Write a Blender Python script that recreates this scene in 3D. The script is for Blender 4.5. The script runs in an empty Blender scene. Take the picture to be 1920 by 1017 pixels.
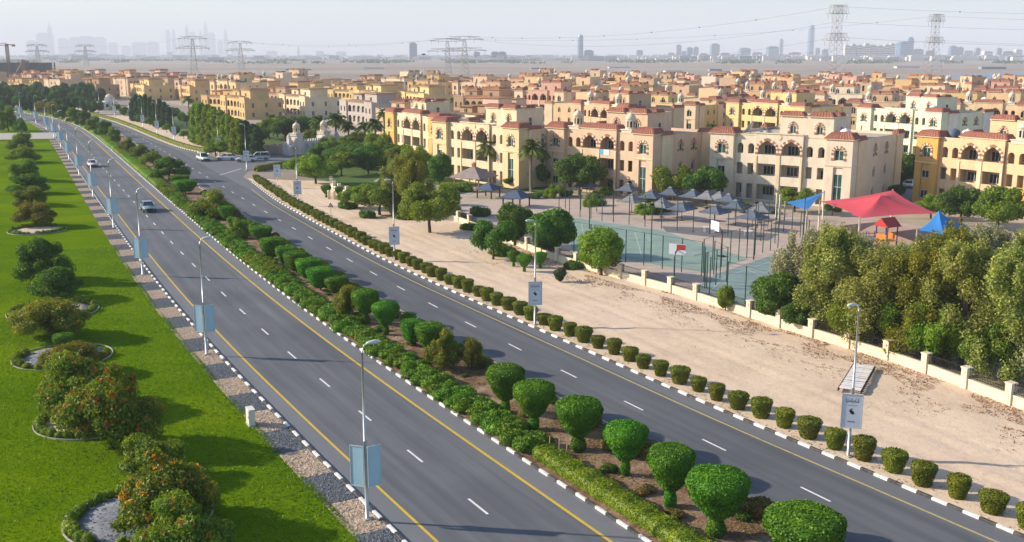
import bpy, math, random
import numpy as np
from mathutils import Vector, Matrix
random.seed(11)
rng = np.random.default_rng(5)
R = math.radians
SC = bpy.context.scene
COL = SC.collection

# ---------------------------------------------------------------- camera
CAM_F, CAM_H, CAM_W, CAM_HH = 1900.0, 25.0, 1920.0, 1017.0
PITCH = math.atan((CAM_HH / 2 - 100.0) / CAM_F)
cd = bpy.data.cameras.new('camera')
cam = bpy.data.objects.new('camera', cd)
COL.objects.link(cam)
cam.location = (0, 0, CAM_H)
cam.rotation_euler = (R(90) - PITCH, 0, 0)
cd.sensor_width = 36.0
cd.lens = 36.0 * CAM_F / CAM_W
cd.clip_start, cd.clip_end = 0.5, 60000
SC.camera = cam

# ---------------------------------------------------------------- world, sun, exposure
SUN_EL, SUN_AZ = R(24), R(172)          # azimuth of the sun, counter-clockwise from +X (the sun stands to the left)
SUN_DIR = Vector((math.cos(SUN_EL) * math.cos(SUN_AZ), math.cos(SUN_EL) * math.sin(SUN_AZ), math.sin(SUN_EL)))
W = bpy.data.worlds.new('World'); SC.world = W; W.use_nodes = True
wn = W.node_tree; bg = wn.nodes['Background']
sky = wn.nodes.new('ShaderNodeTexSky'); sky.sky_type = 'NISHITA'; sky.sun_disc = False
sky.sun_elevation = SUN_EL
sky.sun_rotation = R(90) - SUN_AZ
sky.air_density, sky.dust_density, sky.ozone_density = 1.0, 0.8, 2.5
wn.links.new(sky.outputs[0], bg.inputs[0]); bg.inputs[1].default_value = 0.125
sd = bpy.data.lights.new('sun', 'SUN'); sd.energy = 5.0; sd.angle = R(0.6); sd.color = (1.0, 0.87, 0.68)
so = bpy.data.objects.new('sun', sd); COL.objects.link(so)
so.rotation_euler = (-SUN_DIR).to_track_quat('-Z', 'Y').to_euler()
so.location = (0, 0, 300)
SC.render.engine = 'CYCLES'
SC.cycles.use_denoising = True
SC.cycles.max_bounces = 6; SC.cycles.diffuse_bounces = 2; SC.cycles.glossy_bounces = 2; SC.cycles.transmission_bounces = 3
SC.cycles.volume_bounces = 1; SC.cycles.transparent_max_bounces = 6
SC.cycles.caustics_reflective = False; SC.cycles.caustics_refractive = False
vs = SC.view_settings
vs.view_transform = 'Standard'; vs.look = 'None'; vs.gamma = 1.0; vs.use_curve_mapping = False
vs.exposure = 0.58

# ---------------------------------------------------------------- helpers
def G(px, py, z=0.0):
    """ground point (at height z) that a survey of the photograph gives for a point of it"""
    u = (px - CAM_W / 2) / CAM_F; v = (py - CAM_HH / 2) / CAM_F
    F = math.cos(PITCH) - v * math.sin(PITCH); D = math.sin(PITCH) + v * math.cos(PITCH)
    t = (CAM_H - z) / D
    return (u * t, F * t)

def PX(x, y, z=0.0):
    dz = z - CAM_H
    d = y * math.cos(PITCH) - dz * math.sin(PITCH)
    v = -dz * math.cos(PITCH) - y * math.sin(PITCH)
    return (CAM_W / 2 + CAM_F * x / d, CAM_HH / 2 + CAM_F * v / d) if d > 1 else (-9999, -9999)

def mscale(py):
    """metres per photo pixel at the ground row py"""
    a = G(960, py); b = G(961, py); return b[0] - a[0]

def tag(o, label=None, cat=None, group=None, kind=None):
    if label: o['label'] = label
    if cat: o['category'] = cat
    if group: o['group'] = group
    if kind: o['kind'] = kind
    return o

def thing(name, label, cat, loc=(0, 0, 0), rz=0.0, group=None, scale=None):
    o = bpy.data.objects.new(name, None); COL.objects.link(o)
    o.empty_display_size = 0.2
    o.location = loc; o.rotation_euler = (0, 0, rz)
    if scale is not None: o.scale = scale if hasattr(scale, '__len__') else (scale,) * 3
    return tag(o, label, cat, group)

KIDS = {}
def put(name, me, parent=None, loc=None, rot=None, scale=None):
    o = bpy.data.objects.new(name, me); COL.objects.link(o)
    if parent is not None: o.parent = parent; KIDS.setdefault(parent.name, []).append(o)
    if loc is not None: o.location = loc
    if rot is not None: o.rotation_euler = rot
    if scale is not None: o.scale = scale if hasattr(scale, '__len__') else (scale,) * 3
    return o

def copy_tree(o, parent=None, remat=None, depth=0):
    c = o.copy(); COL.objects.link(c)
    if parent is not None: c.parent = parent; KIDS.setdefault(parent.name, []).append(c)
    if remat and c.type == 'MESH':
        for i, s in enumerate(c.material_slots):
            n = s.material.name if s.material else ''
            if n in remat:
                s.link = 'OBJECT'; s.material = remat[n]
    for ch in KIDS.get(o.name, ()): copy_tree(ch, c, remat, depth + 1)
    return c
def below(o):
    for ch in KIDS.get(o.name, ()):
        yield ch
        yield from below(ch)

ONES = ('', 'first', 'second', 'third', 'fourth', 'fifth', 'sixth', 'seventh', 'eighth', 'ninth', 'tenth', 'eleventh', 'twelfth',
        'thirteenth', 'fourteenth', 'fifteenth', 'sixteenth', 'seventeenth', 'eighteenth', 'nineteenth')
TENS = {2: ('twentieth', 'twenty'), 3: ('thirtieth', 'thirty'), 4: ('fortieth', 'forty'), 5: ('fiftieth', 'fifty'), 6: ('sixtieth', 'sixty'),
        7: ('seventieth', 'seventy'), 8: ('eightieth', 'eighty'), 9: ('ninetieth', 'ninety')}
def nth(n):
    if n < 20: return ONES[n]
    if n >= 100: return 'hundredth' if n == 100 else 'hundred-and-' + nth(n - 100)
    t, o = divmod(n, 10)
    return TENS[t][0] if o == 0 else TENS[t][1] + '-' + ONES[o]

class MB:
    """collects verts, faces and material indices, and links them as one mesh object"""
    def __init__(self): self.v = []; self.f = []; self.m = []
    def add(self, vs, fs, m=0):
        b = len(self.v); self.v += [tuple(p) for p in vs]
        self.f += [tuple(b + i for i in f) for f in fs]; self.m += [m] * len(fs)
    def poly(self, pts, m=0): self.add(pts, [tuple(range(len(pts)))], m)
    def box(self, x0, x1, y0, y1, z0, z1, m=0):
        self.add([(x0, y0, z0), (x1, y0, z0), (x1, y1, z0), (x0, y1, z0), (x0, y0, z1), (x1, y0, z1), (x1, y1, z1), (x0, y1, z1)],
                 [(0, 3, 2, 1), (4, 5, 6, 7), (0, 1, 5, 4), (1, 2, 6, 5), (2, 3, 7, 6), (3, 0, 4, 7)], m)
    def obox(self, c, ex, ey, ez, m=0):
        c, ex, ey, ez = Vector(c), Vector(ex), Vector(ey), Vector(ez)
        P = [c + a * ex + b * ey + d * ez for d in (-1, 1) for a, b in ((-1, -1), (1, -1), (1, 1), (-1, 1))]
        self.add(P, [(0, 3, 2, 1), (4, 5, 6, 7), (0, 1, 5, 4), (1, 2, 6, 5), (2, 3, 7, 6), (3, 0, 4, 7)], m)
    def tube(self, pts, r, n=6, m=0, cap=True):
        pts = [Vector(p) for p in pts]; rs = r if hasattr(r, '__len__') else [r] * len(pts)
        b = len(self.v); up = Vector((0, 0, 1))
        for i, p in enumerate(pts):
            d = (pts[min(i + 1, len(pts) - 1)] - pts[max(i - 1, 0)])
            d = d.normalized() if d.length > 1e-9 else up
            a = d.cross(up if abs(d.z) < 0.95 else Vector((1, 0, 0))).normalized(); c = d.cross(a)
            for k in range(n):
                t = 2 * math.pi * k / n
                self.v.append(tuple(p + rs[i] * (math.cos(t) * a + math.sin(t) * c)))
        for i in range(len(pts) - 1):
            for k in range(n):
                k2 = (k + 1) % n
                self.f.append((b + i * n + k, b + i * n + k2, b + (i + 1) * n + k2, b + (i + 1) * n + k)); self.m.append(m)
        if cap:
            self.f.append(tuple(b + k for k in range(n))); self.m.append(m)
            e = b + (len(pts) - 1) * n
            self.f.append(tuple(e + n - 1 - k for k in range(n))); self.m.append(m)
    def lathe(self, prof, n=10, m=0, c=(0, 0), rot=0.0):
        b = len(self.v)
        for r, z in prof:
            for k in range(n):
                t = 2 * math.pi * k / n + rot
                self.v.append((c[0] + r * math.cos(t), c[1] + r * math.sin(t), z))
        for i in range(len(prof) - 1):
            for k in range(n):
                k2 = (k + 1) % n
                self.f.append((b + i * n + k, b + i * n + k2, b + (i + 1) * n + k2, b + (i + 1) * n + k)); self.m.append(m)
        e = b + (len(prof) - 1) * n
        self.f.append(tuple(b + n - 1 - k for k in range(n))); self.m.append(m)
        self.f.append(tuple(e + k for k in range(n))); self.m.append(m)
    def mesh(self, name, mats, smooth=False):
        me = bpy.data.meshes.new(name); me.from_pydata(self.v, [], self.f)
        for mt in (mats if hasattr(mats, '__len__') else [mats]): me.materials.append(mt)
        me.polygons.foreach_set('material_index', np.array(self.m, dtype=np.int32))
        if smooth: me.polygons.foreach_set('use_smooth', np.ones(len(self.m), dtype=bool))
        me.update(); return me
    def build(self, name, mats, parent=None, smooth=False, **k): return put(name, self.mesh(name, mats, smooth), parent, **k)

def np_mesh(name, V, F, mats, mi=None, smooth=False, uv=None):
    """mesh from numpy arrays: V n x 3, F m x k"""
    me = bpy.data.meshes.new(name); k = F.shape[1]
    me.vertices.add(len(V)); me.vertices.foreach_set('co', np.ascontiguousarray(V, dtype=np.float32).ravel())
    me.loops.add(F.size); me.loops.foreach_set('vertex_index', np.ascontiguousarray(F, dtype=np.int32).ravel())
    me.polygons.add(len(F)); me.polygons.foreach_set('loop_start', np.arange(0, F.size, k, dtype=np.int32))
    for mt in mats: me.materials.append(mt)
    if mi is not None: me.polygons.foreach_set('material_index', np.ascontiguousarray(mi, dtype=np.int32))
    if smooth: me.polygons.foreach_set('use_smooth', np.ones(len(F), dtype=bool))
    if uv is not None:
        l = me.uv_layers.new(name='UVMap'); l.data.foreach_set('uv', np.ascontiguousarray(uv[F.ravel()], dtype=np.float32).ravel())
    me.update(calc_edges=True); me.validate(); return me

# ---------------------------------------------------------------- materials
def nodes(name):
    m = bpy.data.materials.new(name); m.use_nodes = True
    return m, m.node_tree, m.node_tree.nodes['Principled BSDF']
def col(c): return (c[0], c[1], c[2], 1.0)
def nz(t, scale, detail=4.0, vec=None, rough=0.55):
    n = t.nodes.new('ShaderNodeTexNoise'); n.inputs['Scale'].default_value = scale
    n.inputs['Detail'].default_value = detail; n.inputs['Roughness'].default_value = rough
    if vec is not None: t.links.new(vec, n.inputs['Vector'])
    return n.outputs[0]
def ramp(t, fac, stops):
    r = t.nodes.new('ShaderNodeValToRGB'); e = r.color_ramp.elements
    while len(e) < len(stops): e.new(0.5)
    for el, (p, c) in zip(e, stops): el.position = p; el.color = col(c) if hasattr(c, '__len__') else (c, c, c, 1)
    t.links.new(fac, r.inputs[0]); return r.outputs[0]
def mix(t, fac, a, b, mode='MIX'):
    n = t.nodes.new('ShaderNodeMix'); n.data_type = 'RGBA'; n.blend_type = mode
    for v, s in ((fac, n.inputs['Factor']), (a, n.inputs['A']), (b, n.inputs['B'])):
        if isinstance(v, (int, float)): s.default_value = v if s.type == 'VALUE' else (v, v, v, 1)
        elif isinstance(v, tuple): s.default_value = col(v)
        else: t.links.new(v, s)
    return n.outputs['Result']
def mth(t, op, a, b=None):
    n = t.nodes.new('ShaderNodeMath'); n.operation = op
    for i, v in enumerate((a, b)):
        if v is None: continue
        if isinstance(v, (int, float)): n.inputs[i].default_value = v
        else: t.links.new(v, n.inputs[i])
    return n.outputs[0]
def bump(t, p, h, strength, dist=0.05):
    b = t.nodes.new('ShaderNodeBump'); b.inputs['Strength'].default_value = strength; b.inputs['Distance'].default_value = dist
    t.links.new(h, b.inputs['Height']); t.links.new(b.outputs[0], p.inputs['Normal'])
def wpos(t): return t.nodes.new('ShaderNodeNewGeometry').outputs['Position']
def opos(t): return t.nodes.new('ShaderNodeTexCoord').outputs['Object']

def plain(name, c, rough=0.7, var=0.12, scale=1.2, metal=0.0, bmp=0.0, bscale=20.0, world=False, spec=0.3, dirt=None):
    m, t, p = nodes(name)
    v = wpos(t) if world else opos(t)
    a = tuple(x * (1 - var) for x in c); b = tuple(min(x * (1 + var), 0.95) for x in c)
    o = ramp(t, nz(t, scale, 5, v), [(0.3, a), (0.7, b)])
    if dirt:
        sep = t.nodes.new('ShaderNodeMapping'); sep.inputs['Scale'].default_value = (1.2, 1.2, 0.22); t.links.new(v, sep.inputs[0])
        o = mix(t, mth(t, 'MULTIPLY', ramp(t, nz(t, 1.3, 6, sep.outputs[0], 0.7), [(0.48, 0.0), (0.72, 1.0)]), dirt[1]), o, dirt[0])
    t.links.new(o, p.inputs['Base Color'])
    p.inputs['Roughness'].default_value = rough; p.inputs['Metallic'].default_value = metal
    p.inputs['Specular IOR Level'].default_value = spec
    if bmp: bump(t, p, nz(t, bscale, 4, v), bmp)
    return m

def foliage(name, a, b, c=None, trans=0.45, scale=0.9):
    """leaf colours: clumps at a slow noise, single leaves at a fast one, every plant a little different"""
    m = bpy.data.materials.new(name); m.use_nodes = True; t = m.node_tree
    for n in list(t.nodes):
        if n.type != 'OUTPUT_MATERIAL': t.nodes.remove(n)
    out = [n for n in t.nodes if n.type == 'OUTPUT_MATERIAL'][0]
    LB = 1.7
    a, b = tuple(x * LB for x in a), tuple(x * LB for x in b)
    c = tuple(x * LB for x in c) if c else None
    v = wpos(t)
    f1 = nz(t, scale, 2, v); f2 = nz(t, 9.0, 2, v, 0.7)
    f = mth(t, 'ADD', mth(t, 'MULTIPLY', f1, 0.55), mth(t, 'MULTIPLY', f2, 0.45))
    st = [(0.34, a), (0.64, b)] if c is None else [(0.34, a), (0.55, b), (0.7, c)]
    o = ramp(t, f, st)
    oi = t.nodes.new('ShaderNodeObjectInfo')
    hs = t.nodes.new('ShaderNodeHueSaturation')
    t.links.new(mth(t, 'ADD', mth(t, 'MULTIPLY', oi.outputs['Random'], 0.035), 0.483), hs.inputs['Hue'])
    t.links.new(mth(t, 'ADD', mth(t, 'MULTIPLY', oi.outputs['Random'], 0.35), 0.82), hs.inputs['Value'])
    t.links.new(o, hs.inputs['Color'])
    d = t.nodes.new('ShaderNodeBsdfDiffuse'); tr = t.nodes.new('ShaderNodeBsdfTranslucent'); mx = t.nodes.new('ShaderNodeMixShader')
    gl = t.nodes.new('ShaderNodeBsdfGlossy'); gl.inputs['Roughness'].default_value = 0.55; mx2 = t.nodes.new('ShaderNodeMixShader')
    mx.inputs[0].default_value = trans; mx2.inputs[0].default_value = 0.03
    t.links.new(hs.outputs[0], d.inputs[0]); t.links.new(hs.outputs[0], tr.inputs[0])
    t.links.new(d.outputs[0], mx.inputs[1]); t.links.new(tr.outputs[0], mx.inputs[2])
    t.links.new(mx.outputs[0], mx2.inputs[1]); t.links.new(gl.outputs[0], mx2.inputs[2])
    t.links.new(mx2.outputs[0], out.inputs['Surface'])
    return m

def MAT_desert():
    m, t, p = nodes('desert'); v = wpos(t)
    mp = t.nodes.new('ShaderNodeMapping'); mp.inputs['Scale'].default_value = (0.5, 1.6, 1); t.links.new(v, mp.inputs[0])
    n1 = nz(t, 0.003, 7, mp.outputs[0], 0.65); n2 = nz(t, 0.05, 5, v)
    c = ramp(t, n1, [(0.32, (0.19, 0.155, 0.135)), (0.5, (0.31, 0.255, 0.225)), (0.68, (0.44, 0.37, 0.32))])
    c = mix(t, 0.35, c, ramp(t, n2, [(0.35, (0.27, 0.22, 0.165)), (0.65, (0.46, 0.38, 0.29))]))
    t.links.new(c, p.inputs['Base Color']); p.inputs['Roughness'].default_value = 0.95; p.inputs['Specular IOR Level'].default_value = 0.1
    return m
def MAT_sand():
    m, t, p = nodes('verge_sand'); v = wpos(t)
    n1 = nz(t, 0.12, 6, v, 0.6); n2 = nz(t, 1.6, 6, v, 0.65); n3 = nz(t, 14.0, 3, v)
    c = ramp(t, n1, [(0.3, (0.60, 0.45, 0.325)), (0.55, (0.72, 0.56, 0.42)), (0.72, (0.68, 0.545, 0.43))])
    c = mix(t, 0.28, c, ramp(t, n2, [(0.33, (0.50, 0.36, 0.25)), (0.5, (0.71, 0.55, 0.41)), (0.7, (0.78, 0.63, 0.49))]))
    c = mix(t, ramp(t, n3, [(0.64, 0.0), (0.76, 0.25)]), c, (0.36, 0.26, 0.18))
    t.links.new(c, p.inputs['Base Color']); p.inputs['Roughness'].default_value = 0.95; p.inputs['Specular IOR Level'].default_value = 0.1
    bump(t, p, mth(t, 'ADD', nz(t, 3.0, 6, v), mth(t, 'MULTIPLY', nz(t, 12.0, 4, v), 0.3)), 0.45, 0.08)
    return m
def MAT_soil():
    m, t, p = nodes('planting_soil'); v = wpos(t)
    n1 = nz(t, 0.45, 6, v, 0.7); n2 = nz(t, 4.0, 5, v, 0.75)
    c = ramp(t, n1, [(0.34, (0.10, 0.058, 0.035)), (0.46, (0.24, 0.145, 0.09)), (0.56, (0.40, 0.28, 0.19)), (0.68, (0.56, 0.43, 0.32))])
    c = mix(t, 0.45, c, ramp(t, n2, [(0.35, (0.07, 0.042, 0.028)), (0.55, (0.25, 0.15, 0.09)), (0.7, (0.50, 0.37, 0.26))]))
    t.links.new(c, p.inputs['Base Color']); p.inputs['Roughness'].default_value = 0.95; p.inputs['Specular IOR Level'].default_value = 0.1
    bump(t, p, nz(t, 5.0, 6, v, 0.7), 0.9, 0.15)
    return m
def MAT_lawn():
    m, t, p = nodes('lawn_grass'); v = wpos(t)
    mp = t.nodes.new('ShaderNodeMapping'); mp.inputs['Scale'].default_value = (0.35, 1.0, 1.0); t.links.new(v, mp.inputs[0])
    n1 = nz(t, 0.10, 6, mp.outputs[0], 0.6); n2 = nz(t, 2.2, 6, v, 0.7); n3 = nz(t, 22.0, 3, v, 0.7)
    c = ramp(t, n1, [(0.36, (0.044, 0.128, 0.001)), (0.5, (0.100, 0.205, 0.001)), (0.62, (0.190, 0.285, 0.002))])
    c = mix(t, 0.35, c, ramp(t, n2, [(0.35, (0.065, 0.135, 0.001)), (0.65, (0.215, 0.290, 0.002))]))
    c = mix(t, 0.35, c, ramp(t, n3, [(0.35, (0.045, 0.110, 0.001)), (0.65, (0.215, 0.305, 0.002))]))
    t.links.new(c, p.inputs['Base Color']); p.inputs['Roughness'].default_value = 1.0; p.inputs['Specular IOR Level'].default_value = 0.0
    bump(t, p, mth(t, 'ADD', nz(t, 26.0, 3, v), nz(t, 3.0, 4, v)), 0.8, 0.08)
    return m
def MAT_asphalt(name, tone, sh=(1.45, 9.3), tracks=(2.4, 4.3, 6.2, 8.2)):
    """uv.x = metres across the road, uv.y = metres along it"""
    m, t, p = nodes(name)
    uv = t.nodes.new('ShaderNodeUVMap').outputs[0]; v = wpos(t)
    mp = t.nodes.new('ShaderNodeMapping'); mp.inputs['Scale'].default_value = (1.0, 0.035, 1.0); t.links.new(uv, mp.inputs[0])
    n1 = nz(t, 1.1, 6, mp.outputs[0], 0.65); n2 = nz(t, 0.08, 5, v); n3 = nz(t, 30.0, 2, v)
    lo, mid, hi = (tuple(x * tone for x in q) for q in ((0.054, 0.058, 0.069), (0.083, 0.088, 0.101), (0.122, 0.127, 0.140)))
    c = ramp(t, n1, [(0.32, lo), (0.52, mid), (0.70, hi)])
    c = mix(t, 0.35, c, ramp(t, n2, [(0.35, lo), (0.65, hi)]))
    ux = t.nodes.new('ShaderNodeSeparateXYZ'); t.links.new(uv, ux.inputs[0]); ux = ux.outputs[0]
    wob = mth(t, 'ADD', ux, mth(t, 'MULTIPLY', mth(t, 'SUBTRACT', nz(t, 0.25, 3, v), 0.5), 0.8))
    for q in tracks:      # bitumen polished and darkened where wheels run
        d = mth(t, 'ABSOLUTE', mth(t, 'SUBTRACT', wob, q))
        k = mth(t, 'MULTIPLY', ramp(t, d, [(0.0, 1.0), (0.55, 0.0)]), mth(t, 'MULTIPLY', ramp(t, nz(t, 0.05, 3, v), [(0.35, 0.4), (0.65, 1.0)]), 0.5))
        c = mix(t, k, c, tuple(x * 0.66 for x in mid))
    for q, op in ((sh[0], 'LESS_THAN'), (sh[1], 'GREATER_THAN')):   # older, paler shoulders outside the edge lines
        c = mix(t, mth(t, 'MULTIPLY', mth(t, op, ux, q), 0.6), c, tuple(x * 1.12 for x in hi))
    sp = ramp(t, nz(t, 0.33, 5, v, 0.75), [(0.66, 0.0), (0.74, 0.4)])
    c = mix(t, sp, c, tuple(x * 0.75 for x in lo))
    c = mix(t, 0.18, c, ramp(t, n3, [(0.3, (0.03, 0.03, 0.033)), (0.7, (0.18, 0.18, 0.185))]))
    t.links.new(c, p.inputs['Base Color']); p.inputs['Roughness'].default_value = 0.8; p.inputs['Specular IOR Level'].default_value = 0.25
    bump(t, p, n3, 0.15, 0.02)
    return m
def paint(name, c, wear=0.35):
    m, t, p = nodes(name); v = wpos(t)
    f = ramp(t, nz(t, 3.0, 6, v, 0.75), [(0.52, 0.0), (0.75, wear * 1.6)])
    t.links.new(mix(t, f, mix(t, ramp(t, nz(t, 0.7, 4, v), [(0.35, 0.0), (0.65, 0.35)]), c, tuple(x * 0.72 for x in c)), (0.14, 0.14, 0.145)), p.inputs['Base Color'])
    p.inputs['Roughness'].default_value = 0.7; p.inputs['Specular IOR Level'].default_value = 0.2
    return m
def MAT_tile(name, c):
    m, t, p = nodes(name); v = opos(t)
    f = nz(t, 2.5, 5, v, 0.7)
    t.links.new(ramp(t, f, [(0.3, tuple(x * 0.62 for x in c)), (0.5, c), (0.72, tuple(min(1, x * 1.3) for x in c))]), p.inputs['Base Color'])
    p.inputs['Roughness'].default_value = 0.75; p.inputs['Specular IOR Level'].default_value = 0.25
    bump(t, p, nz(t, 9.0, 3, v), 0.4, 0.05)
    return m
def MAT_glass(name, c, rough=0.12):
    m, t, p = nodes(name); v = opos(t)
    t.links.new(ramp(t, nz(t, 0.8, 2, v), [(0.35, tuple(x * 0.6 for x in c)), (0.65, tuple(x * 1.4 for x in c))]), p.inputs['Base Color'])
    p.inputs['Roughness'].default_value = rough; p.inputs['Specular IOR Level'].default_value = 0.6
    return m

m_desert, m_sand, m_soil, m_lawn = MAT_desert(), MAT_sand(), MAT_soil(), MAT_lawn()
m_asph, m_asph2 = MAT_asphalt('asphalt', 1.62), MAT_asphalt('asphalt_darker', 1.42, (0.5, 7.7), (1.6, 3.3, 5.2, 6.9))
m_white_paint, m_yellow_paint = paint('white_paint', (0.80, 0.79, 0.77), 0.3), paint('yellow_paint', (0.68, 0.46, 0.04), 0.3)
m_pale_paint = paint('worn_yellow_paint', (0.56, 0.44, 0.17), 0.6)
m_kerb_white = plain('kerb_white', (0.76, 0.75, 0.74), 0.7, 0.10, 3.0, world=True, dirt=((0.35, 0.31, 0.26), 0.55))
m_kerb_black = plain('kerb_black', (0.060, 0.058, 0.060), 0.7, 0.3, 3.0, world=True, dirt=((0.22, 0.20, 0.17), 0.5))
m_concrete = plain('concrete', (0.42, 0.39, 0.35), 0.85, 0.15, 2.0, world=True)
m_stone_grey = plain('grey_gravel', (0.185, 0.20, 0.225), 0.85, 0.5, 6.0, world=True)
m_stone_tan = plain('tan_gravel', (0.60, 0.47, 0.36), 0.85, 0.4, 6.0, world=True)
m_galv = plain('galvanised_steel', (0.50, 0.52, 0.54), 0.42, 0.08, 2.0, metal=0.55)
m_lamp_head = plain('lamp_head_paint', (0.55, 0.60, 0.64), 0.35, 0.06, 2.0)
m_glass_lamp = MAT_glass('lamp_glass', (0.5, 0.5, 0.48))
m_banner = plain('banner_white', (0.66, 0.69, 0.76), 0.55, 0.05, 0.7)
m_banner_back = plain('banner_back', (0.42, 0.60, 0.74), 0.5, 0.06, 0.7)  # light blue of skylight on the shadowed backs, put into the colour
m_banner_ink = plain('banner_grey_print', (0.20, 0.21, 0.25), 0.6, 0.1, 2.0)
m_banner_dark = plain('banner_dark_print', (0.02, 0.02, 0.025), 0.6, 0.1, 2.0)
m_wall_cream = plain('boundary_wall_paint', (0.74, 0.635, 0.47), 0.85, 0.07, 0.6, world=True, dirt=((0.45, 0.34, 0.22), 0.4))
m_iron = plain('black_iron', (0.018, 0.016, 0.016), 0.5, 0.2, 4.0)
m_bark = plain('bark', (0.10, 0.07, 0.048), 0.95, 0.35, 7.0, bmp=0.6, bscale=14)
m_palmbark = plain('palm_bark', (0.21, 0.165, 0.12), 0.95, 0.3, 6.0, bmp=0.6, bscale=12)
m_wood = plain('bare_timber', (0.47, 0.32, 0.17), 0.8, 0.2, 4.0)

f_lawn_tree = foliage('leaf_lawn_tree', (0.045, 0.092, 0.004), (0.120, 0.172, 0.006), (0.250, 0.258, 0.008))
f_olive = foliage('leaf_olive', (0.065, 0.085, 0.006), (0.150, 0.145, 0.008), (0.265, 0.190, 0.012))
f_flower = foliage('blossom_orange', (0.30, 0.085, 0.006), (0.40, 0.145, 0.008), (0.38, 0.20, 0.012), 0.35)
f_flower_pink = foliage('blossom_rust', (0.30, 0.085, 0.040), (0.42, 0.15, 0.06), (0.36, 0.19, 0.06), 0.3)
f_topiary = foliage('leaf_topiary', (0.026, 0.096, 0.002), (0.066, 0.170, 0.003), (0.130, 0.245, 0.005), 0.25)
f_bucket = foliage('leaf_clipped_bush', (0.045, 0.075, 0.003), (0.110, 0.125, 0.005), (0.185, 0.150, 0.012), 0.2)
f_hedge = foliage('leaf_hedge', (0.040, 0.105, 0.003), (0.090, 0.170, 0.004), (0.165, 0.235, 0.006), 0.25)
f_hedge2 = foliage('leaf_hedge_yellow', (0.060, 0.105, 0.003), (0.120, 0.160, 0.004), (0.185, 0.200, 0.006), 0.25)
f_round = foliage('leaf_dense_round', (0.024, 0.066, 0.004), (0.060, 0.125, 0.005), (0.130, 0.185, 0.006))
f_lime = foliage('leaf_lime', (0.060, 0.115, 0.004), (0.135, 0.190, 0.005), (0.225, 0.245, 0.006))
f_feather = foliage('leaf_feathery', (0.095, 0.122, 0.022), (0.205, 0.218, 0.040), (0.345, 0.330, 0.075), 0.35)
f_grey = foliage('leaf_grey_olive', (0.150, 0.160, 0.078), (0.265, 0.265, 0.130), (0.39, 0.37, 0.21), 0.3)
f_dark = foliage('leaf_dark_belt', (0.020, 0.045, 0.014), (0.040, 0.075, 0.020), (0.065, 0.10, 0.025), 0.2)
f_palm = foliage('leaf_palm', (0.045, 0.075, 0.012), (0.095, 0.130, 0.020), (0.16, 0.18, 0.03), 0.2)
f_grass = foliage('grass_blade', (0.045, 0.105, 0.001), (0.095, 0.160, 0.001), (0.155, 0.205, 0.002), 0.3, 0.35)
f_dry = foliage('dry_leaf', (0.10, 0.055, 0.025), (0.20, 0.11, 0.045), (0.30, 0.19, 0.085), 0.1)
f_dryshrub = foliage('leaf_rusty_shrub', (0.060, 0.070, 0.012), (0.135, 0.105, 0.020), (0.22, 0.12, 0.03), 0.2)

# ---------------------------------------------------------------- curves of the road
def smooth_line(pts, step=2.0, it=2):
    """Catmull-Rom through the points, resampled at an even step; returns positions, unit tangents, arc lengths"""
    P = np.array(pts, float)
    for _ in range(it):
        Q = P.copy(); Q[1:-1] = 0.25 * P[:-2] + 0.5 * P[1:-1] + 0.25 * P[2:]; P = Q
    E = np.vstack([2 * P[0] - P[1], P, 2 * P[-1] - P[-2]]); out = []
    for i in range(1, len(E) - 2):
        a, b, c, d = E[i - 1:i + 3]
        for u in np.linspace(0, 1, 24, endpoint=False):
            out.append(0.5 * ((2 * b) + (c - a) * u + (2 * a - 5 * b + 4 * c - d) * u * u + (-a + 3 * b - 3 * c + d) * u ** 3))
    out.append(E[-2]); out = np.array(out)
    s = np.concatenate([[0], np.cumsum(np.hypot(*np.diff(out, axis=0).T))])
    n = max(2, int(s[-1] / step)); S = np.linspace(0, s[-1], n + 1)
    X = np.stack([np.interp(S, s, out[:, k]) for k in (0, 1)], 1)
    T = np.gradient(X, axis=0); T /= np.linalg.norm(T, axis=1)[:, None]
    return X, T, S
def offset(X, T, d):
    """d metres to the right of the direction of travel"""
    return X + d * np.stack([T[:, 1], -T[:, 0]], 1)
def at_s(X, T, S, s):
    p = np.array([np.interp(s, S, X[:, k]) for k in (0, 1)]); t = np.array([np.interp(s, S, T[:, k]) for k in (0, 1)])
    return p, t / np.linalg.norm(t)
LKP = [(10.0, 22.0), (2.1, 35.6), (-5.75, 49.12), (-10.22, 56.67), (-14.92, 65.02), (-23.9, 80.31), (-34.99, 101.04), (-44.64, 119.8), (-59.61, 149.92), (-77.3, 185.76),
       (-101.06, 233.55), (-123.18, 278.6), (-142.14, 317.32), (-161.77, 354.74), (-178.8, 382.87), (-200, 414), (-232, 452), (-275, 490), (-330, 520), (-400, 545)]
LX, LT, LS = smooth_line(LKP)
RKP = [(42.5, 24.0), (34.6, 36.7), (26.95, 49.18), (22.6, 56.13), (17.52, 64.2), (12.75, 72.03), (8.05, 80.6), (2.2, 90.64), (-4.77, 102.42), (-11.49, 114.66), (-17.5, 125.4), (-23.01, 137.02),
       (-32.59, 157.03), (-40.55, 172.11), (-46.5, 188), (-51.0, 198.5), (-54.0, 205.0)]
RX, RT, RS = smooth_line(RKP, it=1)
RK2P = [(-76.5, 257.0), (-82.0, 263.0), (-89.75, 273.0), (-107.72, 305.22), (-131.43, 350.87), (-156.73, 395.4), (-185, 440), (-220, 480), (-265, 515), (-330, 545)]
R2X, R2T, R2S = smooth_line(RK2P, it=1)
W_L = 10.85            # left carriageway, kerb to kerb
M_R = 19.3             # where the right carriageway begins, measured from the same left kerb

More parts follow.
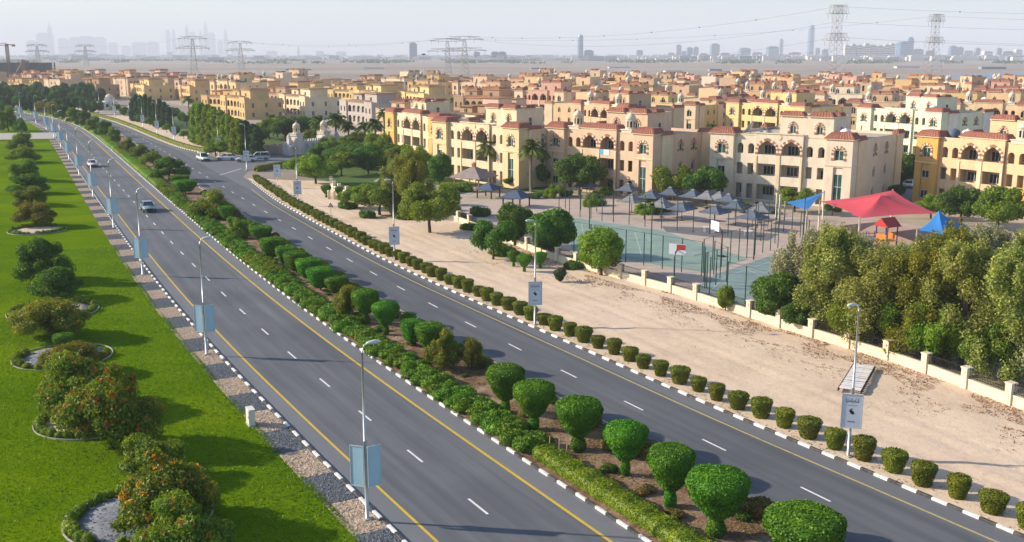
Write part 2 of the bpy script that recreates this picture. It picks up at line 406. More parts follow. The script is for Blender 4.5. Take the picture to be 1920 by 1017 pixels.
def strip(name, A, B, z, mat, S=None, parent=None, nlat=1):
    n = min(len(A), len(B)); V = []; UV = []
    za, zb = z if hasattr(z, '__len__') else (z, z)
    for i in range(n):
        wd = np.linalg.norm(B[i] - A[i])
        for k in range(nlat + 1):
            f = k / nlat; q = A[i] * (1 - f) + B[i] * f
            V.append((q[0], q[1], za * (1 - f) + zb * f)); UV.append((wd * f, S[i] if S is not None else i * 2.0))
    F = [(i * (nlat + 1) + k, i * (nlat + 1) + k + 1, (i + 1) * (nlat + 1) + k + 1, (i + 1) * (nlat + 1) + k) for i in range(n - 1) for k in range(nlat)]
    me = np_mesh(name, np.array(V), np.array(F), [mat], uv=np.array(UV))
    return put(name, me, parent)
def sheet(name, pts, z, mat, label=None, parent=None):
    b = MB(); b.poly([(p[0], p[1], z) for p in pts]); o = b.build(name, mat, parent)
    return tag(o, kind='structure') if parent is None else o
def PXs(l, z=0.0): return [G(*p, z) for p in l]
# ================================================================ SETTING
def struct(o, label, cat='ground'): return tag(o, label, cat, kind='structure')
b = MB(); S0 = 26000
b.poly([(-S0, -400, 0), (S0, -400, 0), (S0, S0, 0), (-S0, S0, 0)])
struct(b.build('desert_ground', m_desert), 'pale beige desert plain reaching out to the hazy horizon', 'desert')

# --- roads
NL = len(LX)
def ray_hit(p, n, Q):
    best = None
    for i in range(len(Q) - 1):
        a, d = Q[i], Q[i + 1] - Q[i]
        den = n[0] * d[1] - n[1] * d[0]
        if abs(den) < 1e-9: continue
        w = a - p
        t = (w[0] * d[1] - w[1] * d[0]) / den; u = (w[0] * n[1] - w[1] * n[0]) / den
        if t > 0 and -1e-6 <= u <= 1 + 1e-6 and (best is None or t < best): best = t
    return best
RALL = np.vstack([RX, R2X])
rko = []
for i in range(NL):
    h = ray_hit(LX[i], np.array([LT[i, 1], -LT[i, 0]]), RALL)
    rko.append(h if h is not None and 20 < h < 40 else (rko[-1] if rko else 28.2))
rko = np.array(rko); rko = np.convolve(np.pad(rko, 3, 'edge'), np.ones(7) / 7, 'valid')
M_R = 18.75
road_l = strip('road', LX, offset(LX, LT, W_L), 0.03, m_asph, LS, nlat=4)
struct(road_l, 'left carriageway of grey asphalt running beside the lawn', 'road')
RB = LX + rko[:, None] * np.stack([LT[:, 1], -LT[:, 0]], 1)
road_r = strip('road', offset(LX, LT, M_R), RB, 0.03, m_asph2, LS, nlat=4)
struct(road_r, 'right carriageway of dark asphalt between planted median and sand verge', 'road')
JP = PXs([(452, 336), (456, 331), (464, 322), (500, 314), (540, 308), (590, 299), (640, 295), (760, 288), (760, 282), (640, 285), (560, 286), (470, 291), (420, 296), (395, 297), (369, 289), (352, 283), (345, 300), (430, 345)])
b = MB(); b.poly([(p[0], p[1], 0.022) for p in JP])
struct(b.build('side_road', m_asph2), 'asphalt side road joining at the junction with white cars', 'road')

def line_mark(name, off, w, mat, s0, s1, parent, z=0.038):
    i0, i1 = np.searchsorted(LS, [s0, s1]); X, T, S = LX[i0:i1], LT[i0:i1], LS[i0:i1]
    o0 = off[i0:i1] if hasattr(off, '__len__') else off
    nrm = np.stack([T[:, 1], -T[:, 0]], 1)
    o0 = o0[:, None] if hasattr(o0, '__len__') else o0
    return strip(name, X + (o0 - w / 2) * nrm, X + (o0 + w / 2) * nrm, z, mat, S, parent)
line_mark('edge_line', 1.45, 0.17, m_yellow_paint, 4, 330, road_l)
line_mark('edge_line', 9.30, 0.20, m_yellow_paint, 4, 560, road_l)
line_mark('edge_line', rko - 1.55, 0.15, m_pale_paint, 4, 178, road_r)
line_mark('edge_line', rko - 1.55, 0.15, m_pale_paint, 245, 520, road_r)
line_mark('edge_line', 19.3, 0.15, m_pale_paint, 4, 520, road_r)
def dashes(off, parent, ph, s1, cyc=8.45, ln=2.3, w=0.15):
    s = ph
    proto = None
    while s < s1:
        p, t = at_s(LX, LT, LS, s); n = np.array([t[1], -t[0]]); q = p + off * n
        a = math.atan2(t[1], t[0])
        if proto is None:
            k = MB(); k.poly([(-ln / 2, -w / 2, 0), (ln / 2, -w / 2, 0), (ln / 2, w / 2, 0), (-ln / 2, w / 2, 0)]); proto = k.mesh('lane_dash', m_white_paint)
        put('lane_dash', proto, parent, (q[0], q[1], 0.039), (0, 0, a)); s += cyc
# phase of the dashes: one has its middle at the surveyed point
def s_of(px, py):
    p = np.array(G(px, py)); d = ((LX - p) ** 2).sum(1); i = d.argmin(); return LS[i] + float((p - LX[i]) @ LT[i])
s_d = s_of(895, 951); dashes(5.30, road_l, s_d - 5 * 8.45 + (0 if s_d > 50 else 0), 480)
s_r = s_of(1525, 929); dashes(22.95, road_r, s_r - 4 * 8.75, 470, 8.75)
a, c = G(412, 329), G(452, 317)
k = MB(); d = np.array(c) - np.array(a); d /= np.linalg.norm(d); n_ = np.array([-d[1], d[0]]) * 0.12
k.poly([(*(np.array(a) + n_), 0.042), (*(np.array(c) + n_), 0.042), (*(np.array(c) - n_), 0.042), (*(np.array(a) - n_), 0.042)]); k.build('stop_line', m_white_paint, road_r)

# --- kerbs, one-metre stones painted black and white by turns
def stone_mesh(mat):
    k = MB(); h, w, L = 0.17, 0.20, 0.985
    pr = [(-w / 2, -0.02), (w / 2, -0.02), (w / 2, h), (-w / 2 + 0.05, h), (-w / 2, h - 0.05)]
    k.add([(x, y, z) for x in (-L / 2, L / 2) for y, z in pr], [(0, 1, 2, 3, 4), (9, 8, 7, 6, 5)] + [(i, i + 5, (i + 1) % 5 + 5, (i + 1) % 5) for i in range(5)])
    return k.mesh('kerb_stone', mat)
st_w, st_b = stone_mesh(m_kerb_white), stone_mesh(m_kerb_black)
def kerb(X, T, S, off, s0, s1, s2, label, flip=False):
    root = thing('kerb', label, 'kerb'); tag(root, kind='structure')
    s = s0; i = 0
    while s < s1:
        p, t = at_s(X, T, S, s + 0.5); q = p + off * np.array([t[1], -t[0]])
        put('kerb_stone', st_w if i % 2 == 0 else st_b, root, (q[0] + random.uniform(-.012, .012), q[1], 0.02 + random.uniform(-.008, .008)),
            (0, 0, math.atan2(t[1], t[0]) + (math.pi if flip else 0) + random.uniform(-.008, .008)))
        s += 1.0; i += 1
    k = MB(); a = None
    while s < s2:
        L = 1.0 if s < s1 + 120 else 2.0
        for e in (s, s + L):
            p, t = at_s(X, T, S, e); n = np.array([t[1], -t[0]])
            if e == s: a = (p + (off - .1) * n, p + (off + .1) * n)
            else:
                c = (p + (off - .1) * n, p + (off + .1) * n)
                k.add([(*a[0], 0.02), (*a[1], 0.02), (*c[1], 0.02), (*c[0], 0.02), (*a[0], .18), (*a[1], .18), (*c[1], .18), (*c[0], .18)],
                      [(4, 5, 6, 7), (0, 1, 5, 4), (2, 3, 7, 6), (1, 2, 6, 5), (3, 0, 4, 7)], i % 2)
        s += L; i += 1
    if k.v:
        o = k.build('kerb_run', [m_kerb_white, m_kerb_black], root); tag(o, kind='stuff')
    return root
kerb(LX, LT, LS, W_L + 0.1, 14.3, 150.3, 560, 'black and white kerb between left carriageway and median hedge')
kerb(RX, RT, RS, 0.1, 14.2, 160.2, 200.2, 'black and white kerb between right carriageway and sand verge', True)
kerb(LX, LT, LS, -0.1, 14.0, 130.0, 560, 'white and grey kerb between gravel strip and left carriageway', True)
kerb(LX, LT, LS, M_R - 0.1, 14.0, 90.0, 520, 'kerb on the median side of the right carriageway', True)
kerb(R2X, R2T, R2S, 0.1, 0.5, 2.5, 300, 'pale kerb of right carriageway beyond the junction', True)

# --- lawn, path, gravel strip
LA = offset(LX, LT, -2.2)
lawn = MB(); i1 = int(np.searchsorted(LS, 600)); GX = []
# the lawn is a fine strip near the road (so that it can undulate a little) and runs far out to the left
nl = 36; V = []; UV = []
for i in range(0, i1):
    n = np.array([LT[i, 1], -LT[i, 0]])
    for kx in range(nl + 1):
        d = 2.2 + (kx / nl) ** 1.7 * 150
        q = LX[i] - d * n
        V.append((q[0], q[1], 0.11 + 0.045 * math.sin(q[0] * .35 + q[1] * .11) * min(1, (d - 2.2) / 3) + 0.03 * math.sin(q[1] * .5)))
F = [(i * (nl + 1) + j, i * (nl + 1) + j + 1, (i + 1) * (nl + 1) + j + 1, (i + 1) * (nl + 1) + j) for i in range(i1 - 1) for j in range(nl)]
struct(put('lawn', np_mesh('lawn', np.array(V), np.array(F), [m_lawn], smooth=True)), 'bright green mown lawn left of the road', 'lawn')
b = MB(); b.poly([(*p, 0.24) for p in PXs([(-60, 265), (40, 263), (100, 262), (112, 254), (100, 250), (40, 251), (-60, 252)])])
struct(b.build('path', m_concrete), 'pale paved path crossing the lawn between trees', 'path')

def stones_mesh(name, mat, L, w, n, seed):
    g = np.random.default_rng(seed); base = np.array([(1, 0, 0), (0, 1, 0), (-1, 0, 0), (0, -1, 0), (.2, .1, 1), (0, 0, -1)], float)
    fc = np.array([(0, 1, 4), (1, 2, 4), (2, 3, 4), (3, 0, 4), (1, 0, 5), (2, 1, 5), (3, 2, 5), (0, 3, 5)])
    V, F = [], []
    for i in range(n):
        s = g.uniform(.03, .075); q = base * g.uniform(.6, 1.25, (6, 1)) * s * np.array([1, g.uniform(.6, 1), .62])
        a = g.uniform(0, 6.28); ca, sa = math.cos(a), math.sin(a)
        q = np.stack([q[:, 0] * ca - q[:, 1] * sa, q[:, 0] * sa + q[:, 1] * ca, q[:, 2]], 1)
        q += np.array([g.uniform(-L / 2 + .08, L / 2 - .08), g.uniform(-w / 2 + .03, w / 2 - .03), g.uniform(.02, .05)])
        F.append(fc + len(V) * 6); V.append(q)
    V = np.vstack(V); F = np.vstack(F); nb = len(V)
    # a lumpy bed under the stones
    nx, ny = 18, 8; X, Y = np.meshgrid(np.linspace(-L / 2, L / 2, nx), np.linspace(-w / 2, w / 2, ny), indexing='ij')
    Z = g.uniform(-.02, .04, X.shape); B = np.stack([X, Y + g.uniform(-.03, .03, X.shape), Z], -1).reshape(-1, 3)
    q = [(i * ny + j, i * ny + j + 1, (i + 1) * ny + j + 1) for i in range(nx - 1) for j in range(ny - 1)] + [(i * ny + j, (i + 1) * ny + j + 1, (i + 1) * ny + j) for i in range(nx - 1) for j in range(ny - 1)]
    return np_mesh(name, np.vstack([V, B]), np.vstack([F, np.array(q) + nb]), [mat])
PL = 4.27
gm = {(c, v): stones_mesh('gravel_patch', (m_stone_grey, m_stone_tan)[c], PL, 1.95, 1300, 10 * c + v) for c in (0, 1) for v in (0, 1)}
gv = thing('gravel_strip', 'strip of alternating grey and tan gravel patches between lawn and road', 'gravel'); tag(gv, kind='structure')
s_p = s_of(496, 772); s = s_p - 14 * PL / 1.0; i = 0
while s < s_p + 95 * PL:
    if s > 4:
        p, t = at_s(LX, LT, LS, s + PL / 2); q = p - 1.2 * np.array([t[1], -t[0]])
        put('gravel_patch', gm[(i % 2, random.randint(0, 1))], gv, (q[0], q[1], 0.10), (0, 0, math.atan2(t[1], t[0])))
    s += PL; i += 1

# --- median soil
MA, MBR = offset(LX, LT, W_L + 0.2), offset(LX, LT, M_R - 0.2)
n = 14; V = []
for i in range(NL):
    for j in range(n + 1):
        q = MA[i] * (1 - j / n) + MBR[i] * j / n
        V.append((q[0], q[1], 0.13 + 0.10 * math.sin(math.pi * j / n) + (random.uniform(-.05, .05) if 0 < j < n else 0)))
F = [(i * (n + 1) + j, i * (n + 1) + j + 1, (i + 1) * (n + 1) + j + 1, (i + 1) * (n + 1) + j) for i in range(NL - 1) for j in range(n)]
struct(put('median_soil', np_mesh('median_soil', np.array(V), np.array(F), [m_soil], smooth=True)), 'brown planting soil of the median between the two carriageways', 'soil')

# --- sand verge and boundary wall
WALLP = [(46.0, 50.0), (41.6, 58.5), (36.64, 68.3), (31.7, 79.6), (27.4, 86.6), (24.07, 92.4), (20.7, 98.5), (17.25, 104.4), (12.0, 111.9), (5.25, 122.2), (-2.0, 137.5), (-8.5, 151.5), (-17.5, 164.0), (-27, 176.0), (-33, 187), (-36, 200)]
WX, WT, WS = smooth_line(WALLP, 1.0, it=0)
A = offset(RX, RT, 0.2); nA = 150; ia = np.linspace(0, len(A) - 1, nA)
A2 = np.stack([np.interp(ia, np.arange(len(A)), A[:, k]) for k in (0, 1)], 1)
iw = np.linspace(0, len(WX) - 1, nA); B2 = np.stack([np.interp(iw, np.arange(len(WX)), WX[:, k]) for k in (0, 1)], 1)
n = 46; V = []
from mathutils import noise as mnoise
for i in range(nA):
    for j in range(n + 1):
        q = A2[i] * (1 - j / n) + B2[i] * j / n
        e = min(1, j / 4)
        tr = 0.0
        for tj in (9, 13.5, 21, 25):      # shallow wheel tracks along the verge
            tr -= 0.05 * math.exp(-((j + 2.0 * math.sin(i * .07) - tj) / 0.8) ** 2)
        V.append((q[0], q[1], 0.15 + e * (0.10 * mnoise.noise((q[0] * .25, q[1] * .25, 0)) + 0.06 * mnoise.noise((q[0] * 1.1, q[1] * 1.1, 3)) + tr)))
F = [(i * (n + 1) + j, i * (n + 1) + j + 1, (i + 1) * (n + 1) + j + 1, (i + 1) * (n + 1) + j) for i in range(nA - 1) for j in range(n)]
struct(put('sand_verge', np_mesh('sand_verge', np.array(V), np.array(F), [m_sand], smooth=True)), 'open strip of rutted beige sand between road and boundary wall', 'sand')
strip_o = strip('sand_verge', offset(R2X, R2T, 0.3), offset(R2X, R2T, 11.5), 0.08, m_sand, R2S)
struct(strip_o, 'sand verge with banner poles beyond the junction', 'sand')
m_paving = plain('pinkish_paving', (0.49, 0.39, 0.33), 0.9, 0.12, 0.5, world=True, bmp=0.2, bscale=6)
m_compound = plain('compound_ground', (0.42, 0.35, 0.27), 0.95, 0.2, 0.15, world=True)
cg = [tuple(p) for p in WX[::4]] + PXs([(620, 300), (760, 284)]) + [(-60, 330), (-140, 470), (-330, 760), (700, 760), (420, 300), (140, 40)]
struct(sheet('compound_ground', cg, 0.012, m_compound), 'beige ground of the walled housing compound', 'ground')
struct(sheet('paving', PXs([(850, 385), (1000, 360), (1280, 380), (1560, 400), (1760, 430), (1900, 470), (1700, 560), (1420, 590), (1180, 540), (1060, 500), (930, 440)]), 0.030, m_paving), 'pinkish paving round the sports courts and shade umbrellas', 'paving')
m_court = plain('court_green', (0.235, 0.325, 0.285), 0.85, 0.16, 0.35, world=True)
m_court_b = plain('court_blue_green', (0.225, 0.300, 0.295), 0.85, 0.14, 0.35, world=True)
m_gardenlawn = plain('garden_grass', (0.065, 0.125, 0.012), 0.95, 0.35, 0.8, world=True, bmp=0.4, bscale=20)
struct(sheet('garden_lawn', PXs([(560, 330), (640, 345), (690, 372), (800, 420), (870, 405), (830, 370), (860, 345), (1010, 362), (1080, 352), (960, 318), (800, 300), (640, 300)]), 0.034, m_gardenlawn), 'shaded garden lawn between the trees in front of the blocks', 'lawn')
struct(sheet('path', PXs([(700, 341), (790, 350), (880, 366), (890, 361), (800, 344), (710, 335)]), 0.042, m_concrete), 'pale garden path curving past the gazebo', 'path')
struct(sheet('car_park', PXs([(1600, 400), (1720, 388), (1740, 330), (1690, 305), (1640, 318)]), 0.033, m_asph2), 'asphalt car park between the cream block and the ochre block', 'car park')
m_water = None
mw_, t_, p_ = nodes('lake_water'); p_.inputs['Base Color'].default_value = (0.045, 0.085, 0.16, 1); p_.inputs['Roughness'].default_value = 0.25
bump(t_, p_, nz(t_, 0.15, 4, wpos(t_)), 0.4, 0.5)
struct(sheet('lake_water', PXs([(1690, 158), (1780, 160), (1990, 168), (2100, 150), (2100, 131), (1960, 134), (1800, 139), (1720, 146)]), 0.02, mw_), 'blue lake behind the rooftops at the far right', 'water')

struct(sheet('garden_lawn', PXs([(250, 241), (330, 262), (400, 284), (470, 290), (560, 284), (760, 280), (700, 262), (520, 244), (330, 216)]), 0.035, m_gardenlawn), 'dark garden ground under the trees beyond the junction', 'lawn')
# ================================================================ PLANTS
def sphere_pts(n, g):
    v = g.normal(size=(n, 3)); return v / np.linalg.norm(v, axis=1)[:, None]
ICO_V, ICO_F = None, None
def ico(sub=2):
    import bmesh
    bm = bmesh.new(); bmesh.ops.create_icosphere(bm, subdivisions=sub, radius=1.0)
    v = np.array([q.co[:] for q in bm.verts]); f = np.array([[q.index for q in fc.verts] for fc in bm.faces]); bm.free(); return v, f
ICO2 = ico(2); ICO3 = ico(3)
def leaf_quads(C, N, size, g, spread=0.7, aspect=0.55):
    """one small rhombic leaf for every centre"""
    n = len(C); D = N + spread * g.normal(size=(n, 3)); D /= np.linalg.norm(D, axis=1)[:, None]
    A = np.cross(D, g.normal(size=(n, 3))); A /= np.linalg.norm(A, axis=1)[:, None] + 1e-9
    B = np.cross(D, A); s = size * g.uniform(.65, 1.35, (n, 1))
    V = np.stack([C - A * s, C + B * s * aspect + D * s * .12, C + A * s, C - B * s * aspect + D * s * .12], 1).reshape(-1, 3)
    return V, np.arange(n * 4).reshape(n, 4)
def crown_mesh(name, blobs, n, size, mat, seed, core=0.74, spread=0.7, jit=(0.82, 1.06), droop=0.0):
    """leaves over and inside a set of ellipsoidal clumps (c, r) with a rough core of the same foliage inside each"""
    g = np.random.default_rng(seed); C0 = np.array([b[0] for b in blobs], float); Rr = np.array([b[1] for b in blobs], float)
    area = (Rr[:, 0] * Rr[:, 1] + Rr[:, 0] * Rr[:, 2] + Rr[:, 1] * Rr[:, 2]); w = area / area.sum()
    pick = g.choice(len(blobs), size=int(n * 1.5), p=w); d = sphere_pts(len(pick), g)
    P = C0[pick] + d * Rr[pick] * g.uniform(jit[0], jit[1], (len(pick), 1))
    keep = np.ones(len(P), bool)
    for i in range(len(blobs)):
        q = (((P - C0[i]) / Rr[i]) ** 2).sum(1); keep &= ~((q < 0.55) & (pick != i))
    P, d = P[keep][:n], d[keep][:n]
    Nn = d / Rr[pick[keep][:n]]; Nn /= np.linalg.norm(Nn, axis=1)[:, None]
    P[:, 2] -= droop * g.uniform(0, 1, len(P)) ** 2
    V, F = leaf_quads(P, Nn, size, g, spread)
    Vs, Fs = [V], [np.concatenate([F[:, [0, 1, 2]], F[:, [0, 2, 3]]])]; base = len(V)
    if core:
        iv, if_ = ICO2
        for i in range(len(blobs)):
            nv = iv * (core + g.uniform(-.10, .10, (len(iv), 1))) * Rr[i] + C0[i]
            Vs.append(nv); Fs.append(if_ + base); base += len(nv)
    return np_mesh(name, np.vstack(Vs), np.vstack(Fs), [mat])
def trunk_mesh(name, H, r, limbs, mat, seed, lean=0.15):
    g = random.Random(seed); k = MB()
    p = [(0, 0, -0.15), (g.uniform(-lean, lean) * .3, g.uniform(-lean, lean) * .3, H * .5), (g.uniform(-lean, lean), g.uniform(-lean, lean), H)]
    k.tube(p, [r * 1.25, r * .95, r * .7], 7)
    for e in limbs:
        m = [(p[2][0] * .6 + e[0] * .4), (p[2][1] * .6 + e[1] * .4), H * .55 + e[2] * .45]
        k.tube([p[2], m, e], [r * .6, r * .42, r * .16], 5)
    return k.mesh(name, mat, True)

def spreading(seed, H, Rx, n_blob, flat=0.42, trunk=None, r_blob=(0.22, 0.36)):
    """clumps of a low spreading crown"""
    g = random.Random(seed); out = []
    for i in range(n_blob):
        a = 2.399 * i + g.uniform(-.3, .3); rr = math.sqrt((i + .5) / n_blob) * Rx * .74
        z = H * .84 - (rr / Rx) ** 2 * H * .80 + g.uniform(-.10, .05) * H
        s = g.choice([g.uniform(*r_blob), g.uniform(*r_blob), r_blob[0] * .65]) * Rx; jx, jy = g.uniform(-.16, .16) * Rx, g.uniform(-.16, .16) * Rx; z += g.choice([0, 0, .09 * H, -.05 * H])
        out.append(((rr * math.cos(a) + jx, rr * math.sin(a) + jy, z - s * .35), (s, s * g.uniform(.85, 1.15), s * g.uniform(.62, .85))))
    return out
PROTO = {}
def proto_tree(key, crown, trunk, blossom=None): PROTO[key] = (crown, trunk, blossom)
def blossom_mesh(name, blobs, n, size, mat, seed, patch=0.5):
    """flowers in patches over the upper side of the crown"""
    g = np.random.default_rng(seed); C0 = np.array([b[0] for b in blobs], float); Rr = np.array([b[1] for b in blobs], float)
    pick = g.choice(len(blobs), size=n * 6); d = sphere_pts(len(pick), g); d[:, 2] = np.abs(d[:, 2]) * 1.0 + .02
    d /= np.linalg.norm(d, axis=1)[:, None]
    P = C0[pick] + d * Rr[pick] * g.uniform(.98, 1.1, (len(pick), 1))
    f = np.array([mnoise.noise((p[0] * 1.9 + seed, p[1] * 1.9, p[2] * 1.9)) for p in P]); keep = f > np.quantile(f, 1 - patch * .3)
    for i in range(len(blobs)):
        q = (((P - C0[i]) / Rr[i]) ** 2).sum(1); keep &= ~((q < 0.8) & (pick != i))
    P, d = P[keep][:n], d[keep][:n]
    V, F = leaf_quads(P, d, size, g, .6, .8); return np_mesh(name, V, np.concatenate([F[:, [0, 1, 2]], F[:, [0, 2, 3]]]), [mat])

# five spreading lawn trees (about 4.6 m tall, 6.4 m wide), with and without orange flowers
for i, (mt, fl, pat, H, Rx, nb) in enumerate([(f_lawn_tree, f_flower, .5, 4.6, 3.2, 26), (f_lawn_tree, f_flower, .35, 4.2, 3.1, 24), (f_lawn_tree, None, 0, 4.3, 3.0, 22),
                                            (f_olive, f_flower, .22, 4.2, 3.2, 24), (f_round, None, 0, 4.6, 2.9, 24)]):
    bl = spreading(40 + i, H, Rx, nb)
    lm = [(q[0][0] * .8, q[0][1] * .8, q[0][2] - .2) for q in bl[::3]]
    proto_tree('lawn%d' % i, crown_mesh('crown', bl, 12500, .105, mt, 60 + i, core=.52, jit=(.55, 1.24)), trunk_mesh('trunk', H * .34, .15, lm, m_bark, i),
               blossom_mesh('blossom', bl, int(1500 * pat), .10, fl, 80 + i, pat) if fl else None)
# dense round tree
def ball(seed, H, Rx, Rz, n, zc):
    g = random.Random(seed); out = [((0, 0, zc), (Rx * .8, Rx * .8, Rz * .8))]
    for i in range(n):
        v = Vector((g.gauss(0, 1), g.gauss(0, 1), g.gauss(0, 1))).normalized(); s = g.uniform(.34, .48)
        out.append(((v.x * Rx * .62, v.y * Rx * .62, zc + v.z * Rz * .62), (Rx * s, Rx * s, Rz * s)))
    return out
for i, (mt, n) in enumerate([(f_round, 16), (f_lime, 16), (f_dark, 14)]):
    bl = ball(7 + i, 5, 2.3, 2.3, n, 2.9)
    proto_tree('round%d' % i, crown_mesh('crown', bl, 7500, .12, mt, 100 + i, core=.76, jit=(.85, 1.06)), trunk_mesh('trunk', 1.6, .16, [(0.6, .3, 2.6), (-.5, .4, 2.7)], m_bark, 5 + i))
# open leafy garden trees (wider, lumpy)
for i, mt in enumerate([f_round, f_lime, f_lawn_tree]):
    g = random.Random(300 + i); bl = []
    for k_ in range(15):
        a = g.uniform(0, 6.28); rr = g.uniform(.2, 1) ** .6 * 2.1; z = 2.0 + g.uniform(0, 1) * 2.6 * (1.15 - rr / 3.4); s = g.uniform(.7, 1.15)
        bl.append(((rr * math.cos(a), rr * math.sin(a), z), (s, s, s * .85)))
    proto_tree('leafy%d' % i, crown_mesh('crown', bl, 6500, .125, mt, 130 + i, core=.64, jit=(.72, 1.12)), trunk_mesh('trunk', 1.9, .15, [(q[0][0] * .8, q[0][1] * .8, q[0][2]) for q in bl[::3]], m_bark, 30 + i))
# tall feathery trees (drooping plumes) for the grove behind the wall
for i, mt in enumerate([f_feather, f_feather, f_grey, f_olive]):
    g = random.Random(500 + i); bl = []
    for k_ in range(46):
        a = g.uniform(0, 6.28); z = 1.0 + 7.6 * (k_ + .5) / 46; env = (0.8 + 2.6 * math.sin(math.pi * min(1, (z + .6) / 10.2)) ** .7)
        rr = g.uniform(.15, 1) ** .7 * env * .80; s = g.uniform(.42, .80)
        bl.append(((rr * math.cos(a), rr * math.sin(a), z), (s, s, s * g.uniform(1.2, 1.9))))
    for k_ in range(16):
        a = g.uniform(0, 6.28); rr = g.uniform(0, 2.2); bl.append(((rr * math.cos(a), rr * math.sin(a), g.uniform(7.6, 9.4) - rr * .3), (.32, .32, g.uniform(.7, 1.2))))
    proto_tree('feather%d' % i, crown_mesh('crown', bl, 26000, .10, mt, 150 + i, core=.42, jit=(.45, 1.35), spread=1.0, droop=.35), trunk_mesh('trunk', 3.4, .17, [(q[0][0] * .7, q[0][1] * .7, q[0][2]) for q in bl[::4]], m_bark, 60 + i))
# columnar clipped trees
for i, mt in enumerate([f_lime, f_dark]):
    g = random.Random(700 + i); bl = [((g.uniform(-.25, .25), g.uniform(-.25, .25), .9 + k_ * .62), (g.uniform(.8, 1.05) * (1 - .045 * k_), g.uniform(.8, 1.05) * (1 - .045 * k_), .75)) for k_ in range(10)]
    proto_tree('column%d' % i, crown_mesh('crown', bl, 4200, .13, mt, 170 + i, core=.74), trunk_mesh('trunk', 1.0, .12, [], m_bark, 3))
# palm
def palm_mesh(seed, H):
    g = random.Random(seed); V, F = [], []
    for f in range(58):
        az = g.uniform(0, 6.28); el = g.uniform(-.55, 1.3); L = g.uniform(2.2, 3.1)
        ca, sa = math.cos(az), math.sin(az); pts = []
        for j in range(9):
            u = j / 8; r = L * u * math.cos(el) * (1 - .12 * u); z = H + L * u * math.sin(el) - 1.35 * u * u * (1.1 if el > 0 else .55); pts.append(Vector((r * ca, r * sa, z)))
        side = Vector((-sa, ca, 0))
        for j in range(8):
            for sgn in (-1, 1):
                for q in (0.2, .7):
                    p = pts[j].lerp(pts[j + 1], q); d = (pts[j + 1] - pts[j]).normalized()
                    w = .74 * math.sin(math.pi * min(1, .12 + (j + q) / 9)) ** .7
                    e = p + (side * sgn * .8 + d * .65 + Vector((0, 0, -.45))) * w
                    b0 = len(V); V += [p - d * .09, e, p + d * .13]; F.append((b0, b0 + 1, b0 + 2))
    me = np_mesh('crown', np.array([v[:] for v in V]), np.array(F), [f_palm]); return me
def palm_trunk(H, seed):
    k = MB(); g = random.Random(seed); n = 12
    k.tube([(0.12 * math.sin(j * .3), 0, H * j / n - (0.2 if j == 0 else 0)) for j in range(n + 1)], [.26 - .10 * j / n + (.02 if j % 2 else -.01) for j in range(n + 1)], 8)
    k.lathe([(.12, H - .5), (.34, H - .15), (.30, H + .2), (.1, H + .35)], 8); return k.mesh('trunk', m_palmbark, True)
for i in (0, 1): proto_tree('palm%d' % i, palm_mesh(i + 3, 6.2), palm_trunk(6.2, i))
# generic small shrub and ground cover clump
for i, mt in enumerate([f_hedge, f_hedge2, f_dryshrub, f_round]):
    g = random.Random(800 + i); bl = [((g.uniform(-.5, .5), g.uniform(-.5, .5), g.uniform(.25, .5)), (g.uniform(.4, .6), g.uniform(.4, .6), g.uniform(.32, .45))) for _ in range(7)]
    PROTO['shrub%d' % i] = (crown_mesh('foliage', bl, 1700, .075, mt, 190 + i, core=.8, jit=(.85, 1.12)), None, None)

def plant(key, name, label, cat, x, y, z=0.0, sx=1.0, sz=1.0, rz=None, group=None):
    c, t, f = PROTO[key]
    if t is None:
        o = put(name, c, None, (x, y, z), (0, 0, random.uniform(0, 6.28) if rz is None else rz), (sx, sx, sz)); return tag(o, label, cat, group)
    o = thing(name, label, cat, (x, y, z), random.uniform(0, 6.28) if rz is None else rz, group, (sx, sx, sz))
    put('trunk', t, o); dz = -.4 if key.startswith('lawn') else 0.0; put('crown', c, o, (0, 0, dz))
    if f: put('blossom', f, o, (0, 0, dz))
    return o
PSIZE = {'lawn': (6.4, 4.4), 'round': (4.6, 5.2), 'leafy': (5.4, 5.0), 'feather': (6.4, 10.2), 'column': (2.0, 6.9), 'palm': (4.9, 8.3)}
def plant_px(key, name, label, cat, cx, by, wpx, hpx, z=0.05, group=None):
    """a tree whose foot, width and height were read off the photograph"""
    x, y = G(cx, by, z); m = mscale(by); w0, h0 = PSIZE[key.rstrip('0123456789')]
    # height: photo pixels on a vertical at that distance
    lo, hi = 0.2, 40
    for _ in range(40):
        md = (lo + hi) / 2
        if by - PX(x, y, md)[1] < hpx: lo = md
        else: hi = md
    return plant(key, name, label, cat, x, y, z, max(.25, wpx * m / w0), lo / h0, group=group)

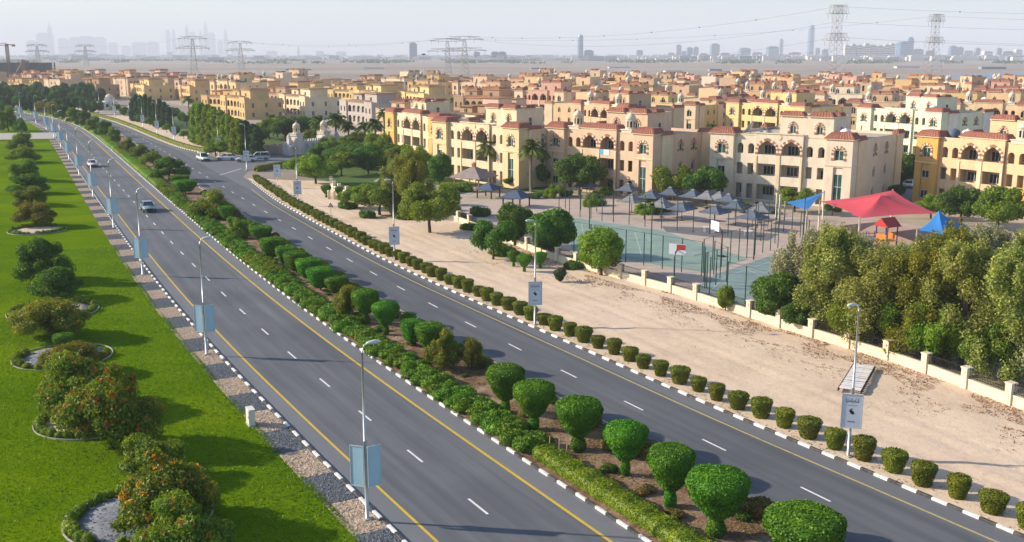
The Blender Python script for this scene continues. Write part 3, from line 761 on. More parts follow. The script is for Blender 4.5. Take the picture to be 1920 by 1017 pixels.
# --- lawn trees with their planted ring beds
LAWN = [  # cx, foot y, width px, height px, kind, words
    (338, 1058, 190, 130, 'lawn1', 'low spreading tree cut by the bottom edge of the lawn'),
    (315, 992, 205, 140, 'lawn0', 'spreading lawn tree covered with orange flowers beside the grey gravel bed'),
    (288, 900, 150, 84, 'lawn2', 'plain green spreading tree just behind the flowering one near the front of the lawn'),
    (212, 840, 186, 148, 'lawn0', 'dark lawn tree with an orange flowering top beside the tan gravel bed'),
    (150, 770, 178, 112, 'lawn1', 'yellow-green spreading tree with few orange flowers, third along the lawn'),
    (140, 700, 120, 66, 'lawn3', 'olive lawn tree beside the clipped cube bush'),
    (98, 634, 145, 84, 'lawn3', 'rusty olive spreading tree with bare tan gravel at its foot'),
    (112, 560, 112, 64, 'lawn4', 'dark green lawn tree with a low ring hedge behind'),
    (82, 530, 104, 90, 'lawn4', 'tallest dark green tree halfway along the lawn'),
    (68, 426, 84, 54, 'lawn3', 'olive tree just above the flat round gravel bed on the lawn'),
    (60, 386, 72, 40, 'lawn2', 'green lawn tree, second above the flat round gravel bed'),
    (56, 364, 76, 40, 'lawn4', 'dark lawn tree, third above the flat round gravel bed'),
    (48, 340, 66, 46, 'lawn2', 'green lawn tree, fourth above the flat round gravel bed'),
    (44, 306, 60, 34, 'lawn0', 'orange flowering lawn tree, second below the pale path'),
    (40, 282, 50, 36, 'lawn2', 'green lawn tree nearest below the pale path'),
    (40, 249, 26, 30, 'lawn4', 'dark rounded tree standing on the pale path edge'),
    (16, 246, 42, 52, 'lawn2', 'green tree above the pale path at the left edge'),
    (6, 226, 34, 40, 'lawn4', 'dark tree farthest up the lawn at the left edge'),
]
def ring_bed(px, py, rad, grey, label, half=False):
    x, y = G(px, py); o = thing('ring_bed', label, 'flower bed', (x, y, 0.12), 0, 'round planted beds on the lawn')
    k = MB(); g = random.Random(int(px)); nb = 40
    k.lathe([(rad * .82, 0.02), (rad * .82, .07), (rad * .5, .13), (.05, .15)], 28); k.build('gravel', m_stone_grey if grey else m_stone_tan, o, True)
    k = MB(); [k.obox(((rad) * math.cos(a), (rad) * math.sin(a), .05), (-math.sin(a) * rad * .085, math.cos(a) * rad * .085, 0), (math.cos(a) * .035, math.sin(a) * .035, 0), (0, 0, .045)) for a in np.linspace(0, 6.283, 36, endpoint=False)]
    tag(k.build('edging', m_concrete, o), kind='stuff')
    bl = []
    for a in np.linspace(0, 6.283, 34, endpoint=False):
        if (half and math.sin(a) > .3) or g.random() < .14: continue
        bl.append(((rad * .9 * math.cos(a), rad * .9 * math.sin(a), .22), (.30 + g.uniform(0, .18), .30 + g.uniform(0, .18), .2 + g.uniform(0, .25))))
    put('ring_hedge', crown_mesh('ring_hedge', bl, 5200, .06, f_lawn_tree, int(px), core=.8), o)
    n = 330; V, F = [], []; gg = np.random.default_rng(int(py)); bs = np.array([(1, 0, 0), (0, 1, 0), (-1, 0, 0), (0, -1, 0), (0, 0, 1)], float); fc = np.array([(0, 1, 4), (1, 2, 4), (2, 3, 4), (3, 0, 4)])
    for i in range(n):
        a = gg.uniform(0, 6.28); r_ = math.sqrt(gg.uniform(0, .62)) * rad; F.append(fc + len(V) * 5); V.append(bs * gg.uniform(.03, .07) * gg.uniform(.6, 1.2, (5, 1)) + np.array([r_ * math.cos(a), r_ * math.sin(a), .12]))
    tag(put('pebbles', np_mesh('pebbles', np.vstack(V), np.vstack(F), [m_stone_grey if grey else m_stone_tan]), o), kind='stuff')
ring_bed(262, 972, 3.9, True, 'round bed of blue-grey gravel inside a ring hedge near the bottom of the lawn')
ring_bed(178, 790, 3.9, False, 'round bed of tan gravel beside the orange-topped lawn tree')
ring_bed(118, 672, 3.9, True, 'round bed of grey gravel beside the clipped cube bush', True)
ring_bed(100, 586, 4.2, False, 'round tan bed with dark ring hedge beneath the rusty olive tree')
ring_bed(70, 434, 3.9, False, 'flat round gravel bed with low hedge halfway up the lawn')
for cx, by, w, h, key, lab in LAWN: plant_px(key, 'lawn_tree', lab, 'tree', cx, by, w * 1.06, h * 1.06, 0.06, 'spreading trees along the lawn')

# blades over the near lawn, thicker and longer along its ragged edge
g_ = np.random.default_rng(31); n_ = 130000
sg = 16 + 110 * g_.uniform(0, 1, n_) ** 1.3; og = -(2.05 + 30 * g_.uniform(0, 1, n_) ** 1.2)
og[:9000] = -(1.85 + np.abs(g_.normal(size=9000)) * .16)
PXg = np.stack([np.interp(sg, LS, LX[:, k]) for k in (0, 1)], 1); TXg = np.stack([np.interp(sg, LS, LT[:, k]) for k in (0, 1)], 1)
Pg = PXg + og[:, None] * np.stack([TXg[:, 1], -TXg[:, 0]], 1)
zg = 0.11 + 0.045 * np.sin(Pg[:, 0] * .35 + Pg[:, 1] * .11) * np.minimum(1, (-og - 2.2) / 3) + 0.03 * np.sin(Pg[:, 1] * .5)
hg = g_.uniform(.05, .13, n_); ag = g_.uniform(0, 6.283, n_); wg = g_.uniform(.025, .06, n_)
d1 = np.stack([np.cos(ag) * wg, np.sin(ag) * wg, np.zeros(n_)], 1); tip = np.stack([g_.normal(size=n_) * .05, g_.normal(size=n_) * .05, hg], 1); C_ = np.stack([Pg[:, 0], Pg[:, 1], zg - .01], 1)
Vg = np.stack([C_ - d1, C_ + d1, C_ + tip], 1).reshape(-1, 3)
tag(put('grass', np_mesh('grass', Vg, np.arange(n_ * 3).reshape(-1, 3), [f_grass])), 'short grass blades over the near lawn and its ragged edge', 'grass', kind='stuff')
# ================================================================ CLIPPED PLANTS, WALL, LAMPS
def clipped(name, prof, nleaf, size, mat, seed, sq=2.0, n=40, amp=0.025, ky=1.0):
    """foliage clipped to a profile (r, z), leaves standing on its skin; sq > 2 squares the plan"""
    g = np.random.default_rng(seed); pr = np.array(prof, float)
    def plan(t):
        c, s = np.cos(t), np.sin(t); return (np.abs(c) ** sq + np.abs(s) ** sq) ** (-1 / sq)
    V = []; 
    for r, z in pr:
        t = np.arange(n) * 2 * math.pi / n; rr = (r - .035) * plan(t) * (1 + amp * g.normal(size=n)); V.append(np.stack([rr * np.cos(t), ky * rr * np.sin(t), np.full(n, z) + amp * .3 * g.normal(size=n)], 1))
    V = np.vstack(V); m = len(pr)
    F = [(i * n + k, i * n + (k + 1) % n, (i + 1) * n + (k + 1) % n) for i in range(m - 1) for k in range(n)] + [(i * n + k, (i + 1) * n + (k + 1) % n, (i + 1) * n + k) for i in range(m - 1) for k in range(n)]
    seg = np.hypot(*np.diff(pr, axis=0).T); wt = seg * (pr[:-1, 0] + pr[1:, 0]); pick = g.choice(m - 1, size=nleaf, p=wt / wt.sum()); u = g.uniform(0, 1, nleaf)
    rz = pr[pick] * (1 - u[:, None]) + pr[pick + 1] * u[:, None]; t = g.uniform(0, 6.283, nleaf); pl = plan(t)
    d = (pr[1:] - pr[:-1])[pick]; nr, nzv = d[:, 1], -d[:, 0]; L = np.hypot(nr, nzv) + 1e-9
    lump = 1 + .05 * np.sin(t * 5 + seed) * np.sin(rz[:, 1] * 6)
    C = np.stack([rz[:, 0] * pl * lump * np.cos(t), ky * rz[:, 0] * pl * lump * np.sin(t), rz[:, 1]], 1); N = np.stack([nr / L * np.cos(t), nr / L * np.sin(t), nzv / L], 1)
    C += N * g.uniform(-.03, .035, (nleaf, 1))
    LV, LF = leaf_quads(C, N, size, g, .75, .6)
    return np_mesh(name, np.vstack([V, LV]), np.vstack([np.array(F), LF[:, [0, 1, 2]] + len(V), LF[:, [0, 2, 3]] + len(V)]), [mat])
GOB = [(.02, .96), (.36, .95), (.52, 1.10), (.72, 1.38), (.93, 1.75), (1.10, 2.15), (1.20, 2.50), (1.19, 2.72), (1.06, 2.90), (.80, 3.02), (.45, 3.10), (.02, 3.14)]
STEMBALL = [(.02, .02), (.36, .04), (.46, .30), (.46, .55), (.38, .78), (.30, 1.05), (.02, 1.1)]
CUSH = [(.02, .32), (.50, .33), (.78, .60), (1.0, 1.05), (1.12, 1.45), (1.13, 1.68), (1.03, 1.82), (.80, 1.89), (.02, 1.92)]
top_m = [clipped('crown', GOB, 9000, .055, f_topiary, 1), clipped('crown', [(r * (1.04 if z > 2 else .94), z) for r, z in GOB], 9000, .055, f_topiary, 2, 2.5)]
ball_m = clipped('lower_ball', STEMBALL, 2600, .05, f_topiary, 3)
cush_m = [clipped('crown', CUSH, 6500, .06, f_topiary, 4, 4.2), clipped('crown', CUSH, 6500, .06, f_topiary, 5, 3.4)]
k = MB(); k.tube([(0, 0, -.1), (.02, .02, .7), (0, 0, 1.35)], [.085, .07, .06], 7); stem_m = k.mesh('stem', m_bark, True)
# median topiaries: foot px, crown width px, overall height px, form
TOP = [(1502, 1082, 143, 122, 'g', 0), (1342, 1004, 110, 118, 'g', 1), (1256, 951, 85, 112, 'g', 1), (1172, 891, 74, 95, 'g', 1), (1084, 844, 86, 94, 'g', 1), (1001, 806, 73, 87, 'g', 1),
       (948, 775, 70, 88, 'g', 1), (806, 656, 54, 47, 'c', 1), (773, 649, 38, 47, 'c', 1), (724, 629, 47, 61, 'g', 1), (686, 607, 50, 62, 'g', 1), (630, 550, 44, 30, 'c', 1), (601, 545, 49, 41, 'c', 1),
       (580, 527, 47, 40, 'c', 1), (556, 513, 43, 40, 'c', 1), (538, 500, 40, 36, 'c', 1), (512, 487, 47, 39, 'c', 1), (489, 450, 41, 24, 'c', 1), (425, 414, 29, 26, 'c', 1), (348, 363, 40, 24, 'c', 1), (337, 347, 34, 17, 'c', 1)]
TOPN = ['cut by the bottom edge'] + [nth(i) + ' from the bottom edge' for i in range(2, len(TOP) + 1)]
for i, (cx, by, w, h, kd, bl) in enumerate(TOP):
    x, y = G(cx, by, .2); m = mscale(by); lo, hi = .2, 9
    for _ in range(30):
        md = (lo + hi) / 2
        if by - PX(x, y, md)[1] < h: lo = md
        else: hi = md
    if kd == 'g':
        o = thing('goblet_topiary', 'goblet-shaped clipped green topiary on the median, ' + TOPN[i], 'topiary', (x, y, .2), random.uniform(0, 6), 'clipped topiaries on the median', (w * m / 2.4, w * m / 2.4, lo / 3.14 * .97))
        put('crown', top_m[i % 2], o); put('stem', stem_m, o); put('lower_ball', ball_m, o, scale=((.62, .62, 1), (.85, .85, .72), (.7, .7, .95))[i % 3])
    else:
        o = thing('cushion_topiary', 'flat-topped clipped cushion bush on the median, ' + TOPN[i], 'topiary', (x, y, .2), R(30) + random.uniform(-.2, .2), 'clipped topiaries on the median', (w * m / 2.35, w * m / 2.35, lo / 1.92 * .95))
        put('crown', cush_m[i % 2], o); put('stem', stem_m, o, scale=(1, 1, .7))
x, y = G(121, 657, .06)
o = thing('cube_bush', 'clipped cube-shaped bush standing alone among the lawn trees', 'bush', (x, y, .06), .4, None, (.75, .75, .75)); put('crown', cush_m[0], o); put('stem', stem_m, o)
# feathery flowering saplings and shrubs on the median
MED = [(832, 692, 70, 80, 'lawn1', 'feathery young tree with a few orange flowers on the median'), (884, 694, 54, 72, 'lawn3', 'rust-tinged young tree at the end of its clump on the median'),
       (656, 596, 60, 72, 'lawn3', 'slender olive sapling between cushion bushes on the median'), (400, 408, 84, 56, 'lawn1', 'broad yellow-green tree on the median opposite the junction mouth'),
       (446, 446, 54, 42, 'lawn2', 'small round-headed tree on the median, second near the junction'), (318, 338, 78, 48, 'lawn4', 'large dark tree on the median facing the white cars'),
       (288, 312, 48, 32, 'lawn0', 'orange flowering tree on the median beside the large dark one'), (264, 298, 46, 30, 'lawn2', 'green median tree just beyond the orange one'),
       (240, 284, 34, 28, 'lawn1', 'median tree with a ruddy top, second beyond the orange one'), (214, 268, 30, 34, 'lawn2', 'green median tree, third beyond the orange one'),
       (196, 256, 36, 34, 'lawn4', 'dark median tree, fourth beyond the orange one'), (176, 246, 34, 32, 'lawn2', 'median tree, fifth beyond the orange one'), (158, 238, 34, 34, 'lawn4', 'median tree, sixth beyond the orange one'),
       (138, 230, 34, 32, 'lawn2', 'median tree, seventh beyond the orange one'), (118, 224, 34, 32, 'lawn4', 'median tree, eighth beyond the orange one'), (98, 216, 34, 30, 'lawn3', 'median tree, ninth beyond the orange one'),
       (78, 211, 32, 26, 'lawn3', 'median tree, tenth beyond the orange one')]
for cx, by, w, h, key, lab in MED: plant_px(key, 'median_tree', lab, 'tree', cx, by, w, h, .2, 'trees on the median')

# --- median hedge: a clipped run at the near end, then single rounded shrubs
def hedge_run(label, s0, s1, off, w, h, mat, nleaf, name='hedge', lump=.06, X=LX, T=LT, S=LS, group='hedge pieces along the median', z=.16):
    g = np.random.default_rng(int(s0 * 7)); p0, t0 = at_s(X, T, S, (s0 + s1) / 2)
    L = s1 - s0; nx = max(6, int(L / .25)); prof = np.array([(-w / 2, 0), (-w / 2 * 1.02, h * .55), (-w / 2 * .88, h * .9), (-w * .22, h), (w * .22, h), (w / 2 * .88, h * .9), (w / 2 * 1.02, h * .55), (w / 2, 0)])
    V = []
    for i in range(nx + 1):
        p, t = at_s(X, T, S, s0 + L * i / nx); n = np.array([t[1], -t[0]]); e = min(1, .55 + min(i, nx - i) * .3)
        l_ = 1 + lump * math.sin(i * .9 + s0) + lump * g.normal() * .4
        for a, bz in prof:
            q = p + (off + a * e * l_ * .97) * n - p0; V.append((q[0], q[1], bz * e * l_ * .97))
    m = len(prof); V = np.array(V)
    F = [(i * m + j, i * m + j + 1, (i + 1) * m + j + 1) for i in range(nx) for j in range(m - 1)] + [(i * m + j, (i + 1) * m + j + 1, (i + 1) * m + j) for i in range(nx) for j in range(m - 1)]
    F += [(0, j, j + 1) for j in range(1, m - 1)] + [(nx * m, nx * m + j + 1, nx * m + j) for j in range(1, m - 1)]
    F = np.array(F); a, b_, c = V[F[:, 0]], V[F[:, 1]], V[F[:, 2]]; N = np.cross(b_ - a, c - a); ar = np.linalg.norm(N, axis=1); N = -N / (ar[:, None] + 1e-9)
    N[N[:, 2] < -.2] *= -1
    pick = g.choice(len(F), size=nleaf, p=ar / ar.sum()); r1, r2 = np.sqrt(g.uniform(size=nleaf)), g.uniform(size=nleaf)
    C = a[pick] * (1 - r1)[:, None] + b_[pick] * (r1 * (1 - r2))[:, None] + c[pick] * (r1 * r2)[:, None] + g.normal(size=(nleaf, 3)) * .03
    LV, LF = leaf_quads(C, N[pick], .055, g, .8, .6)
    o = put(name, np_mesh(name, np.vstack([V, LV]), np.vstack([F, LF[:, [0, 1, 2]] + len(V), LF[:, [0, 2, 3]] + len(V)]), [mat]), None, (p0[0], p0[1], z))
    return tag(o, label, 'hedge', group)
sH = s_of(1000, 872); 
hedge_run('long smooth clipped hedge along the near end of the median kerb', 12, sH + 1.0, W_L + 1.35, 1.5, .75, f_hedge2, 26000)
s = sH + 1.8; i = 1
while s < 185:
    p, t = at_s(LX, LT, LS, s); 
    for row in (0, 1):
        q = p + (W_L + .95 + row * .95 + random.uniform(-.12, .12)) * np.array([t[1], -t[0]])
        key = 'shrub1' if 60 < (s - sH) % 75 < 72 else 'shrub0'
        plant(key, 'median_shrub', ('low rounded shrub in the %s row along the median, %s past the clipped hedge' % (('kerb-side', 'inner')[row], nth(i))), 'shrub', q[0], q[1], .14, random.uniform(.92, 1.15), random.uniform(.85, 1.15), group='low shrubs along the median kerb')
    s += 1.45 if s < 110 else 1.9; i += 1
s = 186; i = 1
while s < 520:
    hedge_run('low green hedge of the far median, %s stretch beyond the car' % nth(i), s, s + 13.4, W_L + 1.7, 2.6, .7, f_hedge if i % 3 else f_hedge2, 2600, lump=.12); s += 14; i += 1
# low weedy growth along the other side of the median
s = 14; i = 1
while s < 175:
    p, t = at_s(LX, LT, LS, s); q = p + (M_R - .9 + random.uniform(-.25, .15)) * np.array([t[1], -t[0]]); sz = random.uniform(.6, 1.15)
    plant(random.choice(['shrub2', 'shrub2', 'shrub0', 'shrub3']), 'verge_shrub', 'straggly low shrub beside the right carriageway kerb of the median, %s from the bottom' % nth(i), 'shrub', q[0], q[1], .14, sz, sz * random.uniform(.8, 1.3), group='straggly shrubs on the far edge of the median')
    s += random.uniform(1.1, 2.6); i += 1
# ground litter on the median soil
def litter(name, label, pts_fn, n, size, mat, seed, flat=.35):
    g = np.random.default_rng(seed); C = pts_fn(n, g); N = np.tile([0, 0, 1.0], (len(C), 1)); V, F = leaf_quads(C, N, size, g, flat, .4)
    return tag(put(name, np_mesh(name, V, np.concatenate([F[:, [0, 1, 2]], F[:, [0, 2, 3]]]), [mat])), label, 'litter', kind='stuff')
def med_pts(n, g):
    s = 14 + 130 * g.uniform(0, 1, n) ** 1.4; o = g.uniform(W_L + 2.4, M_R - .5, n); keep = np.array([mnoise.noise((a * .35, b_ * .6, 1)) for a, b_ in zip(s, o)]) > -.05
    P = np.array([[*(at_s(LX, LT, LS, a)[0] + b_ * np.array([at_s(LX, LT, LS, a)[1][1], -at_s(LX, LT, LS, a)[1][0]])), .26] for a, b_ in zip(s[keep], o[keep])]); return P
litter('dry_leaves', 'dry brown leaves and twigs scattered over the median soil', med_pts, 12000, .08, f_dry, 3)
litter('weeds', 'sparse green weeds in the median soil', med_pts, 6500, .09, f_hedge2, 4, 1.2)
for i in range(44):
    s = 20 + i * 3.3 + random.uniform(-1, 1); p, t = at_s(LX, LT, LS, s); q = p + random.uniform(W_L + 2.9, M_R - 1.6) * np.array([t[1], -t[0]]); sz = random.uniform(.35, .7)
    plant(random.choice(['shrub2', 'shrub0', 'shrub3']), 'median_tuft', 'small low tuft in the middle of the median soil, %s from the bottom' % nth(i + 1), 'shrub', q[0], q[1], .2, sz, sz * .8, group='small tufts on the median soil')

# --- row of small bucket-shaped bushes on the sand verge
BUCK = [(.02, .0), (.34, .01), (.40, .25), (.49, .62), (.56, .92), (.55, 1.02), (.47, 1.07), (.02, 1.10)]
bk = [clipped('crown', [(r * a, z * c) for r, z in BUCK], 2600, .045, f_bucket, 20 + i, n=24, amp=.012) for i, (a, c) in enumerate([(1.12, 1.0), (1.2, .98), (1.05, 1.06)])]
s0 = None
rr = np.array(G(1883, 973)); d = ((RX - rr) ** 2).sum(1); sB = RS[d.argmin()] - 2.2 * 5; n_b = 1; s = sB
while s < RS[-1] - 3:
    p, t = at_s(RX, RT, RS, s); q = p + (1.25 + random.uniform(-.16, .16)) * np.array([t[1], -t[0]]); e = random.uniform(.98, 1.2)
    if PX(q[0], q[1])[1] < 1060:
        o = thing('bucket_bush', 'small bucket-shaped clipped bush on the sand verge, %s along from the lower right corner' % nth(n_b), 'bush', (q[0], q[1], .13), random.uniform(0, 6), 'clipped bushes along the sand verge', (e, e, e * random.uniform(.94, 1.06)))
        put('crown', bk[n_b % 3], o); n_b += 1
    s += 2.2
# beyond the junction the same planting reads as a low hedge
s = 4; i = 1
while s < 230:
    hedge_run('low clipped hedge beside the road beyond the junction, %s stretch' % nth(i), s, s + 17.5, 1.5, 1.2, .95, f_bucket, 2200, X=R2X, T=R2T, S=R2S, group='hedge beyond the junction', z=.1); s += 18.2; i += 1
JX, JT, JS = smooth_line(PXs([(464, 323), (500, 315), (545, 309), (590, 301), (628, 298)]), 1.0)
hedge_run('clipped hedge turning the corner into the side road', 1, JS[-1], 1.4, 1.5, 1.1, f_bucket, 4200, X=JX, T=JT, S=JS)

# --- boundary wall with pillars and iron railings
wall = thing('boundary_wall', 'cream boundary wall with square pillars and black railings along the sand', 'wall', (0, 0, 0))
s = 2.0; SP = 4.02; i = 0; body = None
pm = MB(); pm.box(-.27, .27, -.27, .27, -.1, 1.62); pm.box(-.32, .32, -.32, .32, 1.62, 1.72); pillar_m = pm.mesh('pillar', m_wall_cream)
km = MB(); km.obox((0, 0, 0), (.12, 0, 0), (0, .015, 0), (0, 0, .12)); plaque_m = km.mesh('plaque', m_stone_tan)
def rail_mesh(L):
    k = MB(); n = int(L / .14)
    for z in (.12, .72): k.box(-L / 2, L / 2, -.02, .02, z, z + .04)
    for j in range(n):
        x = -L / 2 + (j + .5) * L / n; k.box(x - .012, x + .012, -.012, .012, 0, .80 + (.06 if j % 2 else 0))
    return k.mesh('railing', m_iron)
rm = rail_mesh(SP - .54); wm = MB(); wm.box(-SP / 2, SP / 2, -.13, .13, -.15, .80); wm.box(-SP / 2, SP / 2, -.16, .16, .80, .86); wall_m = wm.mesh('wall_panel', m_wall_cream)
while s < WS[-1] - SP:
    p, t = at_s(WX, WT, WS, s); q, t2 = at_s(WX, WT, WS, s + SP); md = (p + q) / 2; dv = q - p; an = math.atan2(dv[1], dv[0]); sc = np.linalg.norm(dv) / SP
    if not (131 < s < 139):
        put('pillar', pillar_m, wall, (p[0], p[1], .1), (0, 0, an)); po = None
        put('wall_panel', wall_m, wall, (md[0], md[1], .1), (0, 0, an), (sc * .94, 1, 1))
        if s < 150: put('railing', rm, wall, (md[0], md[1], .97), (0, 0, an), (sc, 1, 1))
        if i % 2 == 0:
            n = np.array([-t[1], t[0]]); put('plaque', plaque_m, wall, (p[0] + n[0] * .29, p[1] + n[1] * .29, 1.4), (0, 0, an))
    s += SP; i += 1
# dry litter at the wall foot and over the sand
def wall_pts(n, g):
    s = g.uniform(1, 96, n); o = -(.4 + np.abs(g.normal(size=n)) * 3.0); P = []
    for a, b_ in zip(s, o):
        if mnoise.noise((a * .22, b_ * .5, 7)) < -.02: continue
        p, t = at_s(WX, WT, WS, a); q = p + b_ * np.array([t[1], -t[0]]); P.append((q[0], q[1], .21))
    return np.array(P)
litter('dry_weeds', 'brown dry weeds strewn along the foot of the boundary wall', wall_pts, 14000, .095, f_dry, 9, .5)
def sand_pts(n, g):
    P = []
    for a in g.uniform(16, 170, n):
        p, t = at_s(RX, RT, RS, a); o = g.uniform(1.6, 12); q = p + o * np.array([t[1], -t[0]])
        if mnoise.noise((q[0] * .3, q[1] * .3, 2)) > .08: P.append((q[0], q[1], .20))
    return np.array(P)
litter('sand_debris', 'small stones and twigs scattered over the sand verge', sand_pts, 1600, .06, m_soil, 12)
def rim_pts(n, g):
    P = []
    for a in g.uniform(8, 180, n):
        p, t = at_s(RX, RT, RS, a); q = p + g.uniform(.3, 2.3) * np.array([t[1], -t[0]])
        if mnoise.noise((q[0] * .6, q[1] * .6, 5)) > -.1: P.append((q[0], q[1], .16))
    return np.array(P)
litter('verge_grass', 'thin dry grass between the clipped bushes and the kerb', rim_pts, 5200, .075, f_dryshrub, 13, .8)

# --- street lamps with banner boards
def lamp_meshes():
    k = MB(); k.tube([(0, 0, -.1), (0, 0, 4.6)], [.105, .095], 10); k.tube([(0, 0, 4.6), (0, 0, 9.55)], [.075, .055], 10); k.tube([(0, 0, 9.5), (.03, 0, 9.75), (.12, 0, 9.94), (.35, 0, 10.0)], [.05, .048, .045, .042], 8); pole = k.mesh('pole', m_galv, True)
    k = MB(); k.box(-.22, .22, -.22, .22, -.1, .16); base = k.mesh('footing', m_concrete)
    k = MB(); pr = [(0, .05, .05), (.15, .13, .10), (.55, .17, .13), (.85, .14, .09), (1.0, .05, .04)]; ring = []
    for x, w, h in pr: ring.append([(x * .82 + .25, w * math.cos(a), 10.0 + h * max(math.sin(a), -.35) + .02 * x) for a in np.linspace(0, 2 * math.pi, 10, endpoint=False)])
    b0 = 0
    for r_ in ring: k.v += r_
    for i in range(len(ring) - 1):
        for j in range(10): k.f.append((i * 10 + j, i * 10 + (j + 1) % 10, (i + 1) * 10 + (j + 1) % 10, (i + 1) * 10 + j)); k.m.append(0)
    k.f.append(tuple(range(9, -1, -1))); k.m.append(0); k.f.append(tuple(range(40, 50))); k.m.append(0)
    head = k.mesh('lamp_head', m_lamp_head, True)
    k = MB(); k.box(.42, .95, -.11, .11, 9.935, 9.955); lens = k.mesh('lens', m_glass_lamp)
    k = MB(); w, z0, z1 = .62, 2.05, 4.25; k.box(-.03, .03, -w, w, z0, z1); board = k.mesh('banner_board', m_banner)
    k = MB(); k.box(-.055, -.034, -w - .02, w + .02, z0 - .02, z0 + .03); k.box(-.055, -.034, -w - .02, w + .02, z1 - .03, z1 + .02); k.box(-.055, -.034, -w - .02, -w + .03, z0 + .03, z1 - .03); k.box(-.055, -.034, w - .03, w + .02, z0 + .03, z1 - .03); frame = k.mesh('banner_frame', m_lamp_head)
    k = MB(); [k.box(.03, .16, -.5, .5, z, z + .07) for z in (2.3, 3.9)]; br = k.mesh('bracket', m_galv)
    # header script strokes, emblem and caption on the front (-x) face
    k = MB(); g = random.Random(4); X = -.036
    def rect(y0, y1, za, zb): k.poly([(X, y0, za), (X, y1, za), (X, y1, zb), (X, y0, zb)])
    rect(-.40, .40, 3.74, 3.79)
    for y, h_ in ((-.36, .22), (-.2, .12), (-.1, .10), (.02, .2), (.12, .11), (.24, .13), (.35, .20)): rect(y, y + .045, 3.79, 3.79 + h_)
    for y, z in ((-.24, 3.96), (-.04, 3.66), (.18, 3.98), (.28, 3.67)): rect(y, y + .05, z, z + .05)
    rect(-.30, .30, 3.52, 3.545); hd = k.mesh('banner_script', m_banner_ink)
    k = MB(); k.poly([(X, -.17, 2.98), (X, -.02, 2.93), (X, .06, 3.0), (X, .17, 3.16), (X, .10, 3.30), (X, .0, 3.20), (X, -.10, 3.14)]); k.poly([(X, -.02, 3.22), (X, .06, 3.3), (X, -.01, 3.37)]); em = k.mesh('banner_emblem', m_banner_dark)
    k = MB(); [k.poly([(X, -.2 + i * .09, 2.42), (X, -.14 + i * .09, 2.42), (X, -.14 + i * .09, 2.50 + .03 * (i % 2)), (X, -.2 + i * .09, 2.50 + .03 * (i % 2))]) for i in range(5)]; cp = k.mesh('banner_caption', m_banner_ink)
    k = MB(); k.box(-.03, .03, -w, w, z0, z1); back = k.mesh('banner_board', m_banner_back)
    return dict(pole=pole, footing=base, lamp_head=head, lens=lens, banner_board=board, banner_frame=frame, bracket=br, banner_script=hd, banner_emblem=em, banner_caption=cp, back=back)
LM = lamp_meshes()
def lamp(x, y, arm, label, group, front):
    """arm: direction the arm points; front: direction the printed face looks at (or None: two plain boards seen from behind)"""
    o = thing('street_lamp', label, 'street lamp', (x, y, .06), arm, group)
    for q in ('pole', 'footing'): put(q, LM[q], o)
    h = put('lamp_head', LM['lamp_head'], o); put('lens', LM['lens'], h)
    if front is not None:
        rot = front - arm + math.pi       # printed face is on local -x
        b_ = put('banner_board', LM['banner_board'], o, (math.cos(front - arm) * .16, math.sin(front - arm) * .16, 0), (0, 0, rot))
        for q in ('banner_frame', 'banner_script', 'banner_emblem', 'banner_caption'): put(q, LM[q], b_)
        put('bracket', LM['bracket'], o, (math.cos(front - arm) * .16, math.sin(front - arm) * .16, 0), (0, 0, rot))
    else:
        # a pair of boards in a shallow V, their printed faces away from us
        for sgn in (-1, 1):
            a = R(-90) - arm + sgn * R(26) + R(8)
            b_ = put('banner_board', LM['back'], o, (math.cos(a) * .22 - math.sin(a) * .12 * sgn * 0 + math.cos(R(-90) - arm + sgn * 1.57) * .36, math.sin(a) * .22 + math.sin(R(-90) - arm + sgn * 1.57) * .36, 0), (0, 0, a + math.pi), (1, .62, 1.04))
            put('banner_frame', LM['banner_frame'], b_)
        put('bracket', LM['bracket'], o, (0, 0, 0), (0, 0, R(90) - arm))
    return o
llp = [(689, 978), (388, 668), (268, 518)]
P0 = [G(*p) for p in llp]; s = s_of(268, 518); i = 1
spots = [s_of(*p) for p in llp]; s = spots[-1] + 35.6
while s < 470: spots.append(s); s += 35.6
for i, s in enumerate(spots):
    p, t = at_s(LX, LT, LS, s); q = p - .55 * np.array([t[1], -t[0]])
    if i < 3: q = np.array(P0[i])
    lamp(q[0], q[1], math.atan2(-t[0], t[1]), 'street lamp with plain blue banner backs beside the gravel strip, %s from the bottom' % nth(i + 1), 'street lamps along the gravel strip', None)
rlp = [(1590, 860), (1003, 612), (740, 490), (559, 388), (463, 320)]
Q0 = [G(*p) for p in rlp]
for i, q in enumerate(Q0):
    d = ((RX - np.array(q)) ** 2).sum(1); t = RT[d.argmin()]
    lamp(q[0], q[1], math.atan2(t[0], -t[1]), 'street lamp with printed white banner on the sand verge, %s from the lower right' % nth(i + 1), 'street lamps along the sand verge', math.atan2(-q[1], -q[0]) + R(6))
for i, p in enumerate([(411, 293), (327, 266), (295, 253), (268, 240), (243, 228), (215, 219), (187, 211)]):
    q = G(*p); d = ((R2X - np.array(q)) ** 2).sum(1); t = R2T[d.argmin()]
    lamp(q[0], q[1], math.atan2(t[0], -t[1]), 'street lamp with pale banner beyond the junction, %s counted from the white cars' % nth(i + 1), 'street lamps beyond the junction', math.atan2(-q[1], -q[0]) + R(6))
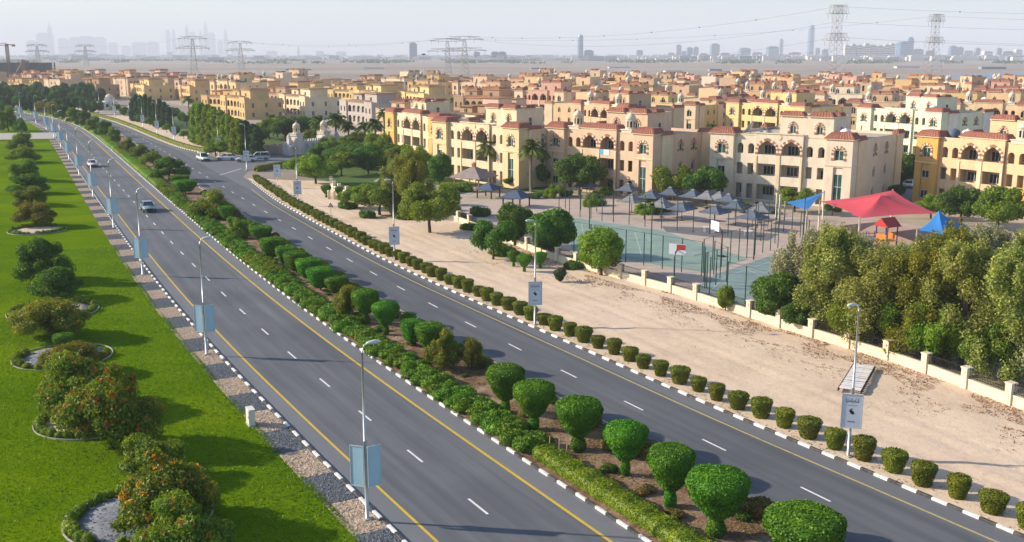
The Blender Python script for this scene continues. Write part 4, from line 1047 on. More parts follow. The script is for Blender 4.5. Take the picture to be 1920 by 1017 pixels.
# one banner on a short post of its own
q = G(521, 354)
o = thing('banner_post', 'short post carrying a white banner at the corner of the side road', 'banner', (q[0], q[1], .08), math.atan2(-q[1], -q[0]))
k = MB(); k.tube([(0, 0, -.1), (0, 0, 4.2)], [.07, .06], 8); k.build('post', m_galv, o, True)
b_ = put('banner_board', LM['banner_board'], o, (.1, 0, .2), (0, 0, math.pi)); [put(z_, LM[z_], b_) for z_ in ('banner_frame', 'banner_script', 'banner_emblem', 'banner_caption')]
# warning sign on the verge
q = G(621, 411); o = thing('warning_sign', 'small triangular warning sign on a thin post beside the clipped bushes', 'sign', (q[0], q[1], .1), math.atan2(-q[1], -q[0]))
k = MB(); k.tube([(0, 0, -.1), (0, 0, 1.75)], .035, 6); k.build('post', m_galv, o)
m_red = plain('sign_red', (0.42, 0.035, 0.03), 0.5, 0.08)
k = MB(); tri = lambda r_, x_: [(x_, -r_ * .87, 1.75 - r_ * .0), (x_, r_ * .87, 1.75), (x_, 0, 1.75 + r_ * 1.5)]
k.add(tri(.5, .04) + tri(.5, .06), [(0, 1, 2), (5, 4, 3), (0, 3, 4, 1), (1, 4, 5, 2), (2, 5, 3, 0)]); sg = k.build('sign_plate', m_red, o)
k = MB(); k.poly([(.064, -.27, 1.83), (.064, .27, 1.83), (.064, 0, 2.3)]); k.build('sign_face', m_banner, sg)
k = MB(); k.poly([(.067, -.03, 1.9), (.067, .03, 1.9), (.067, .03, 2.12), (.067, -.03, 2.12)]); k.build('sign_symbol', m_banner_dark, sg)
# white utility box on the lawn edge, slatted ramp on the sand, stakes in the median, bollards
q = G(471, 800); o = thing('utility_box', 'white metal utility cabinet standing on the lawn edge beside the gravel', 'cabinet', (q[0], q[1], .1), R(-62))
m_cab = plain('cabinet_white', (0.72, 0.70, 0.64), 0.6, 0.06, 2.0, dirt=((0.4, 0.33, 0.22), .4))
k = MB(); k.box(-.42, .42, -.2, .2, .12, 1.18); k.box(-.45, .45, -.23, .23, 1.18, 1.23); k.build('body', m_cab, o)
k = MB(); k.box(-.39, .39, -.225, -.2, .18, 1.12); d_ = k.build('door', m_cab, o); k = MB(); k.box(.25, .31, -.25, -.225, .6, .75); k.build('handle', m_iron, d_)
k = MB(); k.box(-.5, .5, -.27, .27, -.1, .12); k.build('plinth', m_concrete, o)
A_, B_ = np.array(G(1592, 742)), np.array(G(1620, 694)); md = (A_ + B_) / 2; dv = B_ - A_; L = np.linalg.norm(dv)
o = thing('slatted_ramp', 'long white slatted metal ramp lying on the sand behind the near lamp', 'ramp', (md[0], md[1], .22), math.atan2(dv[1], dv[0]))
m_ramp = plain('white_metal', (0.80, 0.79, 0.79), 0.5, 0.08, 1.0, dirt=((.35, .25, .18), .4))
for yy in (-.82, .82): k = MB(); k.box(-L / 2, L / 2, yy - .04, yy + .04, .02, .24); k.build('side_rail', m_iron, o)
k = MB(); k.box(-.13, .13, -.78, .78, .22, .27); sl = k.mesh('slat', m_ramp)
for j in range(int(L / .46)): put('slat', sl, o, (-L / 2 + .25 + j * .46, 0, random.uniform(-.02, .03)), (random.uniform(-.03, .03), random.uniform(-.06, .06), 0))
for j, (px, py) in enumerate([(1030, 846), (1048, 848), (1062, 854)]):
    q = G(px, py, .2); k = MB(); hh = (1.0, .85, .7)[j]
    k.tube([(0, 0, -.2), (.03, .02, hh)], .045, 6); o = k.build('timber_stake', m_wood, None, loc=(q[0], q[1], .2)); tag(o, 'bare timber stake in the median soil beside the third goblet topiary, ' + ('tallest', 'middle', 'shortest')[j] + ' of three', 'stake', 'timber stakes in the median')
for j, (px, py) in enumerate([(617, 375), (627, 376)]):
    q = G(px, py); k = MB(); k.lathe([(.26, -.1), (.26, 1.35), (.30, 1.38), (.30, 1.48), (.1, 1.6)], 10); o = k.build('bollard', m_wall_cream, None, True, loc=(q[0], q[1], .1)); tag(o, ('left' if j == 0 else 'right') + ' of two pale round gateposts at the edge of the sand verge', 'post', 'pair of gateposts')
# ================================================================ BUILDINGS
def wallmat(name, c): return plain(name, c, 0.9, 0.06, 0.5, dirt=(tuple(x * .62 for x in c), .45))
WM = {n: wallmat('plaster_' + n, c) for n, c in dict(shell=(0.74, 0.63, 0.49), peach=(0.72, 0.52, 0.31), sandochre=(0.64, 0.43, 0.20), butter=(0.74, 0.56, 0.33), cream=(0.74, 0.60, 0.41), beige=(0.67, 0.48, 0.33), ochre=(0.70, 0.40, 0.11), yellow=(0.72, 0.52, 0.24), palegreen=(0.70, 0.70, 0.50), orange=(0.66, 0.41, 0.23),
      pink=(0.72, 0.50, 0.40), white=(0.76, 0.71, 0.64), tan=(0.56, 0.39, 0.25), greyviolet=(0.44, 0.38, 0.35), brown=(0.47, 0.30, 0.18), rose=(0.68, 0.40, 0.30)).items()}  # grey villa plaster: the shade on its walls is put into the colour
m_main, m_bay, m_trim = WM['cream'].copy(), WM['cream'].copy(), WM['cream'].copy()
m_main.name, m_bay.name, m_trim.name = 'wall_main', 'wall_bay', 'wall_trim'
m_tile = MAT_tile('roof_tile', (0.33, 0.125, 0.085)); m_tile2 = MAT_tile('roof_tile_brown', (0.34, 0.19, 0.10)); m_tile3 = MAT_tile('roof_tile_orange', (0.44, 0.17, 0.08))
m_flat = plain('roof_screed', (0.50, 0.42, 0.33), 0.95, 0.15, 0.4)
m_frame = plain('window_frame', (0.70, 0.70, 0.66), 0.5, 0.04); m_pane = MAT_glass('window_pane', (0.020, 0.026, 0.030)); m_pane_g = MAT_glass('green_pane', (0.035, 0.085, 0.075))
m_vred = plain('voussoir_red', (0.36, 0.16, 0.10), 0.85, 0.15, 2.0); m_vcream = plain('voussoir_cream', (0.74, 0.62, 0.46), 0.85, 0.08, 2.0)
m_dome = plain('dome_plaster', (0.70, 0.60, 0.47), 0.8, 0.08, 1.0); m_dark = plain('dark_opening', (0.035, 0.03, 0.03), 0.9, 0.2)  # last one: shade inside openings put into a flat dark colour
m_awn = plain('linen_blue', (0.12, 0.40, 0.62), 0.8, 0.1); m_linen = plain('linen_white', (0.75, 0.75, 0.76), 0.8, 0.05)

def outline(kind, a, b0, s, t, n=7):
    if kind == 'rect': return [(-a, b0), (-a, t), (0, t)]
    if kind == 'round': return [(-a, b0)] + [(-a * math.cos(q), s + (t - s) * math.sin(q)) for q in np.linspace(0, math.pi / 2, n)]
    return [(-a, b0)] + [(-a * (1 - q ** 2.1) * (1 - .0 * q), s + (t - s) * (q ** .92)) for q in np.linspace(0, 1, n)]
class FR:
    """a vertical plane: origin, horizontal axis and outward normal"""
    def __init__(self, o, eu, en): self.o, self.eu, self.en = Vector(o), Vector(eu), Vector(en)
    def P(self, u, d, z): v = self.o + self.eu * u + self.en * d; return (v.x, v.y, z)
def cell(mb, fr, u0, u1, z0, z1, hole=None, t=.35, d=0.0, m=0):
    if hole is None:
        mb.poly([fr.P(u0, d, z0), fr.P(u1, d, z0), fr.P(u1, d, z1), fr.P(u0, d, z1)], m); return
    kind, a, b0, s, tp = hole; uc = (u0 + u1) / 2; L = outline(kind, a, b0, s, tp)
    for sg in (1, -1):
        e = u0 if sg == 1 else u1
        ring = [(e, z0), (uc, z0)] + ([(uc, b0)] if b0 > z0 + 1e-4 else []) + [(uc + sg * x, z) for x, z in L] + [(uc, z1), (e, z1)]
        mb.poly([fr.P(u, d, z) for u, z in ring], m)
        pts = [(0, b0)] + L
        for (xa, za), (xb, zb) in zip(pts[:-1], pts[1:]):
            if abs(xa - xb) + abs(za - zb) > 1e-5: mb.poly([fr.P(uc + sg * xa, d, za), fr.P(uc + sg * xb, d, zb), fr.P(uc + sg * xb, d - t, zb), fr.P(uc + sg * xa, d - t, za)], m)
def fbox(mb, fr, u0, u1, d0, d1, z0, z1, m=0):
    P = [fr.P(u, d, z) for z in (z0, z1) for u, d in ((u0, d0), (u1, d0), (u1, d1), (u0, d1))]
    mb.add(P, [(0, 3, 2, 1), (4, 5, 6, 7), (0, 1, 5, 4), (1, 2, 6, 5), (2, 3, 7, 6), (3, 0, 4, 7)], m)
def voussoirs(fr, uc, hole, w=.36, d=.05):
    kind, a, b0, s, tp = hole; L = outline(kind, a, b0, s, tp, 8); mb = MB(); pts = []
    n_j = max(2, int((s - b0) / .34)); L = [(-a, b0 + (s - b0) * j / n_j) for j in range(n_j)] + L[1:]
    outer = []
    for i, (x, z) in enumerate(L):
        p, q = L[max(i - 1, 0)], L[min(i + 1, len(L) - 1)]; tx, tz = q[0] - p[0], q[1] - p[1]; l = math.hypot(tx, tz) + 1e-9
        nx, nz_ = (-tz / l, tx / l) if i < len(L) - 1 else (0, 1); ww = w * (1.0 if (i // 1) % 2 else 1.0); outer.append((x + nx * ww, z + nz_ * ww * (1.25 if i == len(L) - 1 else 1)))
    outer[-1] = (0, outer[-1][1])
    for sg in (1, -1):
        for i in range(len(L) - 1):
            ex = .12 if i % 2 == 0 else 0.0
            def E(o_, i_):
                x, z = L[i_]; return (o_[0] + (o_[0] - x) * ex / w, o_[1] + (o_[1] - z) * ex / w * (0 if i_ == len(L) - 1 else 1))
            A, B, C, D_ = L[i], L[i + 1], E(outer[i + 1], i + 1), E(outer[i], i); dd = d + (.03 if i % 2 == 0 else 0); q = [A, B, C, D_]
            f = [fr.P(uc + sg * x, dd, z) for x, z in q]; bk_ = [fr.P(uc + sg * x, -.02, z) for x, z in q]
            mb.add(f + bk_, [(0, 1, 2, 3), (0, 4, 5, 1), (1, 5, 6, 2), (2, 6, 7, 3), (3, 7, 4, 0)], 1 if i % 2 == 0 else 0)
    return mb
def window(fr, uc, z0, z1, w, d, parent, nm=2, green=False, arch=None, mbj=None):
    """mullioned window: frame part with a pane below it, or both into the joined glazing mesh"""
    f = MB() if mbj is None else mbj; e = .06; x0, x1 = uc - w / 2, uc + w / 2
    if mbj is None:
        for j in range(nm + 1): x = x0 + (x1 - x0) * j / nm; fbox(f, fr, x - e / 2, x + e / 2, d, d + .06, z0, z1)
        for z in (z0, z1): fbox(f, fr, x0, x1, d + .005, d + .055, z - e / 2, z + e / 2)
        if z1 - z0 > 1.8: fbox(f, fr, x0, x1, d + .005, d + .055, z0 + (z1 - z0) * .55, z0 + (z1 - z0) * .55 + e)
        o = f.build('window', m_frame, parent); p = MB(); p.poly([fr.P(x0, d + .02, z0), fr.P(x1, d + .02, z0), fr.P(x1, d + .02, z1), fr.P(x0, d + .02, z1)]); p.build('pane', m_pane_g if green else m_pane, o)
    else:
        f.poly([fr.P(x0, d + .02, z0), fr.P(x1, d + .02, z0), fr.P(x1, d + .02, z1), fr.P(x0, d + .02, z1)], 0)
        for j in range(1, nm): x = x0 + (x1 - x0) * j / nm; fbox(f, fr, x - .04, x + .04, d + .02, d + .05, z0, z1, 1)
def slope(mb, a, b_, c, d, n, m=0, h=.07):
    """ribbed tile slope: a-b the eave, d-c the ridge"""
    a, b_, c, d = (Vector(q) for q in (a, b_, c, d)); mb.poly([a, b_, c, d], m); N = (b_ - a).cross(d - a).normalized()
    if N.z < 0: N = -N
    for i in range(n):
        u0, u1 = (i + .18) / n, (i + .82) / n
        e0, e1, r0, r1 = a.lerp(b_, u0), a.lerp(b_, u1), d.lerp(c, u0), d.lerp(c, u1); em, rm_ = e0.lerp(e1, .5) + N * h, r0.lerp(r1, .5) + N * h
        mb.add([e0, em, e1, r0, rm_, r1], [(0, 1, 4, 3), (1, 2, 5, 4), (0, 2, 1)], m)
def hood(x0, x1, y0, y1, z, h, ov=.35, ins=.9, rib=.5):
    """hipped tile hood over a bay"""
    mb = MB(); X0, X1, Y0, Y1 = x0 - ov, x1 + ov, y0 - ov, y1 + ov * .3; i = min(ins, (x1 - x0) / 2.2, (y1 - y0) / 1.6)
    b4 = [(X0, Y0, z), (X1, Y0, z), (X1, Y1, z), (X0, Y1, z)]; t4 = [(X0 + i, Y0 + i, z + h), (X1 - i, Y0 + i, z + h), (X1 - i, Y1 - .1, z + h), (X0 + i, Y1 - .1, z + h)]
    for k_ in range(4):
        a, c = b4[k_], b4[(k_ + 1) % 4]; L = math.dist(a, c); slope(mb, a, c, t4[(k_ + 1) % 4], t4[k_], max(2, int(L / rib)))
    mb.poly(t4); mb.poly([(p[0], p[1], z - .002) for p in b4[::-1]])
    mb.box(X0 + .06, X1 - .06, Y0 + .06, Y1 - .06, z - .16, z - .01, 1)
    return mb
def cupola_meshes():
    k = MB(); k.box(-1.25, 1.25, -1.25, 1.25, 0, .55); k.box(-1.4, 1.4, -1.4, 1.4, .55, .7)
    k.lathe([(1.0, .7), (1.0, 1.0), (.85, 1.05)], 8); 
    for i in range(8):
        a = 2 * math.pi * (i + .5) / 8; k.tube([(.82 * math.cos(a), .82 * math.sin(a), 1.0), (.82 * math.cos(a), .82 * math.sin(a), 2.2)], .16, 5)
    k.lathe([(.98, 2.15), (1.02, 2.35), (.9, 2.4)], 8); base = k.mesh('cupola', m_dome)
    k = MB(); k.lathe([(.9, 2.4), (.98, 2.7), (.88, 3.05), (.6, 3.35), (.25, 3.6), (.08, 3.75), (.05, 4.2)], 12); dome = k.mesh('dome', m_dome, True)
    k = MB(); k.lathe([(.6, 1.0), (.6, 2.2)], 8); core = k.mesh('cupola_core', m_dark); return base, dome, core  # added dark core stands for the shade inside the open lantern
CUP = cupola_meshes()
def cupola(parent, x, y, z, s=1.0):
    o = put('cupola', CUP[0], parent, (x, y, z), None, s); put('dome', CUP[1], o); put('lantern_core', CUP[2], o)

FL = 3.55
def apartment(root, detail, W=24.0, D=17.0, cup=0, pent=1, hoods=True, seed=0, flagcloth=False, stair=True):
    """three-storey block: two tower bays, arcaded loggias between them, penthouse behind; front faces -y, left front corner at the origin"""
    g = random.Random(seed); z3 = 3 * FL; wall, glaz, trim = MB(), (None if detail else MB()), MB()
    F0 = FR((0, 0, 0), (1, 0, 0), (0, -1, 0)); RC = 1.45
    wall.add([(0, RC, 0), (W, RC, 0), (W, D, 0), (0, D, 0), (0, RC, z3), (W, RC, z3), (W, D, z3), (0, D, z3)], [(0, 1, 5, 4), (2, 3, 7, 6), (4, 5, 6, 7)])
    sec = [(0, 4.2, .7), (4.2, 8.0, 0), (8.0, 16.0, .4), (16.0, 19.8, 0), (19.8, 24.0, .7)]; k_ = W / 24.0
    sec = [(a * k_, b * k_, p) for a, b, p in sec]; surr = []
    for si, (u0, u1, p) in enumerate(sec):
        fr = FR((0, -p, 0), (1, 0, 0), (0, -1, 0)); bay = si in (0, 4); uc = (u0 + u1) / 2
        if bay:
            bm_ = MB(); bt = -(p)   # solid core behind the thin front skin
            top = z3 + .75
            h3 = ('round', .78, 2 * FL + .75, 2 * FL + 2.0, 2 * FL + 2.75); cell(bm_, fr, u0, u1, 2 * FL, top, h3, .28)
            hl = ('rect', .8, .7, 0, 2 * FL - .35); cell(bm_, fr, u0, u1, 0, 2 * FL, hl, .2)
            fbox(bm_, fr, u0 + .01, u1 - .01, -.30, -.28, 0, top)      # back of the recesses
            for e in (u0, u1): bm_.poly([fr.P(e, 0, 0), fr.P(e, -p - RC, 0), fr.P(e, -p - RC, top), fr.P(e, 0, top)])
            bm_.poly([fr.P(u0, 0, top), fr.P(u1, 0, top), fr.P(u1, -p - RC, top), fr.P(u0, -p - RC, top)])
            bo = bm_.build('bay', m_bay, root)
            if detail: voussoirs(fr, uc, h3, .34).build('arch_surround', [m_vcream, m_vred], bo)
            window(fr, uc, 2 * FL + .78, 2 * FL + 2.35, 1.4, -.27, root, 2, True, mbj=glaz)
            if si == 4 and stair: window(fr, uc, .95, 5.6, 1.4, -.27, root, 2, True, mbj=glaz)
            else: window(fr, uc, FL + .9, FL + 2.1, 1.3, -.27, root, 2, mbj=glaz); window(fr, uc, .95, 2.3, 1.3, -.27, root, 2, mbj=glaz)
            if hoods: hood(u0, u1, -p, RC + .8, top, .95).build('tile_hood', [m_tile, m_trim], root)
            fbox(trim, fr, u0 - .04, u1 + .04, -.02, .10, 2 * FL - .18, 2 * FL + .02)
        else:
            nc = 2; cw = (u1 - u0) / nc; top = z3 + (.95 if si == 2 else .55)
            for f in range(3):
                zb, zt = f * FL, ((f + 1) * FL if f < 2 else top)
                for c in range(nc):
                    a0, a1 = u0 + c * cw, u0 + (c + 1) * cw; cc = (a0 + a1) / 2
                    if si == 2:
                        a = cw / 2 - .48; hl = ('ogee', a, zb + .95, zb + 1.75, zb + 3.35) if f == 2 else ('rect', a, zb + (.9 if f else .35), 0, zb + 2.95)
                        window(F0, cc, zb + .95, zb + 2.45, min(2.5, a * 1.7), -RC + .02, root, 4, False, mbj=glaz)
                    else:
                        a = .56; hl = ('round', a, zb + .95, zb + 2.15, zb + 2.72) if f == 2 else ('rect', a, zb + (.9 if f else .3), 0, zb + 2.85)
                        if (c + f + seed) % 2 == 0 or f == 2: window(F0, cc, zb + .95, zb + 2.3, .85, -RC + .02, root, 1, False, mbj=glaz)
                    cell(wall, fr, a0, a1, zb, zt, hl, .32)
                    if detail and si == 2 and f == 2: surr.append((fr, cc, hl))
                fbox(wall, fr, u0 + .02, u1 - .02, -p - RC + .01, -.33, zb - .16, zb)     # loggia floor
            fbox(wall, fr, u0 + .02, u1 - .02, -p - RC + .01, -.33, z3 - .12, z3 + .02)
            for e, sg in ((u0, 1), (u1, -1)):   # cheek walls
                wall.poly([fr.P(e, 0, 0), fr.P(e, -p - RC, 0), fr.P(e, -p - RC, top), fr.P(e, 0, top)])
                fbox(wall, fr, min(e, e + sg * .12), max(e, e + sg * .12), -p - RC + .01, -.01, 0, z3)
            fbox(wall, fr, uc - .1, uc + .1, -p - RC + .01, -.33, 0, z3)     # dividing wall between two loggias
            wall.poly([fr.P(u0, -.3, z3 + .03), fr.P(u1, -.3, z3 + .03), fr.P(u1, -.3, top), fr.P(u0, -.3, top)])
            fbox(trim, fr, u0 - .02, u1 + .02, -.32, .16 if si == 2 else .08, top, top + .16)
            if si == 2:
                fbox(trim, fr, uc - .34, uc + .34, .0, .12, 0, 2 * FL + .9); fbox(trim, fr, u0, u0 + .36, 0, .12, 0, 2 * FL + .7); fbox(trim, fr, u1 - .36, u1, 0, .12, 0, 2 * FL + .7)
                if hoods and seed % 2: hood(u0, u1, -p + .1, RC + .5, top + .17, .75, .3, .7).build('tile_hood', [m_tile, m_trim], root)
                elif detail:
                    q = MB(); q.lathe([(.45, 0), (.45, .08), (.3, .1), (.1, .1)], 12); q.build('medallion', m_trim, root, loc=(uc, -p, top - .55), rot=(R(90), 0, 0))
    for fr, cc, hl in surr: voussoirs(fr, cc, hl, .36).build('arch_surround', [m_vcream, m_vred], root)
    # side walls: stone-banded strip, paired small arches, plain windows below
    for sd, fr in ((1, FR((W, RC, 0), (0, 1, 0), (1, 0, 0))), (0, FR((0, D, 0), (0, -1, 0), (-1, 0, 0)))):
        L = D - RC
        cw = L / 4
        for f in range(3):
            zb, zt = f * FL, ((f + 1) * FL if f < 2 else z3 + .4)
            for c in range(4):
                hl = None
                if c in (1, 2): hl = ('ogee', .5, zb + .9, zb + 1.8, zb + 2.7) if f == 2 else ('rect', .5, zb + .9, 0, zb + 2.6)
                cell(wall, fr, c * cw, (c + 1) * cw, zb, zt, hl, .22)
                if hl: window(fr, (c + .5) * cw, zb + .95, zb + 2.2, .9, -.24, root, 2, False, mbj=glaz)
                if hl and detail and f == 2 and sd == 1: voussoirs(fr, (c + .5) * cw, hl, .26).build('arch_surround', [m_vcream, m_vred], root)
        fbox(wall, fr, 0, L, -.32, -.25, 0, z3 + .4)
        if hoods:
            for a0, a1 in ((.2, 3.2), (L - 3.6, L - .3)):
                x0, x1 = (W - .6, W + .25) if sd else (-.25, .6); yy = (RC + a0, RC + a1) if sd else (D - a1, D - a0); hood(x0, x1, yy[0], yy[1], z3 + .42, .7, .25, .4).build('tile_hood', [m_tile, m_trim], root)
                fbox(trim, fr, a0, a1, 0, .22, .2, z3 + .38)
    frb = FR((W, D, 0), (-1, 0, 0), (0, 1, 0)); cell(wall, frb, 0, W, z3 - .1, z3 + .5, None); wall.poly([(0, D - .25, z3), (W, D - .25, z3), (W, D - .25, z3 + .5), (0, D - .25, z3 + .5)]); wall.poly([(0, D - .25, z3 + .5), (W, D - .25, z3 + .5), (W, D, z3 + .5), (0, D, z3 + .5)])
    wall.build('wall', m_main, root)
    tag(trim.build('cornice', m_trim, root), kind='stuff')
    q = MB(); q.poly([(.3, RC, z3 + .02), (W - .3, RC, z3 + .02), (W - .3, D - .3, z3 + .02), (.3, D - .3, z3 + .02)]); q.build('flat_roof', m_flat, root)
    # penthouse
    if pent:
        pw, pd, ph = (9.5, 7.0, 3.9) if pent == 1 else (7.0, 6.0, 3.4); px = W * .42 if pent == 1 else W * .2; py = 4.2
        q = MB(); fp = FR((px, py, 0), (1, 0, 0), (0, -1, 0)); zb = z3 + .02; hl = ('ogee', .55, zb + .8, zb + 1.7, zb + 2.6); gl = glaz
        for c in (0, 1): cell(q, fp, c * pw / 2, (c + 1) * pw / 2, zb, zb + ph, hl, .22)
        q.add([(px, py, zb), (px + pw, py, zb), (px + pw, py + pd, zb), (px, py + pd, zb), (px, py, zb + ph), (px + pw, py, zb + ph), (px + pw, py + pd, zb + ph), (px, py + pd, zb + ph)], [(1, 2, 6, 5), (2, 3, 7, 6), (3, 0, 4, 7), (4, 5, 6, 7)])
        fbox(q, fp, .01, pw - .01, -.26, -.24, zb, zb + ph - .01); po = q.build('penthouse', m_main, root)
        for c in (0, 1):
            window(fp, (c + .5) * pw / 2, zb + .85, zb + 2.1, .95, -.23, po, 2, True, mbj=gl)
            if detail: voussoirs(fp, (c + .5) * pw / 2, hl, .26).build('arch_surround', [m_vcream, m_vred], po)
        fs = FR((px + pw, py, 0), (0, 1, 0), (1, 0, 0)); window(fs, pd * .5, zb + .1, zb + 2.1, .8, .0, po, 1, False, mbj=gl)
        if hoods:
            hood(px + .2, px + pw * .44, py - .1, py + 1.3, zb + ph, .7, .25, .6).build('tile_hood', [m_tile, m_trim], po); hood(px + pw * .56, px + pw - .2, py - .1, py + 1.3, zb + ph, .7, .25, .6).build('tile_hood', [m_tile, m_trim], po)
            hood(px + pw - 1.0, px + pw + .1, py + 2.4, py + 4.6, zb + ph, .6, .25, .4).build('tile_hood', [m_tile, m_trim], po)
        else: q = MB(); q.box(px - .35, px + pw + .35, py - .35, py + pd + .35, zb + ph, zb + ph + .22); q.build('roof_slab', m_tile, po)
    if cup:
        for cx in ([W * .25, W * .745] if cup == 2 else [W * .745]):
            cupola(root, cx, 1.1, z3 + .55, .95)
    if flagcloth:
        q = MB(); fr = FR((0, -.4, 0), (1, 0, 0), (0, -1, 0)); fbox(q, fr, 12.6, 14.0, .02, .06, 2 * FL + .05, 2 * FL + .95); tag(q.build('hung_linen', m_awn, root), 'blue linen hung over the balcony'); q = MB(); fbox(q, fr, 14.0, 15.3, .02, .06, 2 * FL + .0, 2 * FL + .95); q.build('hung_linen', m_linen, root)
    if glaz is not None and glaz.v: tag(glaz.build('glazing', [m_pane, m_frame], root), kind='stuff')

def villa(root, W=21.0, D=15.0, seed=0):
    """two-storey villa block: row of round arches, brown overhanging roofs, box penthouse"""
    g = random.Random(seed); wall, glaz, trim = MB(), MB(), MB(); RC = 1.5; f2, top = 3.6, 7.4; F0 = FR((0, 0, 0), (1, 0, 0), (0, -1, 0))
    wall.add([(0, RC, 0), (W, RC, 0), (W, D, 0), (0, D, 0), (0, RC, top), (W, RC, top), (W, D, top), (0, D, top)], [(0, 1, 5, 4), (2, 3, 7, 6), (4, 5, 6, 7)])
    for (u0, u1, p, n) in ((0, 4.6, .5, 2), (4.6, 16.4, 0, 4), (16.4, W, .5, 2)):
        fr = FR((0, -p, 0), (1, 0, 0), (0, -1, 0)); cw = (u1 - u0) / n; tp = top + (.9 if n == 2 else .5)
        for f, zb in ((0, 0), (1, f2)):
            zt = f2 if f == 0 else tp
            for c in range(n):
                a = cw * .5 - (.42 if n == 4 else .72); hl = ('round', a, zb + .75, zb + 2.2, zb + 2.2 + min(a, .95)) if (f == 1 or n == 4) else ('rect', a, zb + .8, 0, zb + 2.6)
                cell(wall, fr, u0 + c * cw, u0 + (c + 1) * cw, zb, zt, hl, .3)
                window(F0 if n == 4 else FR((0, -p + .32, 0), (1, 0, 0), (0, -1, 0)), u0 + (c + .5) * cw, zb + .8, zb + 2.5, min(1.5, a * 1.7), -RC + .02 if n == 4 else 0.0, root, 2, mbj=glaz)
            fbox(wall, fr, u0 + .02, u1 - .02, -p - RC, -.32, zt - .14 if f == 0 else top - .1, zt if f == 0 else top)
        if n == 2: fbox(wall, fr, u0 + .01, u1 - .01, -.34, -.315, 0, tp)
        for e in (u0, u1): wall.poly([fr.P(e, 0, 0), fr.P(e, -p - RC, 0), fr.P(e, -p - RC, tp), fr.P(e, 0, tp)])
        wall.poly([fr.P(u0, -.28, top - .1), fr.P(u1, -.28, top - .1), fr.P(u1, -.28, tp), fr.P(u0, -.28, tp)]); fbox(trim, fr, u0 - .03, u1 + .03, -.3, .14, tp, tp + .16); fbox(trim, fr, u0, u1, 0, .1, f2 - .1, f2 + .1)
    for sd, fr in ((1, FR((W, RC, 0), (0, 1, 0), (1, 0, 0))), (0, FR((0, D, 0), (0, -1, 0), (-1, 0, 0)))):
        L = D - RC; cw = L / 5
        for f, zb, zt in ((0, 0, f2), (1, f2, top + .4)):
            for c in range(5):
                hl = ('rect', .5, zb + .8, 0, zb + 2.5) if c in (0, 2, 4) else None; cell(wall, fr, c * cw, (c + 1) * cw, zb, zt, hl, .2)
                if hl: window(fr, (c + .5) * cw, zb + .8, zb + 2.5, .95, -.21, root, 2, mbj=glaz)
        fbox(wall, fr, 0, L, -.30, -.23, 0, top + .4)
    q = MB(); q.poly([(.3, RC, top + .02), (W - .3, RC, top + .02), (W - .3, D, top + .02), (.3, D, top + .02)]); q.build('flat_roof', m_flat, root)
    for (px, py, pw, pd, ph) in ((W * .10, 4.0, 5.5, 6.0, 3.0), (W * .52, 3.2, 7.5, 7.5, 3.6)):
        q = MB(); q.box(px, px + pw, py, py + pd, top + .02, top + ph); po = q.build('penthouse', m_main, root)
        fp = FR((px, py, 0), (1, 0, 0), (0, -1, 0)); window(fp, pw * .5, top + 1.0, top + 2.3, 1.2, .0, po, 2, mbj=glaz)
        if seed % 2 == 0: q = MB(); q.box(px - .6, px + pw + .6, py - .6, py + pd + .6, top + ph, top + ph + .28); q.build('roof_slab', m_tile, po)
        else: hood(px, px + pw, py, py + pd, top + ph, .8, .5, 1.4).build('tile_hood', [m_tile, m_trim], po)
    hood(4.7, 16.3, -.1, 2.2, top + .67, .6, .35, 1.0).build('tile_hood', [m_tile, m_trim], root)
    wall.build('wall', m_main, root); tag(trim.build('cornice', m_trim, root), kind='stuff'); tag(glaz.build('glazing', [m_pane, m_frame], root), kind='stuff')

def remat(main, bay=None, trim=None, tile=None):
    return {'wall_main': WM[main], 'wall_bay': WM[bay or main], 'wall_trim': WM[trim or main], 'roof_tile': tile or m_tile}
def apply_remat(root, rm_):
    for ch in below(root):
        if ch.type == 'MESH':
            for s in ch.material_slots:
                if s.material and s.material.name in rm_: nm = s.material.name; s.link = 'OBJECT'; s.material = rm_[nm]
def place(root, a, c):
    """stand the block with its front between two surveyed ground points"""
    a, c = np.array(a), np.array(c); d = c - a; root.location = (a[0], a[1], 0.0); root.rotation_euler = (0, 0, math.atan2(d[1], d[0])); return np.linalg.norm(d)
def foot(top_y, hh=.44): return (top_y - hh * 100) / (1 - hh)
used = []
def block(name, label, lx, ltop, rx, rtop, rm_, group='apartment blocks', D=17.0, **kw):
    a, c = G(lx, foot(ltop)), G(rx, foot(rtop)); o = thing(name, label, 'building', (0, 0, 0), 0, group); w = place(o, a, c)
    apartment(o, True, W=min(max(w, 16), 30), D=D, **kw); apply_remat(o, rm_); used.append((np.array(a) + np.array(c)) / 2 + D * .4 * np.array([math.sin(-o.rotation_euler.z), math.cos(o.rotation_euler.z)])); return o
bA = block('apartment_block', 'ochre-bayed apartment block partly hidden by the garden trees, first in the front row', 729, 211, 829, 224, remat('cream', 'ochre', 'cream'), seed=1, pent=2, D=12.0)
bB = block('apartment_block', 'cream apartment block with red tile hoods behind the tall palm', 817, 229, 978, 243, remat('cream', 'butter', 'cream'), seed=2, pent=1, D=11.5)
bC = block('apartment_block', 'tan apartment block with two domed cupolas and blue linen on a balcony', 1029, 240, 1226, 254, remat('beige', 'beige', 'cream'), seed=3, cup=2, flagcloth=True)
bD = block('apartment_block', 'large cream apartment block with green arched windows behind the red shade sail', 1331, 250, 1594, 264, remat('shell', 'shell', 'cream'), seed=4, D=24.0)
bE = block('apartment_block', 'apartment block with bright ochre tower bay at the right edge', 1714, 256, 1965, 276, remat('peach', 'ochre', 'cream'), seed=5, cup=1, stair=False)
bF = block('apartment_block', 'pale green and white apartment block behind the cream one', 1606, 203, 1762, 213, remat('palegreen', 'palegreen', 'white'), seed=6)
